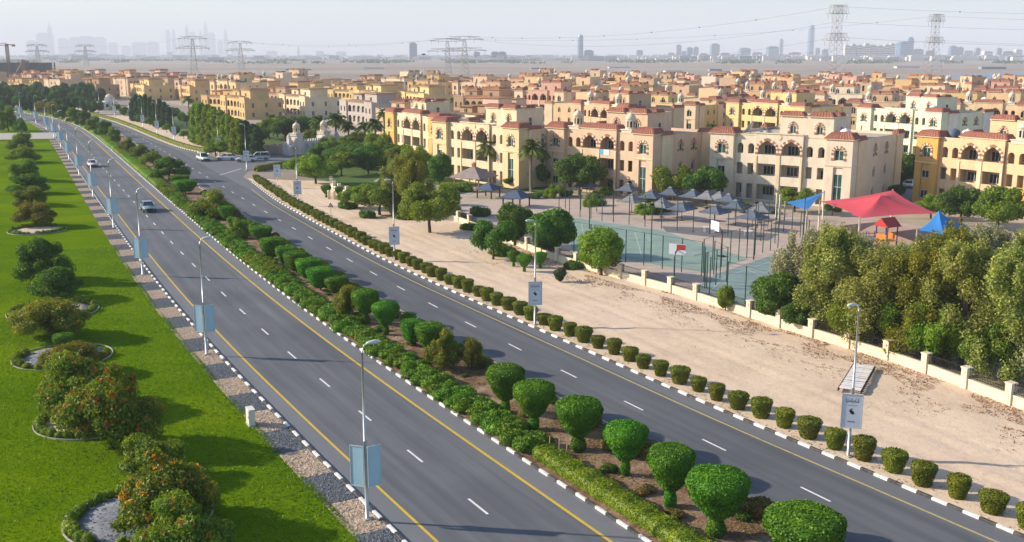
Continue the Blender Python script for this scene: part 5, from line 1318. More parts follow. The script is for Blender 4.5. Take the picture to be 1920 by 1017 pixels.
bG = block('apartment_block', 'yellow apartment block with red hoods rising behind the large cream block', 1362, 193, 1560, 205, remat('yellow', 'yellow', 'cream'), seed=7, cup=1)
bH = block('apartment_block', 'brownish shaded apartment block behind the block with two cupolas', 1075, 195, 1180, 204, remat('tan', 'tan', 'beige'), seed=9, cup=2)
bI = block('apartment_block', 'orange apartment block with domes in front of the blue lake', 1752, 156, 1905, 164, remat('orange', 'orange', 'cream'), seed=8, cup=2)

# prototypes for the rows behind
PB = []
for i, kw in enumerate([dict(cup=2, pent=1, seed=3), dict(cup=0, pent=1, seed=2), dict(cup=1, pent=2, seed=5), dict(cup=2, pent=2, seed=6)]):
    o = thing('apartment_block', 'x', 'building'); apartment(o, False, **kw); PB.append(o)
PV = []
for i in range(2): o = thing('villa_block', 'x', 'building'); villa(o, seed=i); PV.append(o)
HAND_V = [('villa', 417, 180, 494, 188, 'sandochre', 'ochre villa with dark arched loggias behind the row of tall trees'), ('villa', 527, 178, 612, 186, 'cream', 'cream-yellow villa with a row of three large arches behind the white gatehouse'),
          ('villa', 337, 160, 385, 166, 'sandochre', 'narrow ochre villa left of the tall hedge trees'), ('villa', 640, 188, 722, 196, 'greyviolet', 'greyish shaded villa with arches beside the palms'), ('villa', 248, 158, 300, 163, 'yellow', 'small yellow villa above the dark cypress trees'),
          ('villa', 668, 170, 720, 175, 'yellow', 'golden villa with blank tower behind the palms'), ('villa', 752, 173, 806, 178, 'yellow', 'mustard villa with two dark arches behind the first apartment block')]
protoused = set()
def spawn(src, idx, rm_, label, group):
    o = copy_tree(src, None, rm_); o['label'] = label; o['group'] = group; return o
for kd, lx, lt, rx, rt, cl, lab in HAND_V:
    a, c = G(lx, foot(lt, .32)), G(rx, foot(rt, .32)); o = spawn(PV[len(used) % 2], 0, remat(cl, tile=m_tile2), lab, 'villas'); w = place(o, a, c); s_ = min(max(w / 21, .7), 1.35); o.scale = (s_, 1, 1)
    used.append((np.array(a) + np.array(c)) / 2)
E1, E2, O_ = np.array([.788, -.616]), np.array([.616, .788]), np.array([7.0, 190.0])
cand = []
for j in range(0, 16):
    for i in range(-26, 18):
        p = O_ + (i * 31 + (j % 2) * 9) * E1 + j * 37 * E2 + np.array([random.uniform(-2.5, 2.5), random.uniform(-2.5, 2.5)])
        ctr = p + 12 * E1 + 8 * E2
        if not (150 < ctr[1] < 660): continue
        x_, y_ = PX(ctr[0], ctr[1], 10)
        if not (-40 < x_ < 1990): continue
        xf, yf = PX(ctr[0], ctr[1], 0)
        dR = min(((RALL - ctr) ** 2).sum(1)) ** .5
        if dR < (62 if ctr[1] < 420 else 48): continue
        side = (ctr - LX[((LX - ctr) ** 2).sum(1).argmin()]) @ np.array([1, .5])
        if side < 0: continue
        if ctr[1] < 330 and xf < 560: continue
        if min(np.linalg.norm(ctr - u) for u in used) < 27: continue
        if any(l - 30 < xf < r_ + 40 and ctr[1] < zz for l, r_, zz in ((1606, 1762, 262), (1362, 1560, 282), (1075, 1180, 268))): continue
        # keep the front gardens and courts free
        if (ctr - O_) @ E2 < 6: continue
        if ctr[1] > 470 and ctr[0] > 0.36 * ctr[1] and ctr[1] > 560: continue
        cand.append((j, x_, ctr, p))
cand.sort(key=lambda q: (q[0], q[1])); cnt = {}; FARB = []
tot = {}
for q in cand: tot[q[0]] = tot.get(q[0], 0) + 1
VC, AC_ = ['sandochre', 'yellow', 'tan', 'cream', 'brown', 'butter', 'pink', 'beige'], ['orange', 'beige', 'tan', 'peach', 'cream', 'beige', 'rose', 'orange', 'tan', 'sandochre', 'yellow', 'shell']
NAMES = dict(greyviolet='greyish', sandochre='ochre', shell='off-white', butter='pale yellow', palegreen='pale green')
for n_, (j, x_, ctr, p) in enumerate(cand):
    cnt[j] = cnt.get(j, 0) + 1; g = random.Random(int(ctr[0] * 13 + ctr[1] * 7)); left = x_ < 960 - 0 * ctr[1]
    cl = g.choice(VC if left else AC_); tl = g.choice([m_tile2, m_tile2, m_tile3, m_tile]) if left else g.choice([m_tile, m_tile, m_tile3])
    kind_v = left and g.random() < .75; src = g.choice(PV) if kind_v else g.choice(PB)
    lab = '%s %s, %s from left in %s row behind courts' % (NAMES.get(cl, cl), 'villa with brown roofs' if kind_v else 'apartment block with red tile hoods', nth(cnt[j]), nth(j + 1))
    o = spawn(src, 0, remat(cl, g.choice([cl, cl, 'cream']), 'cream', tl), lab, 'rows of villas and blocks behind the front row')
    turn = g.choice([0, 0, 0, 1, 3]) if not kind_v else g.choice([0, 0, 3]); ang = math.atan2(E1[1], E1[0]) + turn * math.pi / 2 + g.uniform(-.06, .06)
    c_, s_ = math.cos(ang), math.sin(ang); Wd, Dd = (21, 15) if kind_v else (24, 17); hx, hy = Wd / 2, Dd / 2
    o.location = (ctr[0] - c_ * hx + s_ * hy, ctr[1] - s_ * hx - c_ * hy, 0); o.rotation_euler = (0, 0, ang); sz = g.uniform(.86, 1.06); o.scale = (g.uniform(.85, 1.08), g.uniform(.9, 1.05), sz); FARB.append((o, x_, kind_v))
# far pale villas at the left, behind the dark tree belt
g = random.Random(3); k_ = 1
for px in range(-20, 330, 24):
    for row in (0, 1):
        x, y = G(px + g.uniform(-6, 6), 170 - row * 8 + g.uniform(-1.5, 1.5)); cl = g.choice(['pink', 'orange', 'white', 'rose', 'cream'])
        o = spawn(g.choice(PV), 0, remat(cl, tile=m_tile3), 'distant %s villa beyond the dark belt, %s from left in %s line' % (cl, nth(px // 24 + 2), ('nearer', 'farther')[row]), 'distant villas at the left')
        o.location = (x, y, 0); o.rotation_euler = (0, 0, g.choice([-.5, -.6, .9, -2.1])); o.scale = (g.uniform(.6, .9), g.uniform(.7, 1), g.uniform(.8, 1.15))
for o in PB + PV:
    for ch in list(below(o)): bpy.data.objects.remove(ch)
    bpy.data.objects.remove(o)
# ================================================================ COURTS, SHADES, PLAYGROUND
m_post = plain('fence_post_green', (0.035, 0.075, 0.065), 0.5, 0.15, 3.0); m_line = paint('court_line', (0.55, 0.60, 0.55), .3)
c1 = PXs([(1049, 405), (1074, 470), (1180, 489), (1322, 512), (1404, 486), (1330, 462), (1240, 433)]); c2 = PXs([(1340, 516), (1300, 545), (1440, 590), (1600, 560), (1560, 470), (1476, 470)])
o1 = sheet('sports_court', c1, .045, m_court); struct(o1, 'green sports court with faded lines behind the round tree', 'court')
o2 = sheet('tennis_court', c2, .046, m_court_b); struct(o2, 'blue-green tennis court beside the grove of tall trees', 'court')
def cline(parent, a, c, w=.09):
    a, c = np.array(a), np.array(c); d = c - a; d /= np.linalg.norm(d); n = np.array([-d[1], d[0]]) * w / 2; k = MB(); k.poly([(*(a + n), .055), (*(c + n), .055), (*(c - n), .055), (*(a - n), .055)]); k.build('court_line', m_line, parent)
for a, c in (((1090, 420), (1100, 465)), ((1100, 465), (1300, 503)), ((1300, 503), (1380, 480)), ((1090, 420), (1240, 445)), ((1190, 436), (1205, 486)), ((1150, 430), (1160, 478))): cline(o1, G(*a), G(*c))
for a, c in (((1360, 520), (1330, 548)), ((1330, 548), (1450, 575)), ((1360, 520), (1480, 480)), ((1400, 506), (1470, 540))): cline(o2, G(*a), G(*c))
k = MB(); ctr = G(1195, 450); ring = [(ctr[0] + 1.8 * math.cos(a), ctr[1] + 1.8 * math.sin(a)) for a in np.linspace(0, 6.283, 25)]
for i in range(24): cline(o1, ring[i], ring[i + 1])
def fence(label, pts, h, sp=3.0, rails=(1.0,), mesh_rail=True):
    """court fence: one post every few metres and thin rails"""
    o = thing('court_fence', label, 'fence', (*pts[0], .02), 0, 'fences round the courts'); P = np.array(pts); base = P[0]
    km = MB(); km.tube([(0, 0, 0), (0, 0, h)], .065, 5); pm_ = km.mesh('post', m_post)
    for a, c in zip(P[:-1], P[1:]):
        L = np.linalg.norm(c - a); n = max(1, round(L / sp))
        for i in range(n + (1 if c is P[-1] else 0)): q = a + (c - a) * i / n - base; put('post', pm_, o, (q[0], q[1], 0))
        k = MB(); [k.tube([(*(a - base), h * f - .03), (*(c - base), h * f - .03)], .022, 4) for f in rails]; k.build('rail', m_post, o)
    return o
fence('tall fence of thin dark posts along the near side of the courts', PXs([(1076, 474), (1173, 492), (1315, 518), (1330, 552), (1432, 582)]), 4.0, 2.7)
fence('tall fence of thin dark posts along the far side of the courts', PXs([(1048, 402), (1150, 418), (1240, 430), (1330, 440), (1400, 448), (1480, 462)]), 4.0, 2.5)
fence('fence of dark posts dividing the sports court from the tennis court', PXs([(1318, 512), (1400, 484), (1472, 462)]), 4.0, 2.3)
fence('dark post fence standing among the umbrellas', PXs([(1060, 392), (1180, 404), (1300, 416), (1420, 428), (1500, 440)]), 3.4, 2.9)
# basketball hoops and lamps
def hoop(px, py, rz, label, red):
    q = G(px, py); o = thing('basketball_hoop', label, 'hoop', (*q, .04), rz, 'basketball hoops'); k = MB(); k.tube([(0, 0, -.1), (0, 0, 3.2), (.35, 0, 3.7), (1.0, 0, 3.9)], [.11, .1, .09, .07], 8); k.build('post', m_post if not red else m_red, o, True)
    k = MB(); k.box(-.5, .3, -.4, .4, -.02, .12); k.build('footing', m_iron, o)
    k = MB(); k.box(1.0, 1.06, -.95, .95, 3.35, 4.55); b_ = k.build('backboard', m_banner, o)
    k = MB(); k.box(.985, 1.0, -.9, .1, 3.9, 4.5); k.build('backboard_panel', m_red, b_); k = MB(); k.tube([(1.32 + .24 * math.cos(a), .24 * math.sin(a), 3.5) for a in np.linspace(0, 6.283, 13)], .025, 5); k.build('rim', m_red, o)
    k = MB(); [k.tube([(1.32 + .24 * math.cos(a), .24 * math.sin(a), 3.49), (1.32 + .14 * math.cos(a + .4), .14 * math.sin(a + .4), 3.05)], .012, 3) for a in np.linspace(0, 6.283, 10, endpoint=False)]; k.build('net', m_banner, o)
hoop(1263, 538, R(65), 'basketball hoop with red and white backboard nearest the boundary wall', False)
hoop(1352, 482, R(200), 'red basketball post on the far side of the sports court', True)
for i, (px, py, h) in enumerate([(1220, 492, 7.0), (1413, 488, 7.0), (1262, 540, 4.4), (1105, 430, 6.5), (1506, 440, 6.0)]):
    if i == 2: continue
    q = G(px, py); o = thing('court_lamp', 'slim dark floodlight post beside the courts, %s from the left' % ('second', 'third', '', 'first', 'fourth')[i], 'lamp post', (*q, .03), .4 * i, 'floodlight posts'); k = MB(); k.tube([(0, 0, -.1), (0, 0, h)], [.09, .06], 7); k.build('post', m_post, o); k = MB(); k.box(-.25, .25, -.09, .09, h, h + .22); k.build('floodlight', m_iron, o)
# tennis net
q, e = G(1452, 489), G(1500, 503)
o = thing('tennis_net', 'low tennis net with white top band on the blue-green court', 'net', (*q, .05), math.atan2(e[1] - q[1], e[0] - q[0])); Ln = math.dist(q, e)
for x in (0, Ln): k = MB(); k.tube([(x, 0, 0), (x, 0, 1.07)], .05, 6); k.build('post', m_post, o)
k = MB(); k.box(.05, Ln - .05, -.012, .012, .95, 1.03); k.build('net_band', m_linen, o); k = MB(); [k.box(.05, Ln - .05, -.004, .004, z, z + .012) for z in np.arange(.1, .95, .12)]; [k.box(x, x + .012, -.004, .004, .08, .95) for x in np.arange(.1, Ln - .1, .14)]; tag(k.build('netting', m_post, o), kind='stuff')

# --- grey square umbrellas
m_umb = [plain('umbrella_grey', (0.22, 0.225, 0.24), .8, .08, .8), plain('umbrella_blue_grey', (0.11, 0.135, 0.185), .8, .1, .8)]
def umb_mesh():
    k = MB(); w, z0, z1, tw = 2.35, 2.55, 3.65, .5; n = 6; ring = []
    for i in range(n + 1):
        f = i / n; r_ = w * (1 - f) + tw * f; z = z0 + (z1 - z0) * (f + .18 * math.sin(f * math.pi) * -1); ring.append([(-r_, -r_, z), (r_, -r_, z), (r_, r_, z), (-r_, r_, z)])
    for i in range(n):
        for j in range(4): k.add([ring[i][j], ring[i][(j + 1) % 4], ring[i + 1][(j + 1) % 4], ring[i + 1][j]], [(0, 1, 2, 3)])
    for j in range(4): a, c = ring[0][j], ring[0][(j + 1) % 4]; k.add([a, c, (c[0], c[1], c[2] - .22), (a[0], a[1], a[2] - .22)], [(0, 1, 2, 3)])
    can = k.mesh('canopy', m_umb[0]); can2 = k.mesh('canopy', m_umb[1])
    k = MB(); k.lathe([(.75, 3.72), (.75, 3.78), (.25, 4.02), (.05, 4.1)], 4, rot=math.pi / 4); cap = k.mesh('vent_cap', m_umb[0]); k = MB(); k.tube([(0, 0, -.1), (0, 0, 3.75)], .06, 7); k.lathe([(.45, -.05), (.45, .12), (.1, .16)], 10); mast = k.mesh('mast', m_iron)
    k = MB(); [k.tube([(0, 0, 3.5), (sx * 2.3, sy * 2.3, 2.58)], .03, 4) for sx in (-1, 1) for sy in (-1, 1)]; ribs = k.mesh('rib', m_iron); return can, can2, cap, mast, ribs
UM = umb_mesh()
UL = [(1100, 369, 36), (1177, 376, 42), (1184, 399, 40), (1256, 384, 42), (1241, 408, 40), (1278, 414, 38), (1299, 389, 42), (1325, 392, 44), (1348, 394, 46), (1340, 421, 46), (1378, 411, 46), (1425, 418, 52), (1365, 398, 44), (1410, 432, 40), (1220, 390, 34)]
for i, (px, py, w) in enumerate(sorted(UL)):
    q = G(px, py); o = thing('shade_umbrella', 'square grey shade umbrella on the terrace behind the courts, %s from the left' % nth(i + 1), 'umbrella', (*q, .03), R(-35) + random.uniform(-.15, .15), 'grey umbrellas on the terrace', max(.75, w * mscale(py) / 5.4))
    put('canopy', UM[i % 2 if i % 3 else 1], o); put('vent_cap', UM[2], o); put('mast', UM[3], o); put('rib', UM[4], o)
# terrace furniture
m_tbl = plain('white_plastic', (.72, .70, .68), .5, .05)
for i, (px, py) in enumerate([(1330, 436), (1372, 420), (1404, 443), (1432, 432)]):
    q = G(px, py); o = thing('terrace_table', 'white terrace table under the umbrellas, %s from the left' % nth(i + 1), 'table', (*q, .03), i * .5, 'terrace tables'); k = MB(); k.box(-.8, .8, -.5, .5, .70, .76); k.build('table_top', m_tbl, o)
    for sx in (-1, 1):
        for sy in (-1, 1): k = MB(); k.tube([(sx * .7, sy * .4, 0), (sx * .7, sy * .4, .7)], .035, 5); k.build('leg', m_tbl, o)
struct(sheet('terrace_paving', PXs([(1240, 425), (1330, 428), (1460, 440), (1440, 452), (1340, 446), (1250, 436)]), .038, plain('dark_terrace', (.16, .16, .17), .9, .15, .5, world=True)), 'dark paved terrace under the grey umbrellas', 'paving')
# --- gazebos
def gazebo(px, py, w, h, mat, pmat, label, cap=False):
    q = G(px, py); o = thing('gazebo', label, 'gazebo', (*q, .03), R(-30)); s = w / 2
    for sx in (-1, 1):
        for sy in (-1, 1): k = MB(); k.box(sx * s * .8 - .09, sx * s * .8 + .09, sy * s * .8 - .09, sy * s * .8 + .09, -.05, h); k.build('post', pmat, o)
    k = MB(); k.add([(-s, -s, h), (s, -s, h), (s, s, h), (-s, s, h), (-.4, -.4, h + s * .52), (.4, -.4, h + s * .52), (.4, .4, h + s * .52), (-.4, .4, h + s * .52)], [(0, 1, 5, 4), (1, 2, 6, 5), (2, 3, 7, 6), (3, 0, 4, 7), (4, 5, 6, 7), (3, 2, 1, 0)]); k.box(-s, s, -s, s, h - .15, h - .003); k.build('roof', mat, o)
    if cap: k = MB(); k.box(-.3, .3, -.3, .3, h + s * .52, h + s * .52 + .5); k.lathe([(.55, h + s * .52 + .5), (.05, h + s * .52 + .95)], 4, rot=.785); k.build('roof_cap', pmat, o)
m_gz = plain('gazebo_slate', (.30, .24, .22), .8, .12, 1.0); m_gzp = plain('gazebo_timber', (.36, .16, .09), .7, .12, 2.0); m_bluecov = plain('blue_canvas', (.075, .105, .17), .7, .12, 1.0)
gazebo(889, 357, 6.6, 2.6, m_gz, m_gzp, 'brown timber gazebo with hipped roof in the garden', True); gazebo(916, 371, 3.6, 1.6, m_bluecov, m_iron, 'small blue canvas shelter beside the brown gazebo'); gazebo(968, 388, 4.0, 1.7, m_bluecov, m_iron, 'dark blue canvas shelter in front of the palms')
# --- shade sails and playground
m_sail_r = plain('sail_red', (.60, .075, .10), .8, .06, .6); m_sail_b = plain('sail_blue', (.035, .20, .52), .8, .06, .6); m_mast = plain('sail_mast', (.70, .64, .48), .6, .06)
def sail(label, corners, apex, mat, name='shade_sail'):
    """corners: (photo x, foot y, height); the cloth sags between them and rises to an apex point"""
    P = [Vector((*G(x, y), h)) for x, y, h in corners]; c0 = sum(P, Vector()) / len(P); A = Vector((*G(apex[0], apex[1]), apex[2])) if apex else c0
    base = Vector((c0.x, c0.y, 0)); o = thing(name, label, 'shade sail', base, 0, 'shade sails over the playground'); V = []; n = 8; m = len(P); F = []
    edge = []
    for i in range(m):
        a, b_ = P[i], P[(i + 1) % m]
        for j in range(n): f = j / n; e = a.lerp(b_, f); sag = math.sin(f * math.pi); edge.append(e.lerp(A, .10 * sag) - Vector((0, 0, .15 * sag)))
    L = 8
    for r_ in range(L + 1):
        f = r_ / L
        for e in edge: q = e.lerp(A, f); V.append((q.x - base.x, q.y - base.y, q.z - (A.z - c0.z) * .35 * math.sin(f * math.pi) * .5))
    E_ = len(edge); F = [(r_ * E_ + j, r_ * E_ + (j + 1) % E_, (r_ + 1) * E_ + (j + 1) % E_, (r_ + 1) * E_ + j) for r_ in range(L) for j in range(E_)]
    put('cloth', np_mesh('cloth', np.array(V), np.array(F), [mat], smooth=True), o)
    for p in P: k = MB(); k.tube([(p.x - base.x, p.y - base.y, -.05), (p.x - base.x, p.y - base.y, p.z + .15)], .11, 8); k.build('mast', m_mast, o, True)
    return o
sail('large red shade sail stretched over the playground', [(1534, 434, 4.3), (1608, 468, 4.1), (1752, 456, 4.0), (1670, 410, 4.4)], (1646, 446, 5.9), m_sail_r)
sail('small blue shade sail left of the red one', [(1470, 422, 3.4), (1511, 436, 3.2), (1542, 412, 4.3)], None, m_sail_b); sail('pointed blue shade sail right of the red one', [(1716, 474, 2.9), (1770, 486, 2.8), (1808, 462, 2.9), (1750, 450, 3.0)], (1754, 466, 5.0), m_sail_b)
for i, (px, py) in enumerate([(1455, 412), (1461, 414)]):
    q = G(px, py); k = MB(); k.box(-.14, .14, -.14, .14, -.05, 4.0); o = k.build('pale_post', m_mast, None, loc=(*q, .03)); tag(o, ('left' if i == 0 else 'right') + ' of two tall pale posts beside the blue sail', 'post', 'pale posts by the blue sail')
q = G(1660, 470); o = thing('play_tower', 'playground tower with red pitched roof and slide under the red sail', 'playground', (*q, .03), .5); m_py = plain('play_yellow', (.62, .36, .04), .5, .1); m_po = plain('play_orange', (.60, .20, .03), .5, .1); m_pp = plain('play_purple', (.10, .06, .20), .5, .1)
for sx in (-1, 1):
    for sy in (-1, 1): k = MB(); k.tube([(sx * .9, sy * .9, 0), (sx * .9, sy * .9, 3.3)], .09, 7); k.build('post', m_pp, o)
k = MB(); k.box(-1, 1, -1, 1, 1.3, 1.42); k.build('deck', m_py, o); k = MB(); k.add([(-1.25, -1.25, 3.2), (1.25, -1.25, 3.2), (1.25, 1.25, 3.2), (-1.25, 1.25, 3.2), (-1.25, 0, 4.3), (1.25, 0, 4.3)], [(0, 1, 5, 4), (2, 3, 4, 5), (3, 0, 4), (1, 2, 5), (3, 2, 1, 0)]); k.build('roof', m_red, o)
for sx in (-1, 1): k = MB(); k.box(sx * .95 - .04, sx * .95 + .04, -.8, .8, 1.5, 2.2); k.build('guard_panel', m_po, o)
k = MB(); pts = [(-1.0, -.4, 1.4), (-2.6, -.4, .6), (-3.6, -.4, .25)]; 
for i in range(2): a, c = pts[i], pts[i + 1]; k.add([(a[0], -.45, a[2]), (a[0], .45, a[2]), (c[0], .45, c[2]), (c[0], -.45, c[2]), (a[0], -.45, a[2] + .3), (a[0], .45, a[2] + .3), (c[0], .45, c[2] + .3), (c[0], -.45, c[2] + .3)], [(0, 1, 2, 3), (0, 3, 7, 4), (1, 5, 6, 2)])
k.build('slide', m_po, o)
q = G(1625, 462); o = thing('play_climber', 'purple and blue climbing frame beside the playground tower', 'playground', (*q, .03), .2)
for x in (-1.2, 0, 1.2): k = MB(); k.tube([(x, -.5, 0), (x, -.3, 1.9), (x, .3, 1.9), (x, .5, 0)], .06, 6); k.build('hoop', m_pp, o)
k = MB(); [k.tube([(-1.2, -.45 + .1 * j, .5 + .4 * j), (1.2, -.45 + .1 * j, .5 + .4 * j)], .045, 5) for j in range(4)]; k.build('rung', m_sail_b, o); k = MB(); k.box(-.7, .5, -.75, -.68, .4, 1.3); k.build('panel', m_banner_back, o)
q = G(1572, 456); o = thing('orange_slide', 'orange slide at the left of the playground', 'playground', (*q, .03), .9); k = MB(); k.add([(-1.6, -.4, .2), (-1.6, .4, .2), (.6, .4, 1.7), (.6, -.4, 1.7), (-1.6, -.4, .5), (-1.6, .4, .5), (.6, .4, 2.0), (.6, -.4, 2.0)], [(0, 1, 2, 3), (0, 3, 7, 4), (1, 5, 6, 2)]); k.build('chute', m_po, o)
for y in (-.35, .35): k = MB(); k.tube([(1.2, y, 0), (.6, y, 1.7)], .05, 6); k.build('ladder_rail', m_py, o)
k = MB(); [k.tube([(1.2 - .12 * j, -.35, .3 * j), (1.2 - .12 * j, .35, .3 * j)], .035, 5) for j in range(1, 6)]; k.build('rung', m_py, o)
mp_, t_, p_ = nodes('pool_water'); p_.inputs['Base Color'].default_value = (.03, .30, .48, 1); p_.inputs['Roughness'].default_value = .12; bump(t_, p_, nz(t_, 2.0, 3, wpos(t_)), .3, .05)
struct(sheet('pool_water', PXs([(1850, 548), (1960, 556), (1960, 590), (1835, 575)]), .06, mp_), 'turquoise swimming pool glimpsed between the trees at the right edge', 'pool')

# ================================================================ GATEHOUSE
m_gate = plain('gatehouse_white', (.70, .66, .60), .85, .10, 1.0, dirt=((.40, .36, .32), .4))
a, c = np.array(G(543, 292)), np.array(G(632, 283)); d_ = c - a; gw = np.linalg.norm(d_)
gt = thing('gatehouse', 'ornate white gatehouse with two domed turrets beside the side road', 'gatehouse', (*a, 0), math.atan2(d_[1], d_[0])); fr = FR((0, 0, 0), (1, 0, 0), (0, -1, 0)); k = MB()
n = 7; cw = gw / n
for i in range(n): hgt = 4.2 if i in (1, 5) else 3.2; cell(k, fr, i * cw, (i + 1) * cw, 0, hgt, ('ogee', cw * .28, .0 if i == 3 else .6, 1.6, 2.6), .4); fbox(k, fr, i * cw, (i + 1) * cw, -2.6, -.42, 0, hgt)
k.build('arcade_wall', m_gate, gt)
for i in (1, 5):
    k = MB(); k.box((i + .1) * cw, (i + .9) * cw, -.25, 2.4, 0, 4.6); k.box((i) * cw, (i + 1) * cw, -.35, 2.5, 4.6, 4.85); tw_ = k.build('turret', m_gate, gt); co = put('turret_lantern', CUP[0], tw_, ((i + .5) * cw, 1.0, 4.7), None, (cw * .42, cw * .42, .9)); 
    dm = put('turret_dome', CUP[1], tw_, ((i + .5) * cw, 1.0, 4.7), None, (cw * .42, cw * .42, .9))
k = MB()
for i in range(int(gw / .8)):
    if not any(j * cw - .3 < i * .8 < (j + 1) * cw for j in (1, 5)): k.box(i * .8, i * .8 + .45, -.05, .3, 3.2, 3.75)
tag(k.build('merlons', m_gate, gt), kind='stuff')
for e in (0, gw): k = MB(); k.box(e - .4, e + .4, -.5, .4, 0, 4.4); k.lathe([(.5, 4.4), (.5, 4.6), (.3, 5.0), (.05, 5.4)], 8, c=(e, 0)); k.build('corner_pier', m_gate, gt)
k = MB(); q0, q1 = np.array(G(470, 287)), np.array(G(541, 290)); dd = q1 - q0; L = np.linalg.norm(dd); k.box(0, L, -.15, .15, 0, 2.2); 
o = thing('garden_wall', 'pinkish garden wall running up to the gatehouse', 'wall', (*q0, 0), math.atan2(dd[1], dd[0])); k.build('wall_panel', WM['pink'], o)
pm2 = MB(); pm2.box(-.3, .3, -.3, .3, 0, 2.6); pm2 = pm2.mesh('pillar', WM['pink']); [put('pillar', pm2, o, (x, 0, 0)) for x in np.arange(0, L, 4)]
k = MB(); a, c = np.array(G(198, 207)), np.array(G(222, 203)); d_ = c - a; o = thing('white_lodge', 'small white domed lodge far along the road', 'lodge', (*a, 0), math.atan2(d_[1], d_[0])); w = np.linalg.norm(d_); k.box(0, w, 0, 5, 0, 3.6); k.box(w * .3, w * .7, -.4, 2, 0, 5.2); k.build('wall', m_gate, o); put('dome', CUP[1], o, (w / 2, .8, 2.4), None, (1.8, 1.8, 1.2))
k = MB(); k.box(w * .5 - .6, w * .5 + .6, -.44, -.40, .2, 3.0); k.build('doorway', m_dark, o)
k = MB(); k.box(.8, w * .25, -.03, 0.0, 1.2, 2.6); k.build('window', m_dark, o)

# ================================================================ CARS
def car_meshes(paint_c, suv=False):
    mp = plain('car_paint_%s' % ('%.2f' % paint_c[0]), paint_c, .3, .03, .8, metal=.15, spec=.6); hg = 1.72 if suv else 1.45; k = MB(); L, Wd = 4.6, 1.82
    sec = [(-2.3, .55, .78, .80), (-2.15, .38, .92, .86), (-1.6, .32, .98 if not suv else 1.05, .91), (-.6, .30, 1.0, .91), (.6, .30, 1.0, .91), (1.4, .32, .95, .91), (2.0, .36, .82, .87), (2.3, .48, .68, .76)]
    for x, z0, z1, hw in sec: k.v += [(x, -hw * .92, z0), (x, -hw, (z0 + z1) / 2), (x, -hw * .93, z1), (x, hw * .93, z1), (x, hw, (z0 + z1) / 2), (x, hw * .92, z0)]
    for i in range(len(sec) - 1):
        for j in range(6): k.f.append((i * 6 + j, i * 6 + (j + 1) % 6, (i + 1) * 6 + (j + 1) % 6, (i + 1) * 6 + j)); k.m.append(0)
    k.f += [tuple(range(6)), tuple(range(len(sec) * 6 - 1, len(sec) * 6 - 7, -1))]; k.m += [0, 0]; body = k.mesh('body', mp, True)
    k = MB(); rx0, rx1 = (-1.95, .45) if suv else (-1.15, .35); lo = [(-2.2 if suv else -1.85, -.84), (1.25, -.84), (1.25, .84), (-2.2 if suv else -1.85, .84)]; hi = [(rx0, -.66), (rx1, -.66), (rx1, .66), (rx0, .66)]; V = [(x, y, .98) for x, y in lo] + [(x, y, hg - .06) for x, y in hi]; k.add(V, [(0, 1, 5, 4), (1, 2, 6, 5), (2, 3, 7, 6), (3, 0, 4, 7)]); gls = k.mesh('window_glass', MAT_glass('car_glass', (.02, .025, .03), .08))
    k = MB(); k.add([(x, y, hg - .065) for x, y in hi] + [(x * .95 if x > 0 else x * .97, y * .9, hg) for x, y in hi], [(4, 5, 6, 7), (0, 1, 5, 4), (1, 2, 6, 5), (2, 3, 7, 6), (3, 0, 4, 7)])
    for (a, c) in ((0, 0), (1, 1), (2, 2), (3, 3)): k.tube([(lo[a][0], lo[a][1], .97), (hi[c][0], hi[c][1], hg - .05)], .045, 4)
    for x in (-.35,): [k.tube([(x - .1, s * .85, .97), (x, s * .67, hg - .05)], .04, 4) for s in (-1, 1)]
    roof = k.mesh('roof', mp); k = MB(); k.lathe([(.12, -.11), (.33, -.11), (.35, -.05), (.35, .05), (.33, .11), (.12, .11)], 16); tyre = k.mesh('tyre', m_iron, True); k = MB(); k.lathe([(.05, .10), (.22, .115), (.22, -.115), (.05, -.10)], 10); rim = k.mesh('rim', m_galv)
    k = MB(); k.box(2.16, 2.3, -.15, .15, -.07, .07); hl = k.mesh('headlight', m_frame); k = MB(); k.box(-2.3, -2.2, -.15, .15, -.08, .08); tl = k.mesh('tail_light', m_red); k = MB(); k.box(-.1, .1, -.1, .1, -.06, .06); mir = k.mesh('mirror', mp); k = MB(); k.box(2.26, 2.315, -.5, .5, .42, .6); gr = k.mesh('grille', m_iron); return body, gls, roof, tyre, rim, hl, tl, mir, gr
CARS = {'white': car_meshes((.72, .72, .71)), 'blue': car_meshes((.17, .27, .36)), 'silver': car_meshes((.45, .48, .50), True), 'pale': car_meshes((.62, .66, .64), True), 'red': car_meshes((.35, .03, .03))}
def car(kind, px, py, heading, label, group=None, s=1.0, z=.04):
    body, gls, roof, tyre, rim, hl, tl, mir, gr = CARS[kind]; q = G(px, py); o = thing('car', label, 'car', (*q, z), heading, group, s); b_ = put('body', body, o); put('window_glass', gls, o); put('roof', roof, o); put('grille', gr, o)
    for x in (-1.42, 1.42):
        for y in (-.82, .82): w = put('wheel', tyre, o, (x, y, .345), (R(90), 0, 0)); put('rim', rim, w)
    for y in (-.6, .6): put('headlight', hl, o, (0, y, .66)); put('tail_light', tl, o, (0, y, .72)); put('mirror', mir, o, (.75, y * 1.62, 1.0))
    return o
def head(px, py, sg): p = np.array(G(px, py)); t = LT[((LX - p) ** 2).sum(1).argmin()]; return math.atan2(sg * t[1], sg * t[0])
car('blue', 278, 396, head(278, 396, -1), 'blue-grey car driving down the left carriageway', s=1.08); car('white', 173, 313, head(173, 313, -1), 'white car farther up the left carriageway', s=1.05)
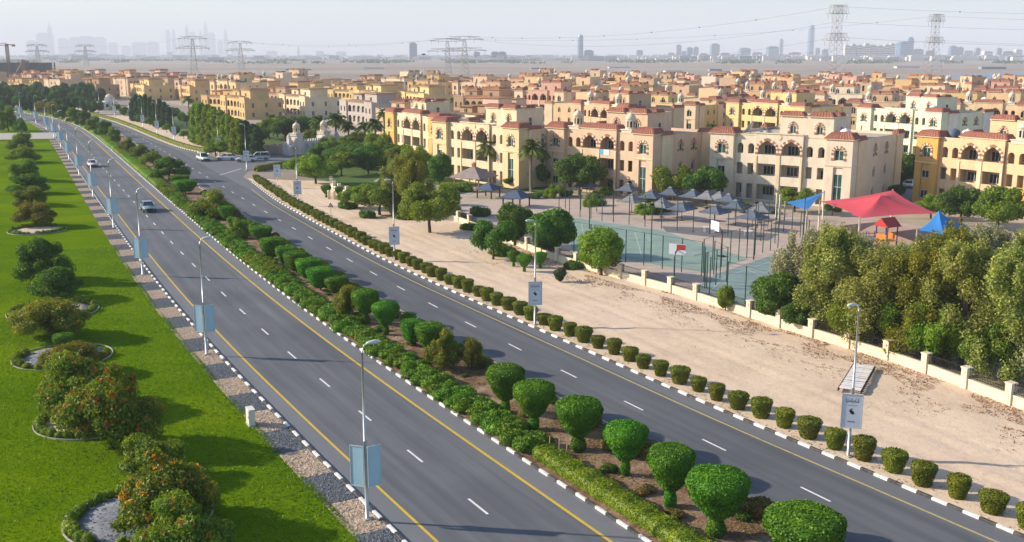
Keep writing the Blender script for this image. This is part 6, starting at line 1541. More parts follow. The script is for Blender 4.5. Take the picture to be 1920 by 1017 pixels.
car('pale', 381, 302, R(-55), 'pale car turning out of the junction onto the right carriageway', s=1.1); car('white', 425, 301, R(178), 'white saloon crossing the junction mouth', s=1.1); car('white', 462, 304, R(185), 'white car waiting beside the corner banner', s=1.1); car('silver', 486, 301, R(190), 'pale off-road car behind the waiting white car', s=1.15)
for i, (px, py, kd) in enumerate([(1672, 345, 'white'), (1690, 340, 'silver'), (1706, 352, 'white'), (1700, 336, 'red'), (752, 268, 'white'), (770, 270, 'blue'), (734, 266, 'silver')]):
    car(kd, px, py, R(40 + 8 * i), '%s car parked %s' % (kd, ('between the cream and ochre blocks, nearest', 'between the cream and ochre blocks, behind the tree', 'between the cream and ochre blocks, at the right', 'deepest in the car park between the blocks', 'behind the garden palms, middle', 'behind the garden palms, at the right', 'behind the garden palms, at the left')[i]), 'parked cars')

fence('fence of dark posts along the left side of the tennis court', PXs([(1338, 516), (1362, 530), (1300, 548)]), 4.0, 2.2)
fence('dark post fence between terrace and playground', PXs([(1440, 424), (1500, 446), (1520, 470)]), 3.6, 2.6)
# ================================================================ TREES BEYOND THE ROAD
T = [  # key, foot x, foot y, width px, height px, name, label
    ('round1', 1127, 518, 92, 94, 'round_tree', 'dense egg-shaped tree against the boundary wall in front of the green court'),
    ('leafy0', 925, 488, 82, 84, 'garden_tree', 'dark leafy tree with a visible trunk standing on the sand by the wall'),
    ('round0', 965, 462, 72, 84, 'garden_tree', 'tall round tree just behind the wall, left of the green court'),
    ('round0', 1032, 480, 92, 92, 'garden_tree', 'broad dark tree at the corner of the green court'),
    ('leafy1', 806, 438, 104, 104, 'garden_tree', 'bright leafy tree with trunk on the sand below the weeping trees'),
    ('feather3', 776, 408, 92, 132, 'weeping_tree', 'tall weeping olive tree in the garden, right of a pair'), ('feather0', 742, 402, 66, 112, 'weeping_tree', 'tall weeping olive tree in the garden, left of a pair'),
    ('leafy2', 712, 405, 96, 62, 'garden_tree', 'low spreading tree at the edge of the sand beside the lamp'), ('leafy2', 668, 392, 70, 50, 'garden_tree', 'bushy tree hiding the colonnade wall'),
    ('leafy1', 592, 346, 74, 62, 'garden_tree', 'lime-green tree at the corner of the side road'), ('leafy1', 560, 330, 50, 40, 'garden_tree', 'yellowish bushy tree behind the corner hedge'),
    ('leafy2', 640, 330, 60, 48, 'garden_tree', 'low green tree in front of the gatehouse, right side'), ('round0', 690, 326, 66, 56, 'garden_tree', 'dark tree in the middle of the garden'), ('leafy0', 655, 312, 64, 44, 'garden_tree', 'flat-topped green tree behind the garden lawn'),
    ('round0', 824, 347, 50, 62, 'round_tree', 'round clipped dark tree in front of the palm and cream block'), ('leafy1', 780, 318, 56, 50, 'garden_tree', 'lime tree at the foot of the ochre-bayed block'), ('leafy0', 742, 308, 60, 44, 'garden_tree', 'leafy tree left of the ochre-bayed block'), ('leafy1', 706, 300, 50, 56, 'garden_tree', 'yellow-green tree beside the garden palms'),
    ('leafy0', 1086, 366, 96, 86, 'garden_tree', 'large dark tree in front of the block with blue linen'), ('round0', 1193, 366, 48, 78, 'garden_tree', 'narrow upright tree in front of the block with blue linen'), ('leafy1', 1262, 376, 76, 72, 'garden_tree', 'leafy tree between the tan and cream blocks, left one'), ('leafy0', 1322, 382, 88, 78, 'garden_tree', 'leafy tree between the tan and cream blocks, right one'),
    ('leafy1', 1490, 398, 66, 50, 'garden_tree', 'small bright tree in front of the cream block beside the blue sail'), ('round0', 1690, 348, 62, 62, 'garden_tree', 'dark tree beside the car park between the blocks'), ('round2', 1682, 372, 34, 26, 'garden_tree', 'clipped dark shrub below the car park tree'),
    ('leafy0', 1800, 424, 96, 82, 'garden_tree', 'broad leafy tree in front of the ochre bay, left one'), ('leafy2', 1868, 440, 110, 96, 'garden_tree', 'broad leafy tree at the right edge before the ochre block'), ('leafy1', 1745, 410, 60, 48, 'garden_tree', 'low tree at the foot of the bright ochre bay'),
    ('leafy0', 1600, 256, 40, 50, 'garden_tree', 'dark tree between the yellow and pale green blocks'), ('leafy0', 1005, 352, 50, 50, 'garden_tree', 'shaded tree in the gap between cream and tan blocks'), ('round0', 1140, 240, 36, 40, 'garden_tree', 'dark tree among the rooftops behind the tan block'),
    ('leafy1', 505, 262, 50, 44, 'garden_tree', 'yellow-green tree behind the garden wall, left one'), ('leafy0', 535, 266, 62, 54, 'garden_tree', 'green tree behind the garden wall, right one'), ('round0', 575, 262, 48, 46, 'garden_tree', 'dark round tree behind the gatehouse'), ('leafy0', 470, 290, 44, 34, 'garden_tree', 'low bush-like tree behind the crossing cars'),
    ('leafy2', 405, 296, 50, 34, 'garden_tree', 'bushy tree at the far corner of the junction'), ('round2', 1050, 530, 26, 28, 'garden_tree', 'small grey-green ball bush on the sand by the wall'), ('round1', 1360, 585, 34, 50, 'garden_tree', 'small yellow-green tree inside the wall beside the tennis court'),
    ('leafy1', 1105, 400, 26, 40, 'garden_tree', 'sapling beside the first umbrella'), ('leafy1', 1208, 412, 36, 34, 'garden_tree', 'thin young tree among the umbrellas'),
]
for key, cx, by, w, h, nm, lab in T: plant_px(key, nm, lab, 'tree', cx, by, w, h, .03, 'garden trees of the compound')
FILL = [(520, 258, 44, 40), (548, 264, 46, 42), (600, 302, 50, 36), (628, 308, 48, 34), (662, 300, 50, 36), (682, 318, 46, 32), (716, 314, 50, 38), (738, 324, 44, 32), (766, 332, 46, 40), (792, 338, 40, 36), (650, 286, 46, 34), (672, 278, 44, 34), (700, 284, 44, 36), (742, 294, 46, 36), (486, 272, 36, 36), (440, 258, 40, 40), (410, 246, 34, 36), (350, 236, 30, 30), (325, 226, 30, 28), (620, 290, 44, 36), (590, 276, 40, 36), (725, 372, 40, 40), (850, 385, 36, 28), (700, 385, 40, 40), (1040, 370, 36, 26), (960, 352, 36, 26), (1215, 384, 30, 26), (1395, 400, 30, 22), (1560, 405, 34, 26)]
for i, (cx, by, w, h) in enumerate(sorted(FILL)): plant_px(('leafy0', 'leafy1', 'round0', 'leafy2')[i % 4], 'garden_tree', 'low garden tree in the planting before the blocks, %s from the left of these' % nth(i + 1), 'tree', cx, by, w, h, .03, 'filler trees of the gardens')
# clipped goblets by the wall corner
for i, (px, py, w) in enumerate([(963, 502, 24), (983, 512, 26), (1013, 505, 24), (612, 372, 18), (636, 372, 16)]):
    q = G(px, py); o = thing('goblet_topiary', 'small clipped goblet bush on the sand near the wall, %s' % ('left of three', 'middle of three', 'right of three', 'left of the gateposts', 'right of the gateposts')[i], 'topiary', (*q, .1), i, 'clipped goblets on the sand', w * mscale(py) / 2.4 * np.array([1, 1, 1.0])); put('crown', top_m[i % 2], o); put('stem', stem_m, o); put('lower_ball', ball_m, o, scale=(.6, .6, .8))
# palms
for i, (px, py, w, h, lab) in enumerate([(918, 345, 46, 92, 'tall date palm in front of the cream block'), (996, 360, 46, 106, 'tall palm between the cream block and the tan block'), (1014, 350, 36, 88, 'greyish palm against the shaded side of the cream block'), (600, 282, 34, 70, 'palm behind the gatehouse, left of two'), (632, 282, 40, 76, 'palm behind the gatehouse, right of two'),
                                        (655, 280, 30, 56, 'lower palm in the grove behind the gatehouse'), (685, 282, 32, 58, 'middle palm beside the shaded villa'), (705, 284, 36, 66, 'palm just left of the ochre-bayed block'), (722, 262, 30, 64, 'palm with ragged crown behind the ochre-bayed block'), (512, 256, 22, 44, 'palm among the trees above the garden wall'), (355, 222, 22, 46, 'palm beside the far villas')]):
    plant_px('palm%d' % (i % 2), 'palm', lab, 'palm', px, py, w * 1.2, h * 1.04, .03, 'palms of the compound')
# grove of tall feathery trees behind the wall
GR = [(1452, 606, 96, 98, 'round0', 'dense dark green tree at the left end of the grove'), (1508, 600, 130, 178, 'feather2', 'tall grey-olive tree second from the left end of the grove'), (1556, 628, 150, 214, 'feather0', 'feathery yellow-green tree behind the wall, third along the grove'), (1640, 650, 170, 200, 'feather1', 'feathery tree in the middle of the grove behind the near lamp'), (1592, 580, 130, 146, 'feather2', 'pale grey-green tree in the back of the grove, left part'),
      (1716, 672, 170, 224, 'feather3', 'olive feathery tree right of the near lamp in the grove'), (1674, 590, 150, 136, 'feather0', 'feathery tree in the back of the grove below the red sail'), (1800, 694, 170, 256, 'feather0', 'bright plume-topped tree in the grove, third from the right edge'), (1762, 620, 150, 208, 'feather3', 'dark olive tree in the back of the grove, below the blue pointed sail'), (1880, 716, 170, 270, 'feather1', 'bright feathery tree in the grove, second from the right edge'),
      (1838, 612, 140, 200, 'feather2', 'pale tree in the back of the grove left of the pool'), (1955, 724, 160, 262, 'feather2', 'pale feathery tree at the right edge above the wall'), (1925, 612, 130, 204, 'feather1', 'tall tree in the back of the grove at the right edge'), (1748, 690, 100, 130, 'leafy1', 'lower green tree at the front of the grove'), (1840, 708, 100, 120, 'leafy2', 'bushy green tree at the front of the grove near the right edge'), (1492, 622, 64, 64, 'leafy0', 'low green bush-like tree behind the wall at the left end of the grove'), (1596, 648, 90, 120, 'leafy1', 'lime-green lower tree at the front of the grove left of the near lamp'), (1680, 664, 90, 110, 'leafy2', 'bushy lower tree at the front of the grove right of the near lamp'), (1610, 560, 100, 104, 'feather0', 'feathery tree at the rear of the grove before the playground'), (1725, 560, 100, 112, 'feather1', 'feathery tree at the rear of the grove right of the playground'), (1790, 560, 110, 130, 'feather0', 'feathery tree at the rear of the grove before the blue sail')]
for cx, by, w, h, key, lab in GR: plant_px(key, 'grove_tree', lab, 'tree', cx, by, w, h, .03, 'grove behind the boundary wall')
# row of tall columnar trees, dark cypresses and the dark belt
for i in range(13):
    px, py = 372 + i * 9.2, 272 + i * 2.2 - (0 if i < 10 else 4); plant_px('column0' if i < 10 else 'column1', 'columnar_tree', ('bright' if i < 10 else 'dark') + ' columnar tree in the tight row above the junction, %s from the left' % nth(i + 1), 'tree', px, py, 30, (78, 80, 78, 76, 74, 74, 70, 68, 66, 66, 62, 58, 54)[i] * .98, .03, 'tight row of columnar trees')
for i in range(9):
    px = 250 + i * 8.5; plant_px('column1', 'cypress', 'dark cypress above the banners, %s from the left' % nth(i + 1), 'tree', px, 228 + i * 1.6, 15, random.choice([46, 50, 42, 54]), .03, 'dark cypresses above the far banners')
k_ = 1
for row, (y0, n) in enumerate([(206, 17), (198, 17), (190, 15)]):
    for i in range(n):
        px = -14 + i * 12.4 + row * 5; plant_px(('round2', 'leafy0', 'round2')[(i + row) % 3], 'belt_tree', 'dark tree of the belt beyond the lawn, %s from the left in the %s row' % (nth(i + 1), ('front', 'middle', 'back')[row]), 'tree', px, y0 + random.uniform(-2, 2) + (i * .5 if row == 0 else 0), 22, random.uniform(30, 38), 0, 'dark tree belt at the upper left')
for i in range(12):
    px, py = 385 - i * 16, 288 - i * 6.2; plant_px('leafy2' if i % 2 else 'round0', 'verge_tree', 'small tree lining the sand beyond the junction, %s from the corner' % nth(i + 1), 'tree', px + 8, py - 8 - (6 if i < 2 else 0), 20, 18, .03, 'small trees lining the far sand verge')
# shrubs scattered in the gardens
g = random.Random(21); SH = [(560 + g.uniform(0, 300), 0) for _ in range(20)]
for i, (px, py) in enumerate(sorted([(1045, 362), (1060, 368), (1120, 372), (1140, 366), (870, 360), (1000, 372), (1015, 368), (1030, 372), (1225, 372), (1380, 392), (840, 362), (720, 352), (705, 356), (940, 480), (1075, 505), (652, 392), (690, 410), (1120, 386), (1222, 402), (1240, 396), (900, 405), (850, 395), (870, 410), (1440, 400), (880, 432), (760, 412)])):
    q = G(px, py); s_ = g.uniform(1.2, 2.0); plant(g.choice(['shrub0', 'shrub1', 'shrub3', 'shrub3']), 'garden_shrub', 'low shrub in the compound gardens, %s from the left of these' % nth(i + 1), 'shrub', q[0], q[1], .03, s_, s_ * g.uniform(.7, 1.1), group='low garden shrubs')
# trees and palms between the rows of housing
ST = []
for i in range(46): y = g.uniform(235, 560); ST.append((g.uniform(-.25, .5), y))
for i, (u_, y) in enumerate(sorted(ST)):
    x = u_ * y
    c_ = np.array([x, y])
    if min(((RALL - c_) ** 2).sum(1)) ** .5 < 55 or min(np.linalg.norm(c_ - q[2]) for q in cand) < 17 or min(np.linalg.norm(c_ - q) for q in used) < 19: continue
    key = g.choice(['leafy0', 'round0', 'leafy2', 'palm0', 'palm1', 'leafy0']); s_ = g.uniform(.9, 1.4)
    plant(key, 'street_palm' if 'palm' in key else 'street_tree', '%s standing between the housing rows, %s from the left of the scattered ones' % ('palm' if 'palm' in key else 'green tree', nth(i + 1)), 'palm' if 'palm' in key else 'tree', x, y, 0, s_, s_, group='trees between the housing rows')

# ================================================================ ROOF CLUTTER
m_dish = plain('dish_grey', (.50, .53, .56), .5, .06); m_tank = plain('tank_white', (.74, .74, .74), .5, .05)
k = MB(); k.lathe([(.85, .25), (.9, .3), (.9, 1.6), (.6, 1.85), (.2, 1.95), (.2, 2.05)], 12); TANKM = [k.mesh('barrel', m_tank, True)]; k = MB(); k.box(-.8, .8, -.8, .8, 0, .25); TANKM.append(k.mesh('stand', m_concrete)); k = MB(); k.tube([(0, 0, 0), (0, 0, 1.2)], .06, 6); TANKM.append(k.mesh('mast', m_galv)); k = MB(); k.lathe([(.02, 0), (.45, .06), (.85, .22), (1.0, .32), (.86, .25), (.45, .09)], 16); TANKM.append(k.mesh('reflector', m_dish, True))
def on_roof(o, u, v, z=3 * FL + .04):
    a = o.rotation_euler.z; return (o.location.x + math.cos(a) * u - math.sin(a) * v, o.location.y + math.sin(a) * u + math.cos(a) * v, z)
def dish(o, u, v, label, s=1.0, z=3 * FL + .04):
    t = thing('satellite_dish', label, 'satellite dish', on_roof(o, u, v, z), R(-120), 'satellite dishes', s); k = MB(); k.tube([(0, 0, 0), (0, 0, 1.0)], .05, 6); k.build('mast', m_galv, t)
    k = MB(); k.lathe([(.02, 0), (.45, .06), (.85, .22), (1.0, .32), (.86, .25), (.45, .09)], 18); k.build('reflector', m_dish, t, True, loc=(0, 0, 1.2), rot=(R(55), 0, 0))
def tank(o, u, v, label, mat=None):
    t = thing('water_tank', label, 'water tank', on_roof(o, u, v), 0, 'rooftop water tanks'); k = MB(); k.lathe([(.85, .25), (.9, .3), (.9, 1.6), (.6, 1.85), (.2, 1.95), (.2, 2.05)], 14); k.build('barrel', mat or m_tank, t, True); k = MB(); k.box(-.8, .8, -.8, .8, 0, .25); k.build('stand', m_concrete, t)
def ac(o, u, v, label):
    t = thing('air_conditioner', label, 'air conditioner', on_roof(o, u, v), o.rotation_euler.z, 'rooftop air conditioners'); k = MB(); k.box(-.6, .6, -.4, .4, .1, 1.2); k.build('casing', m_dish, t); k = MB(); k.lathe([(.35, 1.2), (.35, 1.24), (.1, 1.24)], 12); k.build('fan_guard', m_iron, t); k = MB(); k.box(-.6, .6, -.4, .4, 0, .1); k.build('feet', m_iron, t)
dish(bD, 6.0, 2.6, 'large grey satellite dish on the roof of the cream block behind the red sail', 1.2); tank(bD, 22.0, 5.0, 'white water tank on the right part of the cream block roof'); ac(bD, 20.5, 3.4, 'grey air conditioner beside the tank on the cream block'); ac(bD, 8.2, 3.2, 'grey air conditioner beside the large dish'); ac(bD, 8.4, 5.0, 'grey air conditioner behind the large dish')
tank(bE, 4.9, 2.4, 'blue water tank behind the bright ochre bay', m_bluecov); tank(bE, 6.8, 3.2, 'white water tank behind the bright ochre bay'); dish(bC, 9.0, 3.2, 'small dish on the roof between the two cupolas', .7); ac(bC, 11.0, 3.0, 'air conditioner between the two cupolas'); dish(bB, 4.8, 3.0, 'small dish on the block behind the palm', .7); tank(bF, 20.0, 4.0, 'white tank on the pale green block'); dish(bG, 14.0, 2.4, 'dish on the yellow block', .8); ac(bG, 9.0, 3.0, 'air conditioner on the yellow block'); tank(bA, 7.0, 4.0, 'white tank on the ochre-bayed block')

g = random.Random(91); pick = sorted((q for q in FARB if 220 < q[0].location.y < 480 and 560 < q[1] < 1900 and g.random() < .55), key=lambda q: q[1])
for i, (o, x_, kv) in enumerate(pick[:34]):
    u, v, z = g.uniform(3, 18) * o.scale.x, (g.uniform(11.0, 13.0) if kv else g.uniform(12.0, 15.0)) * o.scale.y, (7.44 if kv else 3 * FL + .04) * o.scale.z; a = o.rotation_euler.z
    p = (o.location.x + math.cos(a) * u - math.sin(a) * v, o.location.y + math.sin(a) * u + math.cos(a) * v, z)
    t = thing('water_tank' if i % 2 else 'satellite_dish', ('white water tank' if i % 2 else 'pale satellite dish') + ' on a roof behind, %s from the left of these' % nth(i + 1), 'water tank' if i % 2 else 'satellite dish', p, g.uniform(0, 6), 'roof clutter of the rows behind')
    if i % 2: put('barrel', TANKM[0], t); put('stand', TANKM[1], t)
    else: put('mast', TANKM[2], t); put('reflector', TANKM[3], t, (0, 0, 1.2), (R(55), 0, 0))
# ================================================================ FAR GROUND: PYLONS, WIRES, SKYLINE
m_steel = plain('pylon_steel', (.40, .39, .38), .6, .1, .2, metal=.2); m_wire = plain('wire', (.06, .06, .065), .6, .05); m_ball = plain('marker_ball', (.16, .06, .05), .6, .1)
def lattice(k, p0, p1, w0, w1, n, r=.10, ax=(1, 0), both=True):
    """square lattice mast between two heights"""
    L = []
    for i in range(n + 1):
        f = i / n; z = p0 + (p1 - p0) * f; w = w0 + (w1 - w0) * f; L.append([(sx * w, sy * w, z) for sx, sy in ((-1, -1), (1, -1), (1, 1), (-1, 1))])
    for i in range(n):
        for j in range(4):
            k.tube([L[i][j], L[i + 1][j]], r, 4, cap=False); k.tube([L[i][j], L[i + 1][(j + 1) % 4]], r * .6, 3, cap=False); k.tube([L[i][(j + 1) % 4], L[i + 1][j]], r * .6, 3, cap=False); k.tube([L[i + 1][j], L[i + 1][(j + 1) % 4]], r * .6, 3, cap=False)
def arm(k, z, half, w, h, r=.09):
    """trapezoid crossarm truss along local x"""
    for sg in (-1, 1):
        tip = (sg * half, 0, z + h * .1)
        for y in (-w, w): k.tube([(0, y, z), tip], r, 4, cap=False); k.tube([(0, y, z + h), tip], r, 4, cap=False)
        for f in (.25, .5, .75):
            a = [(sg * half * f, y * (1 - f), z + h * .1 * f + e * h * (1 - f)) for y in (-w, w) for e in (0, 1)]; k.tube([a[0], a[1]], r * .6, 3, cap=False); k.tube([a[2], a[3]], r * .6, 3, cap=False); k.tube([a[0], a[3]], r * .6, 3, cap=False); k.tube([a[1], a[2]], r * .6, 3, cap=False)
def pylon(px, topy, dist, rz, label, kind='tall'):
    x = (px - CAM_W / 2) / CAM_F * dist * math.cos(PITCH); h = CAM_H + (100 - topy) / CAM_F * dist * math.cos(PITCH) ** 2; o = thing('pylon', label, 'pylon', (x, dist, 0), rz, 'power line pylons'); rr = dist / 5500
    k = MB()
    if kind == 'tall':
        lattice(k, 0, h * .56, 7.5, 2.6, 7, rr); lattice(k, h * .56, h * .985, 2.6, 2.2, 5, rr); k.build('mast', m_steel, o)
        for z, hf, hh in ((h * .58, 9.5, h * .085), (h * .895, 8.0, h * .10)):
            k = MB()      # hood-shaped crossarm: a wide lower chord, a narrower upper one, verticals and diagonals, insulators below
            for y in (-2.4, 2.4):
                lo_ = [(-hf + 2 * hf * i / 6, y, z) for i in range(7)]; hi_ = [(-hf * .72 + 1.44 * hf * i / 6, y, z + hh) for i in range(7)]
                k.tube(lo_, rr, 4); k.tube(hi_, rr, 4)
                for i in range(7): k.tube([lo_[i], hi_[i]], rr * .7, 3)
                for i in range(6): k.tube([lo_[i], hi_[i + 1]], rr * .6, 3); k.tube([lo_[i + 1], hi_[i]], rr * .6, 3)
            for i in range(7): x_ = -hf + 2 * hf * i / 6; k.tube([(x_, -2.4, z), (x_, 2.4, z)], rr * .6, 3); k.tube([(x_ * .72, -2.4, z + hh), (x_ * .72, 2.4, z + hh)], rr * .6, 3)
            k.build('crossarm', m_steel, o); k = MB()
            for x_ in (-hf, -hf * .6, hf * .6, hf): k.tube([(x_, 0, z), (x_ * .96, 0, z - 4.2)], rr * 1.1, 4)
            tag(k.build('insulators', m_steel, o), kind='stuff')
    else:
        lattice(k, 0, h * .93, 4.6, 1.2, 8, rr); k.build('mast', m_steel, o)
        for z, hf in ((h * .92, 19.0), (h * .66, 22.0)):
            k = MB(); arm(k, z, hf, 1.5, h * .075, rr); k.tube([(-hf * .8, 0, z + h * .07), (hf * .8, 0, z + h * .07)], rr, 4); k.build('crossarm', m_steel, o)
            k = MB()
            for x_ in (-hf * .9, -hf * .5, hf * .5, hf * .9): k.tube([(x_, 0, z + h * .01), (x_, 0, z - 3.2)], rr * .9, 4)
            tag(k.build('insulators', m_steel, o), kind='stuff')
    return (x, dist, h)
Y1 = pylon(1566, 10, 740, R(18), 'tallest steel lattice pylon above the rooftops at the right'); Y2 = pylon(1750, 27, 900, R(20), 'lattice pylon standing in front of the lake at the far right')
Y3 = pylon(871, 68, 1010, R(8), 'wide-armed pylon above the villas, right of a pair', 'wide'); Y4 = pylon(839, 72, 1110, R(8), 'wide-armed pylon above the villas, left of a pair', 'wide'); Y5 = pylon(362, 68, 1350, R(10), 'wide-armed pylon on the plain, left of two', 'wide'); Y6 = pylon(451, 77, 1550, R(10), 'wide-armed pylon on the plain, right of two', 'wide')
Y7 = pylon(160, 84, 2100, R(12), 'faint far pylon behind the construction site, right of two', 'wide'); Y8 = pylon(70, 83, 1950, R(12), 'faint far pylon behind the construction site, left of two', 'wide')
def wire(a, b_, sag, r, label, balls, n=30, grp='overhead power lines'):
    a, b_ = Vector(a), Vector(b_); o = thing('power_line', label, 'cable', a, 0, grp); k = MB(); pts = []
    for i in range(n + 1): f = i / n; p = a.lerp(b_, f); pts.append((p.x - a.x, p.y - a.y, p.z - a.z - sag * 4 * f * (1 - f)))
    k.tube(pts, r, 4); k.build('cable', m_wire, o)
    km = MB(); km.lathe([(.1, -.95), (.8, -.5), (.95, 0), (.8, .5), (.1, .95)], 8); bm_ = None
    for f in balls:
        if bm_ is None: bm_ = km.mesh('marker_ball', m_ball, True)
        p = a.lerp(b_, f); put('marker_ball', bm_, o, (p.x - a.x, p.y - a.y, p.z - a.z - sag * 4 * f * (1 - f)), None, (.55, .55, .55))
    return o
def up(Y, f): return (Y[0], Y[1], Y[2] * f)
WI = [(up(Y3, .99), up(Y1, .98), 9, 'top cable between the middle pylons and the tallest pylon', (.1, .2, .32, .45, .58, .7, .83)), (up(Y3, .95), up(Y1, .80), 12, 'second cable between the middle pylons and the tallest pylon', ()), (up(Y3, .62), up(Y1, .62), 13, 'lowest cable between the middle pylons and the tallest pylon', ()),
      (up(Y4, .99), up(Y2, .97), 9, 'top cable between the middle pylons and the lake pylon', (.12, .3, .44, .6, .75, .9)), (up(Y4, .62), up(Y2, .62), 12, 'lower cable between the middle pylons and the lake pylon', ()), (up(Y1, .98), (620, 640, Y1[2] * .92), 6, 'top cable leaving the tallest pylon for the right edge', (.2, .45, .7)), (up(Y1, .80), (620, 640, Y1[2] * .78), 7, 'second cable leaving the tallest pylon for the right edge', ()), (up(Y1, .62), (620, 640, Y1[2] * .6), 7, 'lowest cable leaving the tallest pylon for the right edge', ()),
      (up(Y2, .97), (760, 800, Y2[2] * .9), 5, 'top cable leaving the lake pylon for the right edge', (.3, .6)), (up(Y2, .62), (760, 800, Y2[2] * .6), 6, 'lower cable leaving the lake pylon for the right edge', ()), (up(Y6, .99), up(Y3, .99), 9, 'top cable from the plain pylons to the middle pylons', (.15, .3, .5, .62, .8)), (up(Y5, .99), up(Y4, .99), 9, 'second cable from the plain pylons to the middle pylons', (.2, .4, .66)), (up(Y7, .99), up(Y5, .99), 8, 'cable from the faint pylons to the plain pylons', ()), (up(Y8, .99), up(Y7, .99), 6, 'cable between the two faint pylons', ())]
for a, b_, sg, lab, bl in WI: wire(a, b_, sg, .055, lab, bl)
# tall mast with a round head
q = G(795, 150); o = thing('light_mast', 'tall slim floodlight mast above the villas', 'mast', (*q, 0), 0); k = MB(); k.tube([(0, 0, 0), (0, 0, 24)], [.5, .28], 8); k.build('pole', m_galv, o); k = MB(); k.lathe([(.4, 23.2), (2.2, 23.6), (2.2, 24.2), (.4, 24.6)], 10); k.build('lamp_ring', m_iron, o)
# construction site with cranes
m_shell = plain('raw_concrete_frame', (.022, .028, .042), .9, .25, .2); m_crane = plain('crane_orange', (.24, .085, .045), .6, .1)
D_ = 1150.0; x0, x1 = (-30 - 960) / CAM_F * D_, (112 - 960) / CAM_F * D_
o = thing('construction_site', 'dark unfinished concrete building at the upper left edge', 'building', ((x0 + x1) / 2, D_, 0), 0); hw = (x1 - x0) / 2
for f in range(5): k = MB(); k.box(-hw, hw, -12, 12, f * 3.3 + .9, f * 3.3 + 1.5); k.build('floor_slab', m_shell, o)
km = MB(); km.box(-.5, .5, -.5, .5, 0, 14.7); cm = km.mesh('column', m_shell)
for i in range(13): [put('column', cm, o, (-hw + .6 + i * (2 * hw - 1.2) / 12, y, 0)) for y in (-11.4, 11.4)]
k = MB(); k.box(-hw + 1, hw - 1, -6, 6, 0, 14.6); k.build('core', m_shell, o)
for i in range(7): k = MB(); x = -hw + 4 + i * 12; k.box(x, x + random.uniform(4, 8), -12.3, -12.05, random.choice([0, 3.6, 7]), 14.4); k.build('scaffold_panel', m_shell, o)
def crane(px, dist, h, jib, counter, luff, label):
    o = thing('tower_crane', label, 'crane', ((px - 960) / CAM_F * dist, dist, 0), 0, 'cranes at the construction site'); k = MB(); lattice(k, 0, h, 1.3, 1.3, 14, .28); k.build('mast', m_crane, o); k = MB()
    if luff: k.tube([(0, 0, h), (jib * .62, 0, h - jib * -.0)], .1, 3)
    k = MB(); e = (jib * math.cos(luff), 0, h + jib * math.sin(luff)) ; k.tube([(0, -.6, h), e], .3, 4); k.tube([(0, .6, h), e], .3, 4); k.tube([(0, 0, h + 2.4), e], .3, 4); n = 12
    for i in range(n): f = i / n; a = Vector((0, -.6, h)).lerp(Vector(e), f); c = Vector((0, 0, h + 2.4)).lerp(Vector(e), min(1, f + .06)); k.tube([a, c], .12, 3)
    k.build('jib', m_crane, o); k = MB(); sg = -1 if jib > 0 else 1; k.tube([(0, 0, h + .6), (sg * counter, 0, h + .6)], .45, 4); k.box(min(sg * counter, sg * (counter - 3)), max(sg * counter, sg * (counter - 3)), -1, 1, h - 1.4, h + .6); k.build('counter_jib', m_crane, o); k = MB(); k.box(-1.4, 1.4, -1.4, 1.4, h - 1.2, h + 1.6); k.build('cab', m_crane, o)
crane(35, 1140, 33.5, -34, 9, 0.0, 'orange tower crane with level jib over the dark unfinished building'); crane(62, 1135, 16.0, -26, 6, R(55), 'orange crane with raised boom right of the tower crane')

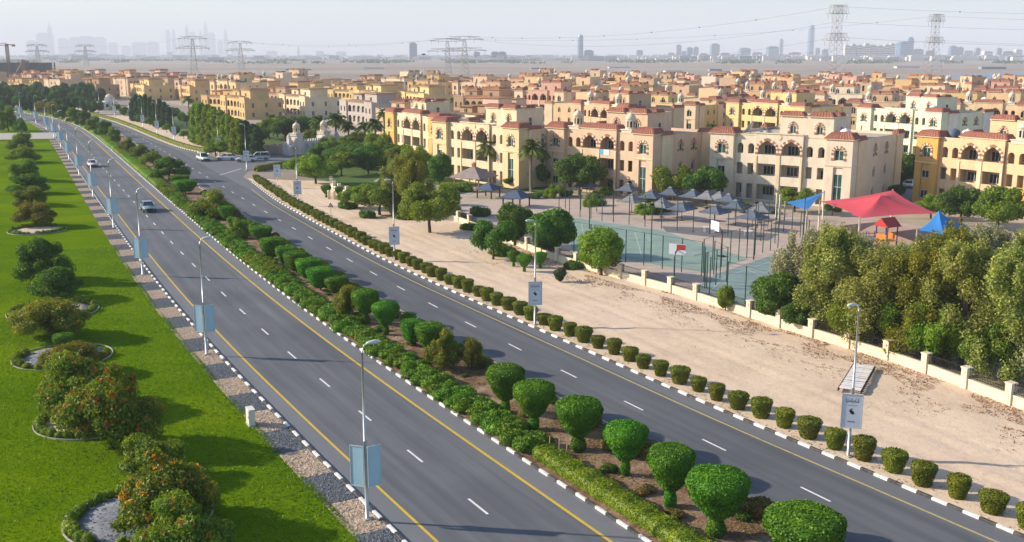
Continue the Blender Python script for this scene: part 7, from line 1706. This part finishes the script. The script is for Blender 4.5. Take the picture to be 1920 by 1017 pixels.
# --- far towers in the haze
TW = [  # photo x, top y, width px, distance, style
    (97, 42, 9, 11500, 's'), (84, 62, 20, 11500, 'b'), (62, 76, 16, 11200, 'b'), (121, 72, 16, 11500, 'b'), (144, 70, 18, 11400, 'b'), (166, 68, 26, 11600, 'b'), (190, 70, 18, 11500, 'b'), (213, 80, 14, 11500, 'b'), (237, 86, 14, 11200, 'b'), (262, 79, 22, 11500, 'b'), (288, 78, 18, 11600, 'b'), (317, 56, 7, 11800, 'b'), (328, 52, 7, 11800, 's'), (341, 74, 10, 11800, 'b'), (353, 44, 8, 12000, 's'), (363, 60, 9, 12000, 'b'), (378, 54, 6, 12000, 's'), (388, 40, 8, 12000, 's'), (399, 61, 11, 12000, 'b'), (414, 76, 9, 12000, 'b'), (425, 52, 7, 12000, 's'), (440, 84, 12, 11600, 'b'), (319, 98, 9, 7000, 'b'), (560, 86, 4, 9000, 's'), (600, 96, 14, 9000, 'b'), (640, 97, 18, 9000, 'b'), (510, 96, 18, 9500, 'b'),
    (775, 80, 14, 3900, 'g'), (894, 97, 11, 3900, 'b'), (928, 97, 13, 3700, 'g'), (942, 97, 13, 3650, 'g'), (910, 108, 9, 3700, 'b'), (1088, 66, 11, 4000, 'c'), (1104, 94, 16, 4000, 'g'), (1199, 94, 11, 5200, 'g'), (1258, 99, 11, 5200, 'b'), (1272, 84, 9, 5200, 'b'), (1284, 96, 10, 5200, 'b'), (1293, 89, 10, 4800, 'g'), (1305, 88, 8, 4800, 'b'), (1318, 100, 14, 4600, 'b'), (1340, 82, 15, 5200, 'g'), (1358, 99, 16, 5000, 'b'), (1378, 102, 14, 5000, 'b'), (1396, 90, 18, 5400, 'g'), (1420, 98, 14, 5400, 'b'), (1448, 87, 19, 5400, 'g'), (1464, 73, 6, 5600, 'b'), (1490, 98, 18, 5400, 'b'), (1519, 48, 12, 5600, 'c'), (1532, 90, 8, 5300, 'b'), (1547, 92, 9, 5300, 'b'),
    (1587, 84, 9, 4300, 'w'), (1599, 82, 9, 4300, 'w'), (1611, 84, 9, 4300, 'w'), (1624, 81, 10, 4300, 'w'), (1637, 84, 9, 4300, 'w'), (1649, 85, 9, 4300, 'w'), (1661, 83, 9, 4300, 'w'), (1672, 81, 9, 4300, 'w'), (1694, 78, 22, 4500, 'g'), (1706, 70, 9, 4600, 'g'), (1722, 92, 14, 4500, 'b'), (1744, 95, 12, 4500, 'b'), (1786, 86, 12, 4700, 'g'), (1800, 88, 9, 4700, 'b'), (1816, 95, 12, 4700, 'w'), (1832, 90, 9, 4700, 'b'), (1850, 96, 16, 4600, 'w'), (1872, 90, 9, 4700, 'b'), (1890, 96, 14, 4700, 'b'), (1908, 93, 12, 4700, 'w')]
m_tw = {'b': plain('tower_concrete', (.22, .25, .30), .7, .1, .02), 's': plain('tower_stone', (.16, .19, .25), .7, .1, .02), 'g': plain('tower_blue_glass', (.07, .16, .28), .35, .12, .02), 'c': plain('tower_steel_blue', (.12, .22, .33), .35, .1, .02), 'w': plain('tower_pale', (.60, .55, .50), .8, .08, .02)}
m_band = plain('tower_band', (.05, .07, .10), .5, .1)
TW.sort(); seen_ = {'far': 0, 'mid': 0, 'right': 0}
SN = dict(b='plain slab tower', s='slender pointed tower', g='blue glass tower', c='curved steel-blue high-rise', w='pale apartment tower')
for px, ty, w, ds, st in TW:
    grp = 'far' if ds > 6500 else ('mid' if px < 1250 else 'right'); seen_[grp] += 1; ww = w / CAM_F * ds; h = CAM_H + (100 - ty) / CAM_F * ds * math.cos(PITCH) ** 2; x = (px - 960) / CAM_F * ds * math.cos(PITCH)
    o = thing('tower', '%s on the hazy skyline, %s from the left among the %s towers' % (SN[st], nth(seen_[grp]), {'far': 'faintest left-hand', 'mid': 'central', 'right': 'right-hand'}[grp]), 'tower', (x, ds, 0), .1, 'skyline towers'); k = MB(); hw = ww / 2
    if st == 'c': k.lathe([(hw * .95, 0), (hw, h * .4), (hw * .95, h * .9), (hw * .7, h)], 16); k.tube([(0, 0, h), (0, 0, h * 1.03)], [hw * .12, .3], 5)
    elif st == 's': k.box(-hw, hw, -hw, hw, 0, h * .62); k.box(-hw * .7, hw * .7, -hw * .7, hw * .7, h * .62, h * .82); k.lathe([(hw * .6, h * .82), (hw * .35, h * .92), (.5, h)], 8)
    else:
        k.box(-hw, hw, -hw * .8, hw * .8, 0, h * .93); k.box(-hw * .75, hw * .6, -hw * .6, hw * .6, h * .93, h)
    k.build('shaft', m_tw[st], o)
    if ds < 6500:
        n = max(3, int(h / 9))
        for i in range(n) if st in 'wgb' and w > 8 else (): k = MB(); z = h * .93 * (i + .35) / n; k.box(-hw * .92, hw * .92, -hw * .8 - .3, -hw * .8 - .05, z, z + h * .93 / n * .38); k.build('window_band', m_band, o)
# low far town and tree lines: one mass each
g = random.Random(77); k = MB()
for _ in range(1100):
    d = g.uniform(3300, 6500); px = g.choice([g.uniform(-60, 1990), g.uniform(900, 1990), g.uniform(1200, 1990)]); x = (px - 960) / CAM_F * d; w, h = g.uniform(8, 30), g.uniform(5, 18); k.box(x - w, x + w, d - 8, d + 8, 0, h, g.choice([0, 0, 1, 2]))
tag(k.build('far_town', [m_tw['w'], m_tw['b'], WM['white']], None), 'low pale buildings scattered along the hazy horizon', 'town', kind='stuff')
C = []; Nn = []
for _ in range(15000):
    d = g.choice([g.uniform(2500, 2900), g.uniform(3200, 3600), g.uniform(3000, 5200)]); px = g.uniform(-60, 1990)
    if mnoise.noise((px * .012, d * .0015, 4)) < .06: continue
    C.append(((px - 960) / CAM_F * d, d, g.uniform(0, 5))); Nn.append((0, -.6, .8))
V, F = leaf_quads(np.array(C), np.array(Nn), 3.6, np.random.default_rng(2), .6, .8)
tag(put('far_treeline', np_mesh('far_treeline', V, np.concatenate([F[:, [0, 1, 2]], F[:, [0, 2, 3]]]), [f_dark])), 'dark line of scrub and trees across the far plain', 'trees', kind='stuff')
# sheds, walls and spoil heaps on the plain behind the rooftops
m_shed = plain('shed_grey', (.24, .27, .31), .8, .1, .1)
for i, (px, py, w, h) in enumerate([(1262, 136, 34, 4), (1340, 133, 24, 4), (1412, 142, 28, 5), (1448, 140, 60, 3), (1160, 128, 40, 3), (1010, 130, 30, 3), (1700, 128, 46, 4), (1860, 130, 50, 5), (700, 130, 40, 4), (560, 132, 46, 3)]):
    q = G(px, py); m = mscale(py); o = thing('plain_shed', 'long low shed on the desert plain, %s from the left' % nth([560, 700, 1010, 1160, 1262, 1340, 1412, 1448, 1700, 1860].index(px) + 1), 'shed', (*q, 0), .15, 'sheds on the plain'); k = MB(); ww = w * m / 2; k.box(-ww, ww, -5, 5, 0, h * m * .8); k.build('wall', m_shed if i % 2 else WM['white'], o); k = MB(); k.add([(-ww - .5, -6, h * m * .8), (ww + .5, -6, h * m * .8), (ww + .5, 6, h * m * .8), (-ww - .5, 6, h * m * .8), (-ww, 0, h * m), (ww, 0, h * m)], [(0, 1, 5, 4), (2, 3, 4, 5), (3, 0, 4), (1, 2, 5), (3, 2, 1, 0)]); k.build('roof', m_shed, o)
# low dark hills at the left horizon
k = MB(); n = 40; A_ = []
for i in range(n + 1): px = 60 + i * 6; d = 5200; A_.append(((px - 960) / CAM_F * d, d, 20 * max(0, math.sin(math.pi * i / n)) * (1 + .3 * math.sin(i * 1.3))))
for i in range(n): a, c = A_[i], A_[i + 1]; k.add([(a[0], a[1] - 250, 0), (c[0], c[1] - 250, 0), c, a, (a[0], a[1] + 250, 0), (c[0], c[1] + 250, 0)], [(0, 1, 2, 3), (3, 2, 5, 4)])
struct(k.build('low_hill', m_shed), 'long low dark rise on the plain at the left', 'hill')

# ================================================================ HAZE
m_haze = bpy.data.materials.new('haze_air'); m_haze.use_nodes = True; t = m_haze.node_tree
for n in list(t.nodes):
    if n.type != 'OUTPUT_MATERIAL': t.nodes.remove(n)
pv = t.nodes.new('ShaderNodeVolumePrincipled'); pv.inputs['Color'].default_value = (.80, .87, 1.0, 1); pv.inputs['Density'].default_value = 0.00016; pv.inputs['Anisotropy'].default_value = 0.0
t.links.new(pv.outputs[0], [n for n in t.nodes if n.type == 'OUTPUT_MATERIAL'][0].inputs['Volume'])
k = MB(); k.box(-S0 * .62, S0 * .62, -300, 16000, -1.2, 420); tag(k.build('haze', m_haze), 'pale dusty haze over the plain and skyline', 'haze', kind='stuff')
